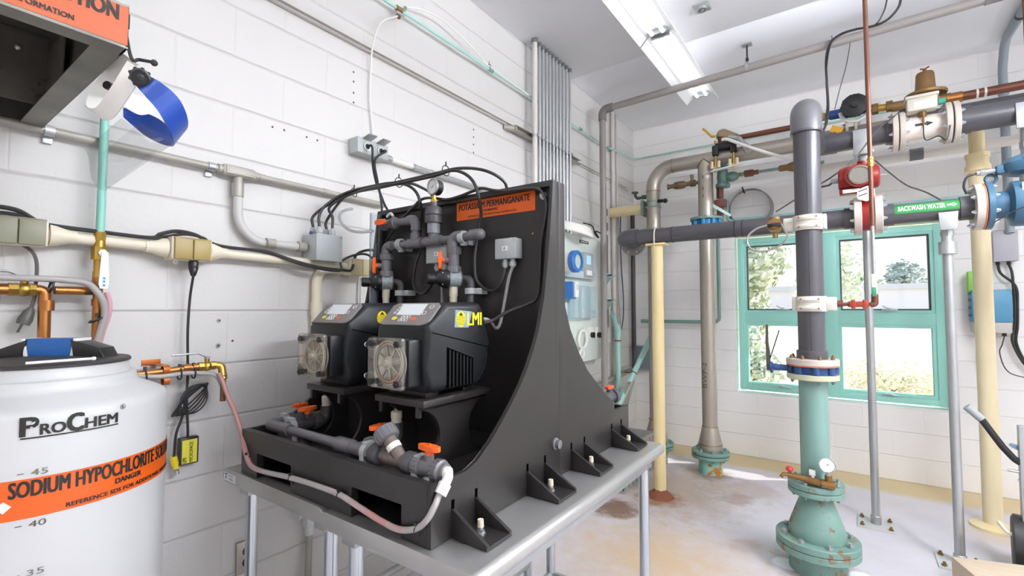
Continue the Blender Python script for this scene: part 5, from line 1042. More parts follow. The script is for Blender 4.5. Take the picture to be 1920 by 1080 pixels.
# cream stand under the backwash pipe
t = thing('cream_pipe_stand', 'cream painted pipe stand with rusty foot under the far end of the backwash pipe', 'pipe stand', (-1.225, YB, 0))
MB().cyl((-1.225, YB, .02), (-1.225, YB, 1.925), .044, n=24).build('post', M('stained_cream_paint', '#dfcb98', .45, rust='#8a5a2c', ra=.7, rs=5), t)
b = MB(); b.lathe([(.105, 0), (.10, .012), (.075, .03), (.052, .05), (.046, .06)], (-1.225, YB, 0), Z1, 7); b.build('rusty_foot', M('rusty_steel', '#7c4a32', .85, var=.4, vs=25, bump=.5, bs=50), t)
MB().box((-1.225, YB, 1.932), (.15, .11, .014), bev=.002).build('top_plate', M('cream_plate', '#e6cf98', .45), t)
b = MB(); b.tube([V((-1.225, YB-.068, 1.925)), V((-1.225, YB-.068, ZB))]+[V((-1.225, YB-.068*math.cos(a), ZB+.068*math.sin(a))) for a in [PI*k/12 for k in range(1, 12)]]+[V((-1.225, YB+.068, ZB)), V((-1.225, YB+.068, 1.925))], .005, 8); b.build('u_bolt', M('pale_u_bolt', '#d8d2bf', .4), t)
# stainless risers and header
YS = 4.45; zh = 2.77; xA, xB = -1.52, -1.042; rs_ = .064
m_weld = M('heat_tinted_weld', '#8d7142', .4, .8)
t = thing('stainless_header', 'stainless header and two risers standing on teal floor flanges left of the window', 'pipework', (-1.0, YS, 0))
t['label'] = 'stainless header above the window with two risers down to teal floor flanges'
b = MB(); b.tube(fillet([V((xA, YS, 2.17)), V((xA, YS, zh)), V((.06, YS, zh))], .19, 14), rs_, 28); b.build('header_pipe', m_stain, t)
b = MB(); b.cyl((xB, YS, 2.24), (xB, YS, zh-.01), rs_, n=28); b.build('riser', m_stain, t)
b = MB(); b.cyl((xB, YS, .40), (xB, YS, 2.12), rs_*.97, n=28); b.lathe([(.098, .21), (.098, .25), (rs_, .40)], (xB, YS, 0), Z1, 32); b.build('riser', m_stain, t)
b = MB(); b.cyl((xA, YS, .40), (xA, YS, 2.07), rs_*.9, n=28); b.lathe([(.098, .21), (.098, .25), (rs_*.9, .40)], (xA, YS, 0), Z1, 32); b.build('riser', m_stain, t)
for c, a in (((xA, YS, 2.55), Z1), ((xA+.19, YS, zh), X1), ((xB, YS, .40), Z1), ((xB, YS, .25), Z1), ((xA, YS, .40), Z1)):
    r_ = .099 if abs(c[2]-.25) < .01 else rs_+.0005; b = MB(); b.torus(c, a, r_-.001, .0035, 32, 6); b.build('weld', m_weld, t)
b = MB(); pts = [V((xB+(rs_+.001)*math.cos(q), YS+(rs_+.001)*math.sin(q), zh-(rs_+.001)*abs(math.cos(q))*.98)) for q in [2*PI*k/40 for k in range(41)]]; b.tube(pts, .004, 6); b.build('saddle_weld', m_weld, t)
# writing on the riser (hand marked)
def rf(x, y, z0): a = -2.25+.0+x/rs_; return lambda X_, Y_: None
def vtext(s, z0, hgt, wid, a0=-1.25):
    b = MB(); fn = lambda x, y: V((xB+(rs_+.0012)*math.cos(a0-y/rs_), YS+(rs_+.0012)*math.sin(a0-y/rs_), z0+x)); b.text(s, fn, wid, hgt); b.build('marker_writing', M('faded_marker_ink', '#5c564e', .7), t)
vtext('BWP-2', .74, .045, .22, -1.62); vtext('- -  -', 2.42, .008, .2, -1.62)
for x in (xA, xB):
    q = thing('floor_flange', 'rusty teal floor flange under the stainless riser nearest the window' if x == xB else 'teal floor flange under the stainless riser behind the cream stand', 'floor flange', (x, YS, 0))
    b = MB(); b.cyl((x, YS, 0), (x, YS, .135), .098, n=32); b.build('stub', M('very_rusty_teal', '#86c0b0', .5, var=.15, rust='#a9702e', ra=.52, rs=9, bump=.3), q)
    flange(q, (x, YS, .148), Z1, .155, .028, m_tealr, 8, bolt=m_teal, out=2); flange(q, (x, YS, .182), Z1, .155, .026, m_tealr, 8, bolt=m_teal, out=1)
    b = MB(); b.disc((x, YS, .204), Z1, .105, .014, 32); b.build('neck_ring', m_stain, q)
for x, z in ((xA, 2.12), (xB, 2.18)):
    q = thing('butterfly_valve', 'blue wafer valve ringed by bolts on the riser behind the cream stand' if x == xA else 'blue wafer valve ringed by bolts on the marked riser', 'valve', (x, YS, z-.05))
    mb_ = M('bright_blue_paint', '#1f74a6', .4)
    b = MB(); b.cyl((x, YS, z-.042), (x, YS, z+.042), .1, n=32)
    for k in range(8): a = 2*PI*k/8; b.cyl((x+.105*math.cos(a), YS+.105*math.sin(a), z-.05), (x+.105*math.cos(a), YS+.105*math.sin(a), z+.05), .022, n=12)
    b.build('valve_body', mb_, q); MB().disc((x, YS, z+.055), Z1, .135, .02, 36).build('upper_flange', m_tealr, q); MB().disc((x, YS, z-.055), Z1, .13, .02, 36).build('lower_flange', m_tealr, q)
    if x == xA:
        b = MB(); b.cyl((x+.03, YS-.1, z-.0), (x+.05, YS-.19, z-.02), .018); b.b2((x+.03, YS-.25, z-.13), (x+.06, YS-.17, z-.0), .004); b.b2((x+.05, YS-.22, z-.075), (x+.26, YS-.19, z-.055), .003); b.build('lever', mb_, q)
# cream stub out of the first riser with a teal clamp
q = thing('cream_stub_pipe', 'short level cream pipe clamped to the stainless riser near the corner', 'pipe', (-1.75, YS, 2.3)); zz = at(1170, 396, y=YS).z
b = MB(); b.cyl((-1.97, YS, zz), (xA-.1, YS, zz), .05, n=24); b.cyl((xA-.17, YS, zz), (xA-.1, YS, zz), .055, n=24); b.build('tube', m_cream, q)
b = MB(); b.box((xA-.092, YS, zz), (.022, .12, .15), bev=.003); b.build('clamp_plate', m_tealr, q)
for dz in (-.03, .02): MB().pipe((xA, YS, zz+.03+dz), Z1, rs_+.001, rs_+.008, .018, 32).build('clamp_band', m_teal, q)
b = MB(); c = V((xA+.07, YS-.03, zz+.05)); b.cyl(c-X1*.02, c+V((.06, -.02, -.01)), .016); b.ball(c+V((.06, -.02, -.012)), .022); b.build('clamp_screw', m_black, q)
q = thing('sample_tap', 'small dark sample tap on the stainless riser facing the corner', 'valve', (xA-.12, YS, 2.5)); zt_ = at(1205, 370, y=YS).z
b = MB(); b.cyl((xA-.06, YS, zt_), (xA-.11, YS, zt_), .02, n=10); b.tube(fillet([V((xA-.10, YS, zt_)), V((xA-.17, YS, zt_-.005)), V((xA-.18, YS, zt_+.05))], .03, 6), .015, 12); b.disc((xA-.18, YS, zt_+.055), Z1, .032, .012, 20); b.build('tap_body', M('dark_bronze', '#4e5a52', .5, .5), q)
# copper and bronze service line above the header
zc2 = 2.918; YC = YS
q = thing('copper_service_line', 'dull copper line above the stainless header with bronze elbow at its start', 'pipe', (-.6, YC, 2.83))
b = MB(); b.cyl((-.9, YC, 2.83), (-.9, YC, 2.95), .0325); b.cyl((-.78, YC, zc2), (-.17, YC, zc2), .022); b.build('tube', m_coppero, q)
b = MB(); b.tube(fillet([V((-.9, YC, 2.945)), V((-.9, YC, 2.985)), V((-.80, YC, zc2))], .045, 8), .045, 18); b.cyl((-.83, YC, zc2+.01), (-.77, YC, zc2), .036, n=10); b.build('bronze_elbow', M('aged_bronze', '#9c8b6b', .5, .5, var=.2), q)
b = MB(); b.cyl((-.95, YC-.02, 2.965), (-.985, YC-.02, 2.97), .012); b.tube([V((-.98, YC-.02, 2.97)), V((-1.02, YC-.03, 3.02)), V((-1.05, YC-.03, 3.05))], .011, 8); b.build('yellow_lever', M('yellow_brass_lever', '#c9a548', .4, .5), q)
b = MB(); b.cyl((.61, YC, 2.905), (2.3, YC, 2.905), .03); b.build('tube', m_coppero, q)
for x in (.735, .775): MB().cyl((x-.006, YC, 2.905), (x+.006, YC, 2.905), .033).build('white_band', m_white, q)
b = MB(); b.cyl((.58, YC, 2.905), (.66, YC, 2.905), .037, n=16); b.build('coupling', m_copper, q)
q = thing('pressure_regulator', 'bronze pressure regulator with bell top on the copper line, inline with blue valve', 'regulator', (.47, YC, 2.88))
b = MB(); b.cyl((.28, YC, 2.925), (.6, YC, 2.91), .036, n=16); b.ball((.47, YC, 2.92), .065, (1.5, 1, .7)); b.build('regulator_body', m_bronze, q)
b = MB(); b.lathe([(.115, .0), (.12, .008), (.12, .018), (.105, .026), (.064, .04), (.058, .06), (.052, .16), (.046, .172), (.0, .175)], (.47, YC, 2.955), Z1, 32); b.build('bell', m_bronze, q)
b = MB(); b.cyl((.47, YC, 3.13), (.47, YC, 3.155), .011, n=8); b.tube([V((.445, YC, 3.162)), V((.47, YC, 3.155)), V((.495, YC, 3.168))], .006, 6); b.build('adjusting_screw', M('reddish_screw', '#8a4a3a', .5, .5), q)
for x in (.265, .18): MB().lathe([(.034, -.02), (.042, -.018), (.042, .018), (.034, .02)], (x, YC, 2.935), X1, 8).build('union_nut', m_bronze, q)
b = MB(); b.cyl((.13, YC, 2.94), (.29, YC, 2.93), .026); b.build('nipple', m_brass, q)
q = thing('handwheel_valve', 'blue bodied valve with black scalloped handwheel on the copper line', 'valve', (.04, YC-.05, 2.86)); zv = 2.953
b = MB(); b.cyl((-.14, YC, zv), (.14, YC, zv), .027); b.lathe([(.027, -.13), (.036, -.12), (.036, -.06), (.045, -.05), (.045, .05), (.036, .06), (.036, .12), (.027, .13)], (.02, YC, zv), X1, 16); b.cyl((.05, YC, zv), (.05, YC-.1, zv), .02); b.build('valve_body', M('deep_blue_paint', '#23508f', .4), q)
b = MB(); b.cyl((-.2, YC, zv), (-.135, YC, zv), .034, n=8); b.cyl((-.26, YC, zv-.005), (-.2, YC, zv-.005), .026, n=8); b.build('union_nut', m_brass, q)
b = MB(); c = V((.055, YC-.1, zv)); R_ = .083
for_ = [(R_*(1+.07*math.cos(10*a))*math.cos(a), R_*(1+.07*math.cos(10*a))*math.sin(a)) for a in [2*PI*k/80 for k in range(80)]]
b.prism(for_, c, X1, Z1, -Y1*.03, bev=.006); b.cyl(c-Y1*.03, c-Y1*.045, .02); b.build('handwheel', m_black, q)
b = MB(); b.torus((.055, YC-.06, zv-.01), Y1, .09, .013, 32, 8, PI*.95, PI*1.03); b.build('white_pipe_ring', m_white, q)
# black saddle with brass bolts on the header, and the white hose from it
q = thing('pipe_saddle_tap', 'black saddle clamp with brass bolts and beige nuts on the stainless header', 'saddle clamp', (-.86, YS-.08, 2.6))
b = MB(); b.box((-.86, YS-.07, 2.845), (.15, .07, .055), bev=.01); b.box((-.935, YS-.085, 2.81), (.05, .05, .09), bev=.01); b.box((-.79, YS-.085, 2.82), (.05, .05, .1), bev=.01); b.build('saddle_block', m_black, q)
for x in (-.935, -.79):
    b = MB(); b.cyl((x, YS-.085, 2.62), (x, YS-.085, 2.90), .009); b.build('bolt', m_brass, q)
    for dx in (-.028, .028): MB().cyl((x+dx, YS-.095, 2.655), (x+dx, YS-.095, 2.715), .014, n=6).build('nut', M('beige_nut', '#d7c3a0', .5), q)
b = MB(); b.box((-.86, YS-.09, 2.645), (.23, .04, .014), rot=Matrix.Rotation(-.12, 4, 'Y'), bev=.004); b.build('lower_yoke', M('pale_yoke', '#c8cac6', .45), q)
b = MB(); b.cyl((-.82, YS-.1, 2.90), (-.74, YS-.12, 2.87), .022, n=10); b.cyl((-.74, YS-.12, 2.87), (-.68, YS-.13, 2.78), .022, n=8); b.cyl((-.695, YS-.13, 2.80), (-.665, YS-.135, 2.74), .03, n=14); b.build('side_valve', m_galv, q)
cable('white_hose', [at(1354, 262, y=4.31), at(1362, 261, y=4.3), at(1375, 265, y=4.29), at(1400, 274, y=4.27), at(1440, 287, y=4.25), at(1490, 300, y=4.22)], .013, 'white hose running from the black saddle to behind the tall grey pipe', 'hose', m_white, n=12)
# bronze sampling line below the header
q = thing('bronze_sampling_line', 'small bronze and teal sampling line with valves running behind the marked stainless riser', 'pipe', (-.9, 4.6, 2.5)); zl_ = at(1290, 345, y=YS).z
b = MB(); b.cyl((-1.37, YS, zl_), (-1.1, YS, zl_), .016); b.lathe([(.03, -.05), (.02, -.03), (.02, .0), (.034, .02), (.036, .06), (.034, .1), (.02, .12), (.02, .15), (.03, .155), (.03, .2)], (-1.33, YS, zl_), X1, 14); b.cyl((-1.16, YS, zl_), (-1.16, YS, zl_+.075), .011); b.cyl((-1.16, YS, zl_+.05), (-1.16, YS, zl_+.08), .014); b.build('valve_cluster', M('tarnished_bronze', '#76634c', .5, .6, var=.3, vs=25), q)
p1_, p2_ = at(1345, 335, y=4.5), at(1560, 300, y=4.5); zl2 = (p1_.z+p2_.z)/2
b = MB(); b.cyl((-.93, 4.5, zl2), (-.62, 4.5, zl2), .018); b.cyl((-.62, 4.5, zl2), (-.15, 4.5, zl2), .013); b.build('tube', m_tealr, q)
b = MB(); b.lathe([(.03, 0), (.06, .005), (.06, .03), (.045, .05), (.05, .1), (.042, .16), (.03, .18), (.05, .19), (.05, .2)], (-.905, 4.49, zl2-.1), Z1, 18); b.ball((-.83, 4.49, zl2-.01), .05, (1.2, 1, .9)); b.build('valve_body', M('green_bronze', '#6d8a80', .5, .4, var=.3, vs=20), q)
b = MB(); b.cyl((-.73, 4.5, zl2), (-.66, 4.5, zl2), .03, n=8); b.cyl((-.66, 4.5, zl2), (-.62, 4.5, zl2), .02); b.build('union', m_coppero, q)
b = MB(); b.lathe([(.018, 0), (.026, .01), (.026, .06), (.035, .08), (.05, .15), (.05, .19), (.034, .2), (.024, .26)], (-.47, 4.5, zl2), X1, 14); b.build('check_valve', m_bronze, q)
b = MB(); b.cyl((-.93, 4.49, zl2-.19), (-.93, 4.49, zl2-.1), .03, n=8); b.box((-.925, 4.48, zl2-.24), (.1, .06, .07), bev=.01); b.cyl((-.93, 4.49, zl2-.34), (-.93, 4.49, zl2-.27), .03, n=8); b.build('drop_valve', M('rusty_red_bronze', '#6b4238', .5, .4, var=.4, vs=30), q)
b = MB(); handle(b, V((-.99, 4.44, zl2-.25)), (.75, 0, -.55), (0, -1, 0), .19, .026); b.build('pale_lever', M('pale_teal_lever', '#c3e2dd', .4), q)
# teal pipe below it, down the wall and back to the left
xt, yt = -.93, WY-.08; za_ = at(1345, 604, y=yt).z; q = thing('teal_drain_pipe', 'teal pipe dropping along the window wall beside the marked riser and turning towards the corner', 'pipe', (xt, yt, za_))
b = MB(); X_ = at(1347, 500, y=yt).x; b.tube(fillet([V((X_, yt, 2.27)), V((X_, yt, za_)), V((-1.88, yt, za_))], .05, 8), .018, 12); b.box((X_, yt, 2.3), (.11, .07, .16), bev=.012); b.build('tube', m_teal, q)
yl = WY-.03; zl3 = at(1600, 390, y=yl).z; b = MB(); b.tube(fillet([V((X_+.09, yl, 2.52)), V((X_+.09, yl, zl3)), V((1.9, yl, zl3))], .03, 6), .011, 10); tag(b.build('wall_tube', M('pale_teal_tube', '#a9d6d6', .4)), 'pale teal tube running level on the window wall just over the window', 'tube')
# coils of tubing
b = MB(); 
for k in range(4): b.torus((-.785, 5.125-.012*k, 2.40+.006*k), (.05, 1, .02*k), .2-.006*k, .0055, 56, 7)
tag(b.build('tubing_coil', M('grey_tubing', '#8f8b88', .4, .3)), 'coil of grey tubing hung on the wall above the backwash pipe', 'coil')
MB_ = MB(); MB_.box((-.84, 5.10, 2.60), (.012, .05, .06), rot=Matrix.Rotation(-.3, 4, 'Y')); tag(MB_.build('cable_tie', m_rubber), 'black cable tie holding the coil of grey tubing', 'cable tie')
# tall grey riser in front, with saddles, wafer valve and teal reducer stand
VX, VY, rv = -.188, 3.158, .066; zE = 2.572
t = thing('grey_riser_pipe', 'tall thick grey plastic riser in front of the window with a big elbow on top', 'pipe', (VX, VY, 1.15))
b = MB(); b.cyl((VX, VY, 1.155), (VX, VY, zE-.06), rv, n=32); b.build('tube', m_pvcd, t)
b = MB(); b.tube([V((VX+.002, VY-rv-.0005, 1.2)), V((VX+.002, VY-rv-.0005, 2.45))], .0011, 5); b.build('print_line', m_ink, t)
b = MB(); b.tube(fillet([V((VX, VY, zE-.13)), V((VX, VY, zE)), V((VX, VY+.16, zE))], .075, 14), rv+.012, 32); b.build('elbow', m_pvc, t)
MB().pipe((VX, VY, zE-.135), Z1, rv, rv+.0135, .012, 32).build('elbow_lip', m_pvcd, t)
b = MB(); b.tube(fillet([V((VX, VY+.15, zE)), V((VX, 4.02, 2.6)), V((.255, 4.02, 2.608))], .09, 10), rv, 28); b.build('cross_pipe', m_pvcd, t)
b = MB(); b.cyl((VX-.09, 4.02, 2.604), (VX+.13, 4.02, 2.604), rv+.009, n=28); b.build('tee', m_pvcd, t)
MB().lathe([(rv+.01, 0), (rv+.01, .045), (rv+.004, .048)], (VX, VY, 1.152), Z1, 32).build('socket', m_pvcd, t)
for z, s, lbl in ((1.915, -1, 'white pipe saddle high on the tall grey riser, bronze valve at its side'), (1.459, 1, 'white pipe saddle lower on the tall grey riser, red lever valve at its side')):
    q = thing('pipe_saddle', lbl, 'pipe saddle', (VX, VY, z-.045)); m_sad = M('ivory_saddle', '#d3ccc0', .4)
    b = MB(); b.lathe([(rv+.001, -.042), (rv+.012, -.042), (rv+.014, -.035), (rv+.014, .035), (rv+.012, .042), (rv+.001, .042)], (VX, VY, z), Z1, 36, cap=False)
    for zz in (-.022, .022): b.tube([V((VX+(rv+.014)*math.sin(a), VY-(rv+.014)*math.cos(a), z+zz)) for a in [-.75+1.5*k/10 for k in range(11)]], .013, 8)
    b.box((VX+s*(rv+.03), VY-.01, z), (.055, .05, .075), bev=.008); b.box((VX-s*(rv+.012), VY-.012, z), (.02, .06, .084), bev=.006); b.build('saddle_body', m_sad, q)
    b = MB()
    for dx in (-.042, .042):
        for zz in (-.026, .026): b.cyl((VX+dx, VY-rv-.008, z+zz), (VX+dx, VY-rv-.024, z+zz), .0045, n=8)
    b.build('saddle_bolt', m_bronze, q)
    if s < 0:
        b = MB(); b.cyl((VX-.115, VY-.01, z), (VX-.16, VY-.01, z), .016, n=8); b.build('nipple', m_steel, q)
        b = MB(); c = V((VX-.165, VY-.02, z)); b.cyl(c+Y1*.02, c-Y1*.03, .04, n=20); b.cyl(c-Y1*.03, c-Y1*.045, .02); b.cyl(c-Z1*.07, c-Z1*.03, .014); b.cyl(c+Z1*.03, c+Z1*.05, .03, n=14); vb = b.build('bronze_valve', m_bronze, q)
        MB().box(c+V((0, -.04, .0)), (.07, .02, .02), bev=.004).build('knob', m_black, vb)
    else:
        b = MB(); b.cyl((VX+.12, VY-.01, z), (VX+.15, VY-.01, z), .021, n=6); b.cyl((VX+.15, VY-.01, z-.003), (VX+.28, VY-.01, z-.003), .0095); b.cyl((VX+.172, VY-.01, z-.003), (VX+.185, VY-.01, z-.003), .017, n=6); b.build('nipple', m_coppero, q)
        b = MB(); b.box((VX+.22, VY-.012, z-.003), (.085, .034, .03), bev=.004); b.box((VX+.195, VY-.012, z-.003), (.02, .036, .048), bev=.004); b.box((VX+.245, VY-.012, z-.003), (.02, .036, .048), bev=.004); b.build('red_valve', M('orange_red_handle', '#9a3a24', .4), q)
cable('wire_loop', [V((VX-.155, VY-.04, 1.96)), at(1476, 440, y=3.1), at(1465, 458, y=3.1), at(1440, 470, y=3.1), at(1415, 470, y=3.1), at(1402, 458, y=3.1), at(1403, 442, y=3.1), at(1420, 428, y=3.1), at(1445, 421, y=3.1), V((VX-.19, VY-.04, 1.93))], .0052, 'loop of braided grey tubing hanging from the bronze valve on the riser', 'tube', M('braided_grey_tube', '#a29d9b', .35, .5), n=8)
# copper sample tube down from the ceiling to the red valve
cxx, cyy = .100, VY-.01; q = thing('copper_sample_tube', 'thin copper tube hanging from the ceiling down to the red valve beside the riser', 'pipe', (cxx, cyy, 1.45))
b = MB(); b.cyl((cxx, cyy, 1.87), (cxx, cyy, CEIL), .011); b.build('tube', M('dull_red_copper', '#6f493b', .45, .6, var=.2), q)
b = MB(); b.cyl((cxx, cyy, 2.19), (cxx, cyy, 2.24), .0145, n=6); b.cyl((cxx, cyy, 2.20), (cxx, cyy, 2.21), .0165, n=12); b.cyl((cxx, cyy, 2.225), (cxx, cyy, 2.232), .0165, n=12); b.build('union', M('orange_brass', '#c07b35', .4, .7), q)
b = MB(); b.cyl((cxx, cyy, 1.60), (cxx, cyy, 1.875), .0085); b.cyl((cxx, cyy, 1.46), (cxx, cyy, 1.60), .0105); b.build('grey_tail', m_galv, q)
b = MB(); b.tube(fillet([V((VX+.27, VY-.01, 1.456)), V((cxx, cyy, 1.456)), V((cxx, cyy, 1.51))], .014, 6), .0155, 12); b.build('elbow', m_coppero, q)
b = MB(); b.box((cxx-.002, cyy-.014, 1.56), (.024, .012, .11), bev=.004); b.build('pale_lever', M('ivory_lever', '#d8d3c2', .45), q); MB().box((cxx-.002, cyy-.018, 1.52), (.02, .01, .05), bev=.003).build('green_lever_sleeve', M('green_sleeve', '#3f8f6b', .45), q)
# blue wafer valve with lever between the riser and the teal stand
q = thing('wafer_valve', 'blue wafer valve with upright locking lever under the tall grey riser', 'valve', (VX, VY, 1.06))
flange(q, (VX, VY, 1.137), Z1, .128, .034, m_flange, 8, 'upper_flange', m_bronze)
MB().disc((VX, VY, 1.117), Z1, .127, .006, 40).build('orange_gasket', M('orange_gasket', '#c66a3c', .5), q)
b = MB(); b.cyl((VX, VY, 1.072), (VX, VY, 1.114), .105, n=32)
for k in range(8): a = 2*PI*k/8+.2; b.cyl((VX+.105*math.cos(a), VY+.105*math.sin(a), 1.073), (VX+.105*math.cos(a), VY+.105*math.sin(a), 1.113), .02, n=12)
b.tube([V((VX-.1, VY-.02, 1.093)), V((VX-.19, VY-.03, 1.093))], .016, 10); b.tube([V((VX-.105, VY-.02, 1.1)), V((VX-.195, VY-.03, 1.105))], .011, 8); b.disc((VX-.198, VY-.03, 1.093), X1, .032, .012, 20); b.build('valve_body', M('blue_valve_paint', '#234577', .4), q)
b = MB(); c = V((VX-.212, VY-.03, 1.085)); b.prism([(-.012, -.01), (.012, -.01), (.013, .10), (.006, .19), (.006, .25), (-.004, .255), (-.010, .19), (-.012, .1)], c, (0, -.6, 0), Z1, (-.010, 0, 0), bev=.002); b.prism([(-.008, -.01), (.014, -.01), (.012, .10), (.004, .15), (.002, .255), (-.008, .255), (-.010, .15)], c-X1*.004, X1, Z1, (0, -.012, 0), bev=.002); lv = b.build('locking_lever', M('dark_olive_lever', '#4a473c', .5), q)
b = MB(); b.tube([c+V((.008, -.01, .06)), c+V((.02, -.012, .1)), c+V((.058, -.015, .225))], .0035, 6); b.build('lever_trigger', m_black, lv)
b = MB(); 
for zz in (.03, .085): b.cyl(c+V((.012, -.016, zz)), c+V((.012, .0, zz)), .006, n=10)
b.build('lever_pin', m_steel, lv)
flange(q, (VX, VY, 1.055), Z1, .126, .03, M('rusty_ivory_flange', '#b9bb9f', .5, rust='#9a6a3a', ra=.62, rs=12), 8, 'lower_flange', m_tealr, out=-1)
t = thing('reducer_stand', 'rusty teal pipe and reducer on big flanges rising from the floor under the grey riser', 'pipe stand', (VX, VY, 0)); t['label'] = 'rusty teal pipe, reducer and big floor flanges below the blue lever valve'
MB().cyl((VX, VY, .49), (VX, VY, 1.045), .07, n=32).build('upper_pipe', m_teal, t)
flange(t, (VX, VY, .462), Z1, .135, .03, m_tealr, 8, bolt=m_galv, out=1); flange(t, (VX, VY, .43), Z1, .135, .028, m_tealr, 8, bolt=m_tealr, out=-1)
MB().lathe([(.072, .425), (.075, .39), (.092, .35), (.128, .25), (.138, .215), (.138, .185), (.128, .18)], (VX, VY, 0), Z1, 40).build('reducer', m_tealr, t)
flange(t, (VX, VY, .166), Z1, .2, .035, m_tealr, 8, bolt=m_galv, out=1); flange(t, (VX, VY, .128), Z1, .2, .036, m_tealr, 8, bolt=m_tealr, out=-1)
MB().cyl((VX, VY, 0), (VX, VY, .12), .138, n=40).build('floor_pipe', m_tealr, t)
q = thing('flange_gauge_tap', 'bronze tap assembly with pressure gauge and red knob on the teal reducer flange', 'gauge tap', (VX-.02, VY-.11, .48)); zt = .505; yq = VY-.10
b = MB(); b.cyl((VX-.12, yq, zt+.01), (VX+.06, yq-.01, zt), .0145); b.cyl((VX-.045, yq, zt+.004), (VX+.03, yq-.01, zt), .02, n=12); b.cyl((VX+.035, yq-.01, zt), (VX+.095, yq-.01, zt), .022, n=8); b.cyl((VX+.065, yq-.01, zt-.02), (VX+.065, yq-.01, zt+.045), .017); b.cyl((VX-.115, yq, zt+.01), (VX-.115, yq, zt+.03), .008); b.tube([V((VX-.115, yq, zt+.01)), V((VX-.145, yq-.01, zt+.012)), V((VX-.155, yq-.015, zt-.005))], .011, 8); b.build('tap_body', M('brown_bronze', '#8f6a3c', .45, .7, var=.3, vs=30), q)
b = MB(); b.lathe([(.006, 0), (.018, .008), (.02, .016), (.014, .028), (.006, .03)], (VX-.115, yq, zt+.028), Z1, 14); b.build('red_knob', M('red_knob_plastic', '#c22a36', .35), q)
b = MB(); b.box((VX-.008, yq-.005, zt+.045), (.03, .02, .03), bev=.004); b.cyl((VX-.006, yq-.005, zt+.01), (VX-.006, yq-.005, zt+.035), .008); b.build('white_cap', m_white, q)
gn = V((.12, -.93, .28)).normalized(); gauge(q, V((VX+.062, yq-.03, zt+.105)), gn, .037, depth=.02, case=m_steel)
MB().cyl((VX+.065, yq-.012, zt+.04), (VX+.064, yq-.016, zt+.075), .011, n=8).build('gauge_stem', m_galv, q)
# galvanized posts under the lines
def post(x, y, zt, label, plate=True, r=.0235, zc=None):
    q = thing('galvanized_post', label, 'pipe support', (x, y, 0)); MB().cyl((x, y, .01), (x, y, zt), r, n=20).build('post', m_galv, q)
    pl = MB().box((x, y, .005), (.2, .2, .01), bev=.001).build('base_plate', M('pale_zinc_plate', '#cfcfcd', .45, .3), q)
    MB().lathe([(r+.006, 0), (r+.006, .05), (r+.003, .053)], (x, y, .01), Z1, 20).build('base_collar', m_galv, q)
    for dx in (-.075, .075):
        for dy in (-.075, .075): b = MB(); b.cyl((x+dx, y+dy, .01), (x+dx, y+dy, .02), .014, n=6); b.cyl((x+dx, y+dy, .02), (x+dx, y+dy, .032), .007, n=8); b.build('anchor_bolt', m_bronze, pl)
    return q
q = post(.095, 4.02, 2.42, 'galvanized post with bolted foot plate behind the red meter, rising past the window'); b = MB(); b.cyl((.095, 4.02, 2.40), (.095, 4.02, 2.5), .034, n=12); b.cyl((.095, 4.02, 2.36), (.095, 4.02, 2.4), .042, n=8); b.build('threaded_cap', m_box, q); MB().box((.085, 3.945, 2.56), (.1, .012, .17), bev=.002).build('saddle_plate', m_galv, q)
b = MB(); b.box((.09, 3.985, 2.49), (.11, .09, .02), bev=.003); b.build('saddle_base', m_galv, q)
q = post(.456, 3.66, 1.80, 'galvanized post with threaded collar under the green pipe marker, foot behind the timber'); b = MB(); b.cyl((.456, 3.66, 1.745), (.456, 3.66, 1.815), .041, n=20); b.cyl((.456, 3.66, 1.80), (.456, 3.66, 1.92), .027); b.cyl((.456, 3.66, 1.85), (.456, 3.66, 1.875), .03, n=8); b.build('threaded_collar', m_galv, q); MB().prism([(-.035, .0), (.035, 0), (.042, .1), (-.042, .1)], (.456, 3.592, 1.878), X1, Z1, (0, .012, 0), bev=.001).build('saddle_plate', m_galv, q)
q = post(.875, 4.02, 2.3, 'galvanized post at the picture edge behind the hand truck'); b = MB(); b.cyl((.875, 4.02, 2.28), (.875, 4.02, 2.5), .036, n=20); b.cyl((.875, 4.02, 2.38), (.875, 4.02, 2.42), .041, n=8); b.build('threaded_collar', m_steel, q); MB().box((.875, 3.94, 2.56), (.13, .012, .15), bev=.002).build('saddle_plate', m_galv, q)
# cream stand under the white pipe at the right
cx_, cy_ = .715, 4.40; t = thing('cream_pipe_stand', 'tall cream pipe stand with round floor flange beside the window, under the grey header', 'pipe stand', (cx_, cy_, 0))
MB().cyl((cx_, cy_, .02), (cx_, cy_, 2.44), .049, n=28).build('post', M('cream_chipped_paint', '#e5d6b0', .4, var=.04, rust='#8c8a6a', ra=.76, rs=4), t)
b = MB(); b.lathe([(.049, 0), (.066, .008), (.066, .04), (.058, .055), (.058, .095), (.064, .1), (.064, .125), (.05, .13)], (cx_, cy_, 2.35), Z1, 28); b.build('coupling', m_cream, t)
MB().cyl((cx_, cy_, 2.43), (cx_, cy_, 2.62), .042, n=24).build('top_post', m_cream, t)
MB().lathe([(.115, 0), (.115, .016), (.08, .024), (.058, .03), (.05, .035)], (cx_, cy_, 0), Z1, 32).build('floor_flange', m_cream, t)
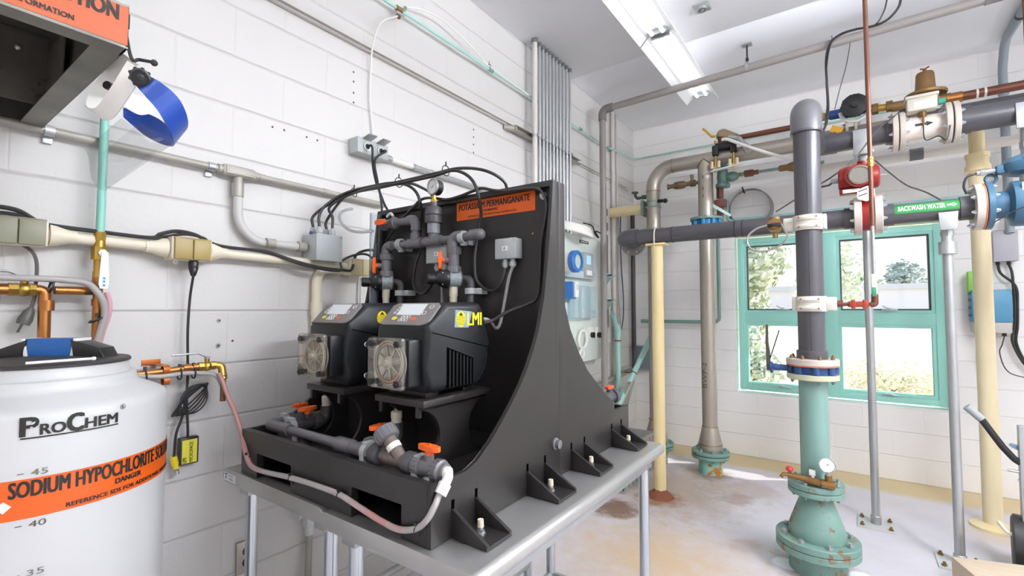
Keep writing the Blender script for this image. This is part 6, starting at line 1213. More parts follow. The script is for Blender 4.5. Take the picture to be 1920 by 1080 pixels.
# white pipe with grey coupling, second grey pipe behind
t = thing('white_plastic_pipe', 'white plastic pipe with one grey coupling, running level behind the grey header', 'pipe', (.9, 4.75, 2.57))
MB().cyl((-.2, 4.75, 2.615), (2.3, 4.75, 2.63), .036, n=20).build('tube', M('white_pipe_plastic', '#dfdad2', .35), t)
b = MB(); b.cyl((.395, 4.75, 2.622), (.475, 4.75, 2.622), .046, n=24); b.build('coupling', M('mid_grey_rubber', '#6f6f72', .5), t)
b = MB(); b.cyl((.3, 4.3, 2.752), (2.3, 4.3, 2.752), .05, n=24); tag(b.build('upper_grey_pipe', m_pvcd), 'dark grey pipe running level behind and above the white flow tube', 'pipe')
# white flow tube in the grey header, with transmitter
ZH = 2.608; t = thing('flow_tube', 'white flanged flow tube with black arrow and small transmitter in the grey header', 'flow meter', (.41, 4.02, 2.5))
MB().cyl((.275, 4.02, ZH), (.545, 4.02, ZH), .075, n=32).build('tube', M('pinkish_white_tube', '#e3d7cd', .35), t)
for x, o in ((.262, -1), (.298, 1)): flange(t, (x, 4.02, ZH), X1, .128, .03, m_flange, 8, out=o)
for x, o in ((.522, -1), (.560, 1)): flange(t, (x, 4.02, ZH), X1, .128, .03, m_flange, 8, out=o)
tb_ = MB().box((.395, 3.955, 2.735), (.15, .09, .085), bev=.012).build('transmitter', M('ivory_housing', '#d5cfc0', .4), t)
MB().box((.395, 3.952, 2.782), (.165, .1, .02), bev=.006).build('transmitter_lid', M('ivory_housing', '#d5cfc0', .4), tb_)
MB().box((.395, 3.909, 2.73), (.08, .003, .035)).build('name_plate', m_white, tb_)
MB().cyl((.475, 3.955, 2.735), (.51, 3.955, 2.735), .02, n=10).build('green_plug', M('green_plug', '#3f9a80', .4), tb_); MB().cyl((.315, 3.955, 2.72), (.285, 3.955, 2.715), .016, n=8).build('cable_gland', m_black, tb_)
b = MB(); b.cyl((.4, 3.965, 2.66), (.4, 3.965, 2.70), .02); b.tube([V((.4, 3.94, 2.69)), V((.402, 3.94, 2.6))], .006, 6); b.build('neck', m_bronze, t)
b = MB(); f = lambda x, y: V((.36+x, 4.02-.0765*math.cos((y-.02)/.0765), ZH+.0765*math.sin((y-.02)/.0765)-.0))
for P in (((0, .012), (.055, .012), (.055, .028), (0, .028)), ((.055, .004), (.09, .02), (.055, .036))): b.face([b.v(f(*q_)) for q_ in P])
b.build('flow_arrow', m_ink, t)
cable('sensor_wire', [V((.285, 3.955, 2.715)), at(1672, 222, y=3.9), at(1650, 238, y=3.85), at(1628, 265, y=3.8), at(1600, 300, y=3.75), at(1565, 328, y=3.7), at(1535, 347, y=3.68), at(1490, 375, y=3.66), at(1455, 397, y=3.65)], .005, 'thin dark wire from the flow transmitter slanting down past the red meter', 'wire', M('grey_wire', '#4c4744', .5), n=7)
cable('sensor_wire', [V((.4, 3.94, 2.6)), at(1735, 262, y=3.92), at(1760, 255, y=3.91), at(1775, 262, y=3.9), V((.522, 3.9, 2.56))], .0035, 'thin dark wire on the white flow tube, looping to its flange', 'wire', m_rubber, n=6)
b = MB(); b.cyl((.575, 4.02, ZH), (2.3, 4.02, ZH), .077, n=32); b.cyl((.565, 4.02, ZH), (.63, 4.02, ZH), .086, n=32); tag(b.build('grey_header_pipe', m_pvcd), 'thick dark grey header pipe to the right of the white flow tube', 'pipe')
MB_ = MB(); MB_.cyl((.215, 4.02, ZH), (.247, 4.02, ZH), rv+.012, n=28); tag(MB_.build('header_socket', m_pvcd), 'dark grey socket joining the riser line to the white flow tube', 'socket')
b = MB(); q = thing('header_valve', 'stainless flange pair with yellow lever on the stainless header behind the grey riser', 'valve', (.1, YS, 2.6))
flange(q, (.005, YS, zh+.005), X1, .1, .02, m_flange, 6, out=-1); flange(q, (.06, YS, zh+.005), X1, .1, .02, M('rusty_white_flange', '#cdbfae', .5, rust='#a0603a', ra=.6, rs=15), 6, out=1)
MB().cyl((.06, YS, zh), (.3, YS, zh), rs_, n=24).build('tail_pipe', m_stain, q); b = MB(); b.lathe([(.03, 0), (.034, .01), (.03, .03), (.012, .035)], (-.06, YS-.09, zh+.02), -Y1, 6); b.box((-.06, YS-.13, zh+.02), (.08, .012, .05), rot=Matrix.Rotation(.5, 4, 'Y'), bev=.004); b.build('yellow_knob', M('yellow_knob_paint', '#dda21f', .4), q)
# red meter in the backwash line
t = thing('red_flow_meter', 'red flow meter housing standing on the backwash line in front of the window top', 'flow meter', (.09, YB, 2.0))
flange(t, (.045, YB, ZB+.01), X1, .118, .04, m_flange, 8, out=-1); flange(t, (.147, YB, ZB+.01), X1, .118, .04, m_flange, 8, out=1)
MB().cyl((.065, YB, ZB+.01), (.127, YB, ZB+.01), .095, n=32).build('red_wafer', m_red, t)
b = MB(); b.lathe([(.03, 0), (.03, .07), (.045, .09)], (.09, YB, 2.09), Z1, 18); b.build('neck', m_red, t)
b = MB(); b.prism([(0, 0), (.05, .02), (.085, -.005), (.085, -.05), (.045, -.075), (0, -.055)], (.045, YB-.1, 2.155), X1, Z1, (0, -.004, 0)); tg = b.build('warning_tag', M('ivory_tag', '#e9e2d4', .5), t)
b = MB(); 
for z in (.0, -.028): b.quad(*[V((x, YB-.105, zz)) for x, zz in ((.05, 2.147+z), (.095, 2.160+z), (.095, 2.154+z), (.05, 2.141+z))])
b.build('tag_print', m_ink, tg)
hc_ = V((.055, YB-.01, 2.248)); b = MB(); b.lathe([(.055, -.105), (.07, -.095), (.078, -.06), (.08, -.05), (.08, .05), (.078, .06), (.07, .095), (.055, .105)], hc_, X1, 28); b.cyl(hc_, hc_-Y1*.085, .07, n=28); b.cyl(hc_-Z1*.09, hc_, .045); b.cyl(hc_, hc_+V((.03, 0, .095)), .035)
for dx in (-.02, .022): b.box(hc_+V((dx, -.02, .078)), (.01, .05, .02), bev=.003)
b.box(hc_+V((-.05, -.02, -.085)), (.1, .06, .03), bev=.004); b.build('housing', m_red, t)
b = MB(); b.lathe([(.046, 0), (.058, .004), (.058, .016), (.05, .02), (.046, .014)], hc_-Y1*.08+X1*.005, -Y1, 32); b.build('window_ring', M('grey_ring', '#7d776f', .4), t)
w2 = MB().disc(hc_-Y1*.086+X1*.005, Y1, .047, .006).build('display', M('dark_display', '#6a685e', .25), t)
b = MB(); e = hc_-Y1*.0895+X1*.005; b.torus(e, Y1, .034, .004, 14, 5, 1.2, 1.0); b.build('dial_mark', M('yellow_dial_mark', '#b98f2a', .4), w2)
b = MB(); b.cyl(hc_-X1*.105, hc_-X1*.145, .017, n=8); b.build('cable_gland', m_box, t); b = MB(); b.cyl(hc_+X1*.1, hc_+X1*.14, .008); b.build('ground_screw', m_steel, t)
MB().box(hc_+V((-.04, -.053, -.085)), (.085, .004, .022)).build('white_label', m_white, t)
cable('meter_cable', [hc_-X1*.14, at(1555, 347, y=3.64), at(1535, 352, y=3.64), at(1490, 365, y=3.7)], .006, 'black cable out of the side gland of the red meter', mat=m_rubber, n=7)
cable('meter_cable', [at(1640, 300, y=3.9), at(1665, 321, y=3.85), at(1700, 347, y=3.8), at(1740, 362, y=3.78), at(1790, 391, y=3.72)], .0045, 'thin grey cable sagging from the red meter towards the green pipe marker', mat=M('grey_wire', '#4c4744', .5), n=7)
# blue meter at the end of the backwash line
t = thing('blue_flow_meter', 'blue flow meter with finned transmitter in the backwash line at the picture edge', 'flow meter', (.75, YB, 1.9))
flange(t, (.585, YB, ZB), X1, .128, .036, m_flange, 8, out=-1); MB().disc((.607, YB, ZB), X1, .127, .006, 40).build('orange_gasket', M('orange_gasket', '#c66a3c', .5), t)
mbl = M('teal_blue_paint', '#3c6078', .35); flange(t, (.627, YB, ZB), X1, .13, .028, mbl, 8, out=1)
b = MB(); b.lathe([(.07, .64), (.075, .70), (.118, .715), (.122, .73), (.122, 1.0), (.118, 1.02), (.075, 1.03), (.07, 1.1)], (0, YB, ZB), X1, 36); b.build('meter_body', mbl, t); flange(t, (1.12, YB, ZB), X1, .13, .03, mbl, 8, out=-1)
b = MB(); b.torus((.645, YB, ZB+.15), (0, 1, 0), .022, .008, 20, 8); b.build('lifting_eye', mbl, t)
b = MB(); b.box((.84, YB-.105, ZB+.07), (.2, .01, .05), bev=.004); b.build('name_plate', M('pink_grey_plate', '#c7b8ae', .4), t)
b = MB(); b.cyl((.80, YB, ZB+.12), (.80, YB, ZB+.16), .045, n=20); b.build('neck', M('ivory_neck', '#d9d0ba', .4), t)
b = MB(); b.lathe([(.07, 0), (.1, .01), (.112, .03), (.112, .06), (.09, .085), (.06, .1), (.0, .104)], (.79, YB, ZB+.155), Z1, 24); b.box((.69, YB-.02, ZB+.19), (.06, .05, .05), bev=.01); b.box((.80, YB-.1, ZB+.215), (.09, .03, .05), bev=.008); tr_ = b.build('transmitter', mbl, t)
MB().box((.80, YB-.117, ZB+.218), (.06, .003, .025)).build('white_label', m_white, tr_)
b = MB(); b.cyl((.66, YB-.02, ZB+.19), (.585, YB-.02, ZB+.185), .013, n=8); b.cyl((.62, YB-.02, ZB+.187), (.6, YB-.02, ZB+.186), .017, n=6); b.build('cable_gland', m_galv, tr_)
b = MB(); b.tube(spline([V((.585, YB-.02, ZB+.185)), V((.545, YB-.03, ZB+.17)), V((.53, YB-.03, ZB+.12)), V((.54, YB-.03, ZB+.075))]), .006, 8); b.build('ground_cable', m_rubber, t)
b = MB(); b.tube(spline([V((.62, YB-.135, ZB-.115)), V((.70, YB-.14, ZB-.06)), V((.82, YB-.14, ZB-.01)), V((.95, YB-.14, ZB+.03))]), .003, 6); b.build('ground_wire', m_black, t)
# ================================================================ the corner behind the skid
m_grpl = M('grey_vent_pvc', '#8d8682', .42, var=.06)
vx, vy = -1.80, 3.93; t = thing('vent_pipe', 'grey vent pipe rising by the corner and crossing under the ceiling light', 'pipe', (vx, vy, .3))
b = MB(); b.tube(fillet([V((vx, vy, .25)), V((vx, vy, 3.24)), V((.78, vy, 3.30))], .05, 8), .029, 20); b.build('tube', m_grpl, t)
b = MB(); b.tube(fillet([V((vx, vy, 3.14)), V((vx, vy, 3.24)), V((vx+.1, vy, 3.242))], .05, 8), .037, 20); b.build('elbow', M('dark_vent_elbow', '#777170', .45), t)
MB().cyl((.70, vy, 3.298), (.80, vy, 3.30), .034).build('end_cap', M('dark_vent_elbow', '#777170', .45), t)
p = at(1401, 118, y=vy); q = thing('pipe_hanger', 'threaded rod hanger between the ceiling and the grey vent pipe', 'hanger', (p.x, vy, 3.25))
b = MB(); b.cyl((p.x, vy, 3.33), (p.x, vy, CEIL-.01), .006, n=8); b.cyl((p.x, vy, 3.325), (p.x, vy, 3.345), .012, n=6); b.build('rod', m_black, q); MB().pipe((p.x, vy, 3.276), X1, .031, .036, .024, 24).build('ring', m_galv, q); MB().box((p.x, vy, CEIL-.012), (.07, .06, .01), bev=.002).build('ceiling_plate', m_galv, q)
for y, r, lbl in ((4.50, .02, 'white conduit standing on the block wall just past the vent pipe'), (4.60, .012, 'thin white conduit next to the corner, reaching the ceiling')):
    tag(MB().cyl((WX+.03, y, .6), (WX+.03, y, CEIL), r, n=14).build('wall_riser', M('pale_grey_conduit', '#cfc9c4', .45)), lbl, 'conduit')
tag(MB().cyl((-1.93, 4.97, .78), (-1.93, 4.97, 2.47), .024, n=16).build('black_riser_pipe', M('charcoal_pipe', '#3f3c40', .45)), 'black pipe standing in the corner above the grey switch box', 'pipe')
# perforated strut with boxes and two cables
t = thing('wall_strut', 'white strut with dark slots on the block wall behind the vent pipe', 'channel', (WX, 4.46, 1.1))
b = MB(); b.b2((WX, 4.25, 1.1), (WX+.035, 4.40, 2.5), .004); b.build('strut_body', M('pale_strut_paint', '#d5d2ce', .45), t)
for z0, z1 in ((2.35, 2.42), (2.2, 2.28), (1.78, 2.16), (1.25, 1.52)): MB().b2((WX+.034, 4.30, z0), (WX+.0365, 4.35, z1)).build('strut_slot', M('strut_slot_grey', '#6d6a6c', .6), t)
for z in (1.72, 1.48):
    q = thing('angle_bracket', 'teal shaded angle bracket on the strut, '+('upper' if z > 1.6 else 'lower')+' of the pair', 'bracket', (WX+.035, 4.3, z-.1)); b = MB(); b.prism([(0, 0), (.09, .12), (.09, .14), (0, .14)], (WX+.036, 4.24, z-.1), X1, Z1, (0, .012, 0)); b.b2((WX+.036, 4.24, z+.03), (WX+.126, 4.36, z+.04)); b.build('bracket_plate', M('pale_teal_bracket', '#9fc0bb', .45), q)
cable('corner_cable', [V((WX+.06, 4.56, 2.42)), lw(1160, 430, .07), lw(1159, 500, .07), lw(1160, 560, .07), lw(1163, 600, .07), lw(1162, 626, .07), lw(1159, 640, .07), lw(1157, 652, .06)], .006, 'grey cable hanging by the strut towards the teal pipe in the corner', mat=M('light_grey_cable', '#9d9a98', .45))
cable('corner_cable', [V((WX+.06, 4.62, 2.46)), lw(1163, 440, .09), lw(1165, 500, .09), lw(1169, 560, .09), lw(1168, 600, .08), lw(1162, 628, .08)], .006, 'dark blue cable hanging by the strut and joining the grey one', mat=M('navy_cable', '#2e3d58', .45))
# teal pipes low in the corner
t = thing('teal_corner_pipe', 'teal pipe with side branch standing low beside the vent pipe', 'pipe', (-1.88, 4.42, .3))
b = MB(); b.cyl((-1.88, 4.42, .3), (-1.88, 4.42, 1.28), .025, n=16); b.cyl((-1.88, 4.42, 1.20), (-1.88, 4.30, 1.38), .025, n=14); b.cyl((-1.88, 4.42, 1.16), (-1.88, 4.42, 1.25), .032, n=16); b.build('tube', m_tealp, t)
MB().torus((-1.88, 4.42, 1.12), Z1, .028, .007, 20, 6).build('hose_clamp', m_bronze, t)
A, B = at(1234, 603, y=4.75), at(1160, 760, x=-1.80); tag(MB().cyl(A, B, .026, n=16).build('teal_diagonal_pipe', m_tealp), 'teal pipe slanting down from the window wall to behind the skid', 'pipe')
b = MB(); q = A.lerp(B, .63); b.torus(q, (B-A), .03, .004, 18, 5); b.box(q+V((-.06, 0, .0)), (.07, .008, .008)); tag(b.build('pipe_strap', m_coppero), 'small copper strap on the slanting teal pipe', 'strap')
t = thing('switch_box', 'grey metal switch box low in the corner behind the slanting teal pipe', 'switch box', (-1.86, WY-.06, .78))
MB().b2((-1.97, WY-.1, .77), (-1.765, WY, 1.02), .004).build('box_body', M('blue_grey_box', '#8f9aa5', .45), t); MB().b2((-1.975, WY-.115, 1.012), (-1.76, WY, 1.024), .002).build('box_hood', M('blue_grey_box', '#8f9aa5', .45), t); MB().b2((-1.955, WY-.104, .785), (-1.785, WY-.1, 1.0), .002).build('box_door', M('blue_grey_door', '#76828e', .45), t)
tag(MB().cyl((-1.93, 3.9, .71), (-1.93, 4.9, .78), .024, n=16).build('low_grey_pipe', m_grpl), 'short grey pipe on the block wall under the switch box', 'pipe')
# analyser board on the block wall
bx0 = -1.86; bya, byb, bza, bzb = 3.05, 4.10, .985, 2.05
t = thing('analyser_board', 'pale grey plastic analyser board on the block wall, mostly hidden behind the skid', 'analyser board', (bx0, 3.6, bza))
m_bd = M('pale_green_grey_board', '#d3dad4', .35); MB().b2((bx0-.02, bya, bza), (bx0, byb, bzb), .003).build('board', m_bd, t)
for y in (3.2, 3.95): MB().b2((WX+.003, y-.02, bza+.1), (bx0-.02, y+.02, bzb-.1)).build('standoff', m_galv, t)
for z in (1.12, 1.48, 1.9): MB().ball((bx0+.002, byb-.02, z), .008, n=8).build('board_screw', m_steel, t)
q = at(1095, 454, x=bx0+.001); lb = MB().b2((bx0, q.y-.085, q.z-.012), (bx0+.002, q.y+.085, q.z+.012)).build('name_plate', M('dark_name_plate', '#4b4a4c', .5), t)
b = MB(); f = plane_fn((bx0+.0021, q.y-.07, q.z-.006), Y1, Z1); b.quad(f(.01, .003), f(.08, .003), f(.08, .009), f(.01, .009)); b.quad(f(.09, .003), f(.13, .003), f(.13, .009), f(.09, .009)); b.build('plate_print', m_wink, lb)
t = thing('process_transmitter', 'white round transmitter with blue ringed window on the analyser board', 'transmitter', (bx0+.1, 3.5, 1.7))
q = at(1082, 490, x=-1.67); c = V((bx0+.10, q.y, q.z))
b = MB(); b.cyl(c-X1*.1, c+X1*.05, .072, n=28); b.build('housing', M('cream_white_housing', '#e4ddd4', .4), t)
b = MB(); b.lathe([(.078, 0), (.084, .006), (.084, .045), (.078, .052), (.056, .054), (.056, .04)], c+X1*.05, X1, 32); b.build('blue_ring', M('bright_blue_plastic', '#2a66a8', .35), t); MB().disc(c+X1*.09, X1, .056, .004).build('window', M('transmitter_glass', '#a8b7b0', .15), t)
t = thing('controller_box', 'grey controller with small lit screen beside the blue ringed transmitter', 'controller', (bx0, 3.7, 1.7)); q = at(1105, 494, x=bx0+.06)
MB().b2((bx0, q.y-.085, q.z-.12), (bx0+.06, q.y+.085, q.z+.09), .006).build('case', M('controller_grey', '#9aa2a6', .4), t); MB().b2((bx0+.06, q.y-.05, q.z-.01), (bx0+.0615, q.y+.03, q.z+.065)).build('screen', M('pale_blue_screen', '#b9e3f3', .2), t); MB().b2((bx0+.06, q.y-.05, q.z-.1), (bx0+.061, q.y+.05, q.z-.06)).build('label', m_white, t)
t = thing('board_shelf', 'narrow grey ledge across the analyser board under the transmitter', 'ledge', (bx0, 3.55, 1.6)); z = at(1085, 515, x=bx0+.03).z; MB().b2((bx0, 3.2, z-.03), (bx0+.05, 3.78, z+.03), .003).build('ledge_face', M('ledge_grey', '#b5c2c6', .4), t)
t = thing('clear_flow_box', 'clear acrylic flow box on the analyser board below the ledge', 'flow box', (bx0, 3.5, 1.3)); qa, qb = at(1078, 535, x=bx0+.08), at(1118, 595, x=bx0+.08)
MB().b2((bx0, qa.y, qb.z), (bx0+.08, qb.y, qa.z), .004).build('clear_cover', M_clear('blue_tinted_acrylic', '#e6f3f6', .2, .25), t); MB().b2((bx0, qa.y-.03, qb.z-.02), (bx0+.012, qb.y+.03, qa.z+.04), .002).build('back_plate', M('pale_blue_plate', '#c3d4d9', .4), t); MB().cyl((bx0+.04, (qa.y+qb.y)/2, qb.z+.04), (bx0+.04, (qa.y+qb.y)/2, qa.z-.04), .008).build('tube', m_white, t)
t = thing('handheld_meter', 'white handheld meter in a blue holder at the edge of the analyser board', 'meter', (bx0+.1, 3.4, 1.5)); q = at(1078, 544, x=bx0+.1)
MB().box(q+V((-.05, 0, 0)), (.09, .07, .135), bev=.006).build('holder', M('bright_blue_plastic', '#2a66a8', .35), t); MB().box(q+V((.005, .012, .006)), (.025, .052, .125), bev=.006).build('meter_case', m_white, t); MB().box(q+V((.018, .012, .022)), (.002, .036, .045)).build('meter_screen', M('grey_green_screen', '#c2c9bf', .3), t)
q = at(1093, 636, x=bx0+.03); t = thing('round_filter_bowl', 'round white ring on the lower part of the analyser board', 'ring', (bx0, q.y, q.z-.08)); MB().torus(V((bx0+.03, q.y, q.z)), X1, .072, .010, 40, 10).build('ring', m_white, t)
MB().torus(V((bx0+.03, q.y-.02, q.z-.12)), X1, .035, .009, 30, 8).build('small_ring', m_white, t)
for i, u in enumerate((1112, 1124)):
    q = at(u, 628, x=bx0+.02); t = thing('selector_switch', 'black selector switch with white plate on the analyser board, '+('nearer the skid' if i == 0 else 'nearer the board edge'), 'switch', (bx0, q.y, q.z-.05)); MB().b2((bx0, q.y-.045, q.z-.03), (bx0+.006, q.y+.045, q.z+.07), .002).build('plate', m_white, t); b = MB(); b.cyl((bx0+.006, q.y, q.z), (bx0+.03, q.y, q.z), .024, n=16); b.box((bx0+.034, q.y, q.z), (.012, .012, .045)); b.build('knob', m_black, t)
b = MB()
for k in range(5): b.torus((bx0-.015+.004*k, 3.42+.008*k, 2.075+.012*k), (.3, .05, 1), .2-.012*k, .011, 36, 8)
t = thing('tubing_roll', 'roll of white tubing lying on top of the analyser board', 'coil', (bx0, 3.42, 2.05)); b.build('coil', m_white, t); b = MB(); b.tube(spline([V((bx0+.1, 3.46, 2.13)), V((bx0+.12, 3.58, 2.12)), V((bx0+.12, 3.63, 2.06)), V((bx0+.14, 3.66, 2.03)), V((bx0+.13, 3.62, 2.08)), V((bx0+.15, 3.68, 2.07))]), .006, 7); b.build('tie_wire', m_black, t)
t = thing('orange_handled_valve', 'grey valve with orange handle showing just past the rear gusset of the skid', 'valve', (-1.2, 1.96, .97)); c = at(1143, 752, y=1.93)
b = MB(); c = V((c.x, 1.93, 1.05)); t.location = (c.x, 1.93, .97); b.cyl(c-Y1*.06, c+Y1*.05, .024); b.cyl(c+Y1*.02, c+Y1*.05, .032); b.cyl(c, c+Z1*.04, .012); b.cyl(c-Z1*.08, c, .02); b.build('valve_body', m_pvcd, t); b = MB(); b.prism([(-.03, -.008), (0, -.012), (.03, -.008), (.03, .008), (0, .012), (-.03, .008)], c+Z1*.036, Y1, X1, Z1*.012, bev=.002); b.build('valve_handle', M('red_orange_handle', '#e2512a', .4), t)
# grey crate and boards behind the table
t = thing('plastic_crate', 'grey ribbed plastic crate on the floor behind the work table', 'crate', (-1.68, 3.88, 0)); m_cr = M('grey_crate_plastic', '#9d9c97', .45)
x0, x1, y0, y1, h = -1.88, -1.47, 3.54, 4.22, .335
b = MB(); 
for a, c in (((x0, y0, .01), (x0+.006, y1, h)), ((x1-.006, y0, .01), (x1, y1, h)), ((x0, y0, .01), (x1, y0+.006, h)), ((x0, y1-.006, .01), (x1, y1, h)), ((x0+.001, y0+.001, .0), (x1-.001, y1-.001, .012))): b.b2(a, c)
b.build('shell', m_cr, t)
b = MB(); 
for a, c in (((x0-.012, y0-.012, h-.02), (x1+.012, y0+.005, h+.004)), ((x0-.012, y1-.005, h-.02), (x1+.012, y1+.012, h+.004)), ((x1-.005, y0+.005, h-.021), (x1+.012, y1-.005, h+.0035)), ((x0-.012, y0+.005, h-.021), (x0+.005, y1-.005, h+.0035)), ((x0-.008, y0-.008, h-.075), (x1+.008, y1+.008, h-.065)), ((x0-.008, y0-.008, .0), (x1+.008, y1+.008, .02))): b.b2(a, c)
b.build('rim', m_cr, t)
b = MB()
for k in range(9): y = y0+.02+k*(y1-y0-.04)/8; b.b2((x1, y-.006, .02), (x1+.010, y+.006, h-.02))
for k in range(6): x = x0+.02+k*(x1-x0-.04)/5; b.b2((x-.006, y0-.010, .02), (x+.006, y0, h-.02))
b.build('rib', m_cr, t)
b = MB(); A = V((-1.83, 4.32, .3)); b.box((-1.80, 4.36, .50), (.02, .16, .5), rot=Matrix.Rotation(.28, 4, 'Y')); tag(b.build('leaning_board', M('weathered_grey_board', '#a39d93', .6, var=.2)), 'grey flat board leaning in the corner behind the plastic crate', 'board')
# ================================================================ right end of the window wall
t = thing('grey_device_box', 'grey wall box with two black cables below it, beside the tall cream stand', 'junction box', (.95, WY-.05, 1.79)); bxx0, bxx1 = .885, 1.02
MB().b2((bxx0, WY-.1, 1.79), (bxx1, WY, 2.02), .004).build('box_body', M('lilac_grey_box', '#a9a7ad', .45), t)
for x in (.915, .975): MB().cyl((x, WY-.05, 1.765), (x, WY-.05, 1.79), .013, n=8).build('cable_gland', m_black, t)
for i, x in enumerate((.915, .975)): cable('drop_cable', [V((x, WY-.05, 1.768)), V((x+.012, WY-.06, 1.70)), V((1.0-.012*i, WY-.07, 1.60)), V((1.005-.014*i, WY-.07, 1.45)), V((1.0-.016*i, WY-.07, 1.3)), V((.99-.018*i, WY-.07, 1.18)), V((1.03, WY-.07, 1.05-.03*i)), V((1.1, WY-.07, .98))], .009, ['black cable from the left gland of the grey wall box', 'black cable from the right gland of the grey wall box'][i], mat=m_rubber)
t = thing('blue_wall_device', 'blue ribbed wall device on a grey base behind the tall cream stand', 'wall device', (.85, WY-.08, 1.25)); m_bd2 = M('steel_blue_plastic', '#4a87a8', .4)
MB().b2((.745, WY-.16, 1.33), (.965, WY-.02, 1.575), .012).build('blue_case', m_bd2, t); b = MB()
for z in (1.38, 1.44, 1.5, 1.55): b.b2((.742, WY-.14, z-.01), (.747, WY-.04, z+.01))
b.build('side_rib', M('dark_blue_rib', '#2b5874', .5), t)
MB().b2((.755, WY-.15, 1.25), (.96, WY, 1.335), .01).build('grey_base', M('light_grey_base', '#c2bdb7', .45), t)
for x in (.78, .93): MB().cyl((x, WY-.07, 1.225), (x, WY-.07, 1.255), .014, n=8).build('cable_gland', m_black, t)
tag(MB().b2((.735, WY-.12, 1.56), (.815, WY-.06, 1.72), .006).build('green_tag', M('lime_green_plastic', '#7fbb4a', .45)), 'lime green plastic piece on top of the blue wall device', 'cover')
cable('device_cable', [V((.78, WY-.07, 1.23)), V((.785, WY-.07, 1.15)), V((.80, WY-.07, 1.0)), V((.86, WY-.06, .9))], .006, 'thin black cable from under the blue device, passing behind the cream stand', mat=m_rubber)
cable('device_cable', [V((.93, WY-.07, 1.23)), V((.915, WY-.07, 1.16)), V((.90, WY-.07, 1.1)), V((.93, WY-.06, .98)), V((1.0, WY-.05, .93)), V((1.2, WY-.05, .9))], .004, 'thin grey cable from under the blue device, curving to the picture edge', mat=M('grey_wire', '#4c4744', .5))
# conduit bending from the ceiling down the window wall, black cables and wires overhead
t = thing('bent_grey_conduit', 'blue grey conduit bending from the ceiling down the window wall behind the copper line', 'conduit', (.97, WY-.04, 1.9)); mc_ = M('blue_grey_conduit', '#8d989f', .45)
xx = .975; b = MB(); b.tube(fillet([V((xx+.02, 3.2, 3.42)), V((xx, WY-.22, 3.42)), V((xx, WY-.115, 3.25)), V((xx, WY-.115, 2.0))], .12, 8), .027, 16); b.build('tube', mc_, t); MB().pipe((xx+.008, 4.55, 3.42), Y1, .027, .031, .03, 24).build('strap', m_black, t); MB().cyl((xx, WY-.115, 3.05), (xx, WY-.115, 3.12), .031).build('coupling', mc_, t)
tag(MB().cyl((.90, 4.1, 2.93), (.90, 4.1, CEIL), .008, n=8).build('brown_hanger_rod', m_coppero), 'thin brown hanger rod at the picture edge above the copper line', 'hanger rod')
cable('ceiling_cable', [at(1690, -5, y=3.8), at(1684, 15, y=3.8), at(1665, 36, y=3.82), at(1640, 48, y=3.84), at(1600, 56, y=3.86), at(1573, 66, y=3.88), at(1556, 82, y=3.88), at(1549, 110, y=3.9), at(1550, 150, y=3.9), at(1553, 200, y=3.9), at(1549, 232, y=3.88), at(1538, 255, y=3.86)], .0075, 'thick black cable draped over the vent pipe and down beside the riser elbow', mat=m_rubber)
cable('ceiling_cable', [at(1664, -5, y=3.8), at(1657, 22, y=3.81), at(1640, 47, y=3.83), at(1608, 55, y=3.85), at(1580, 64, y=3.87), at(1560, 80, y=3.87), at(1552, 110, y=3.89), at(1549, 150, y=3.89), at(1551, 195, y=3.89), at(1546, 240, y=3.87), at(1538, 270, y=3.85)], .0045, 'thinner black cable following the thick one over the vent pipe', mat=m_rubber)
cable('ceiling_wire', [at(1594, 80, z=CEIL), at(1592, 95, y=4.2), at(1585, 130, y=4.25), at(1575, 165, y=4.3), at(1565, 205, y=4.35)], .003, 'thin grey wire hanging from the ceiling to the bronze union', mat=M('grey_wire', '#4c4744', .5), n=6)
b = MB(); q = at(1560, 76, y=3.88); b.torus(q, (1, 0, -.6), .014, .003, 14, 5); b.box(q+V((0, 0, .02)), (.004, .004, .03)); tag(b.build('cable_tie', m_rubber), 'black cable tie on the cables where they leave the vent pipe', 'cable tie')
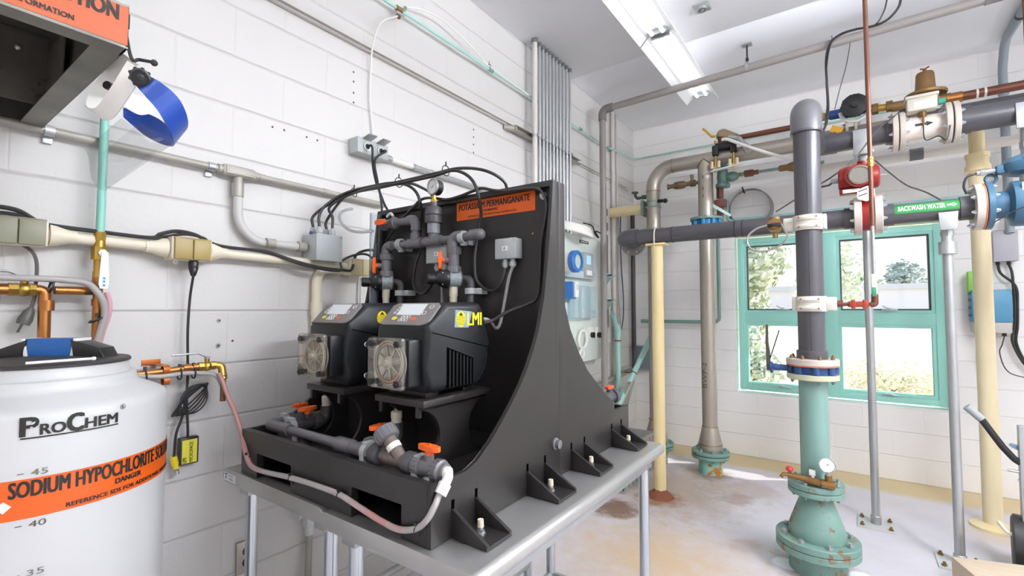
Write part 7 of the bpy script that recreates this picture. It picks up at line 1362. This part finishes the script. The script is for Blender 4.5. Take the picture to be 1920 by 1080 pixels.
# timber block and hand truck at the picture edge
t = thing('timber_block', 'pale worn timber block lying on the floor at the lower picture corner', 'timber', (.66, 3.38, 0)); m_tim = M('worn_timber', '#cdb9a2', .7, var=.3, vs=14, bump=.3, bs=40, stretch=(.6, 9, 9))
R_ = Matrix.Rotation(.33, 4, 'Z'); MB().box((.69, 3.43, .064), (.56, .20, .128), rot=R_, bev=.004).build('timber', m_tim, t); MB().box((.757, 3.232, .063), (.56, .17, .126), rot=R_, bev=.004).build('timber', m_tim, t)
t = thing('hand_truck', 'hand truck with black bent handle and black wheel at the picture edge', 'hand truck', (.75, 3.78, 0)); hy = 3.72
b = MB(); b.tube(fillet([at(1838, 783, y=hy), at(1880, 838, y=hy), at(1903, 862, y=hy), at(1935, 880, y=hy), at(1990, 905, y=hy)], .08, 6), .017, 14); b.build('handle_tube', m_black, t)
a, c = at(1812, 762, y=hy), at(1841, 786, y=hy); MB().cyl(a, c, .021, n=16).build('grip', M('grey_rubber_grip', '#9ea0a2', .5), t)
b = MB(); e = (at(1880, 838, y=hy)-c); b.tube([at(1838, 790, y=hy), at(1872, 834, y=hy)], .006, 8); b.build('grip_rod', m_steel, t)
xf = at(1912, 900, y=hy).x; b = MB(); b.b2((xf, hy-.02, .06), (xf+.035, hy+.02, .80), .004); b.build('frame_rail', m_galv, t)
wc = at(1912, 1024, y=hy+.04); wc.z = .152; b = MB(); b.lathe([(.085, -.028), (.132, -.03), (.152, -.02), (.152, .02), (.132, .03), (.085, .028)], wc, X1+Y1*-.15, 36); b.build('tyre', m_rubber, t); b = MB(); b.lathe([(.0, -.02), (.075, -.02), (.075, .02), (.0, .02)], wc, X1+Y1*-.15, 28); b.build('wheel_hub', m_black, t)
b = MB(); b.tube([wc+V((-.09, -.06, .12)), wc+V((-.06, -.07, .075)), wc+V((0, -.08, .05)), wc+V((.1, -.09, .04))], .009, 10); b.build('axle_guard', m_white, t)
b = MB(); q = at(1895, 838, y=hy); b.prism([(0, 0), (.09, -.05), (.09, .0), (.01, .012)], q, X1, Z1, (0, .05, 0)); b.build('blue_plate', M('blue_grey_plate', '#7795ab', .3, .5), t)
b = MB(); b.tube([at(1890, 881, y=hy), at(1905, 884, y=hy), at(1925, 886, y=hy)], .008, 8); b.tube([at(1910, 902, y=hy), at(1930, 899, y=hy)], .010, 8); b.build('cross_bar', m_galv, t)
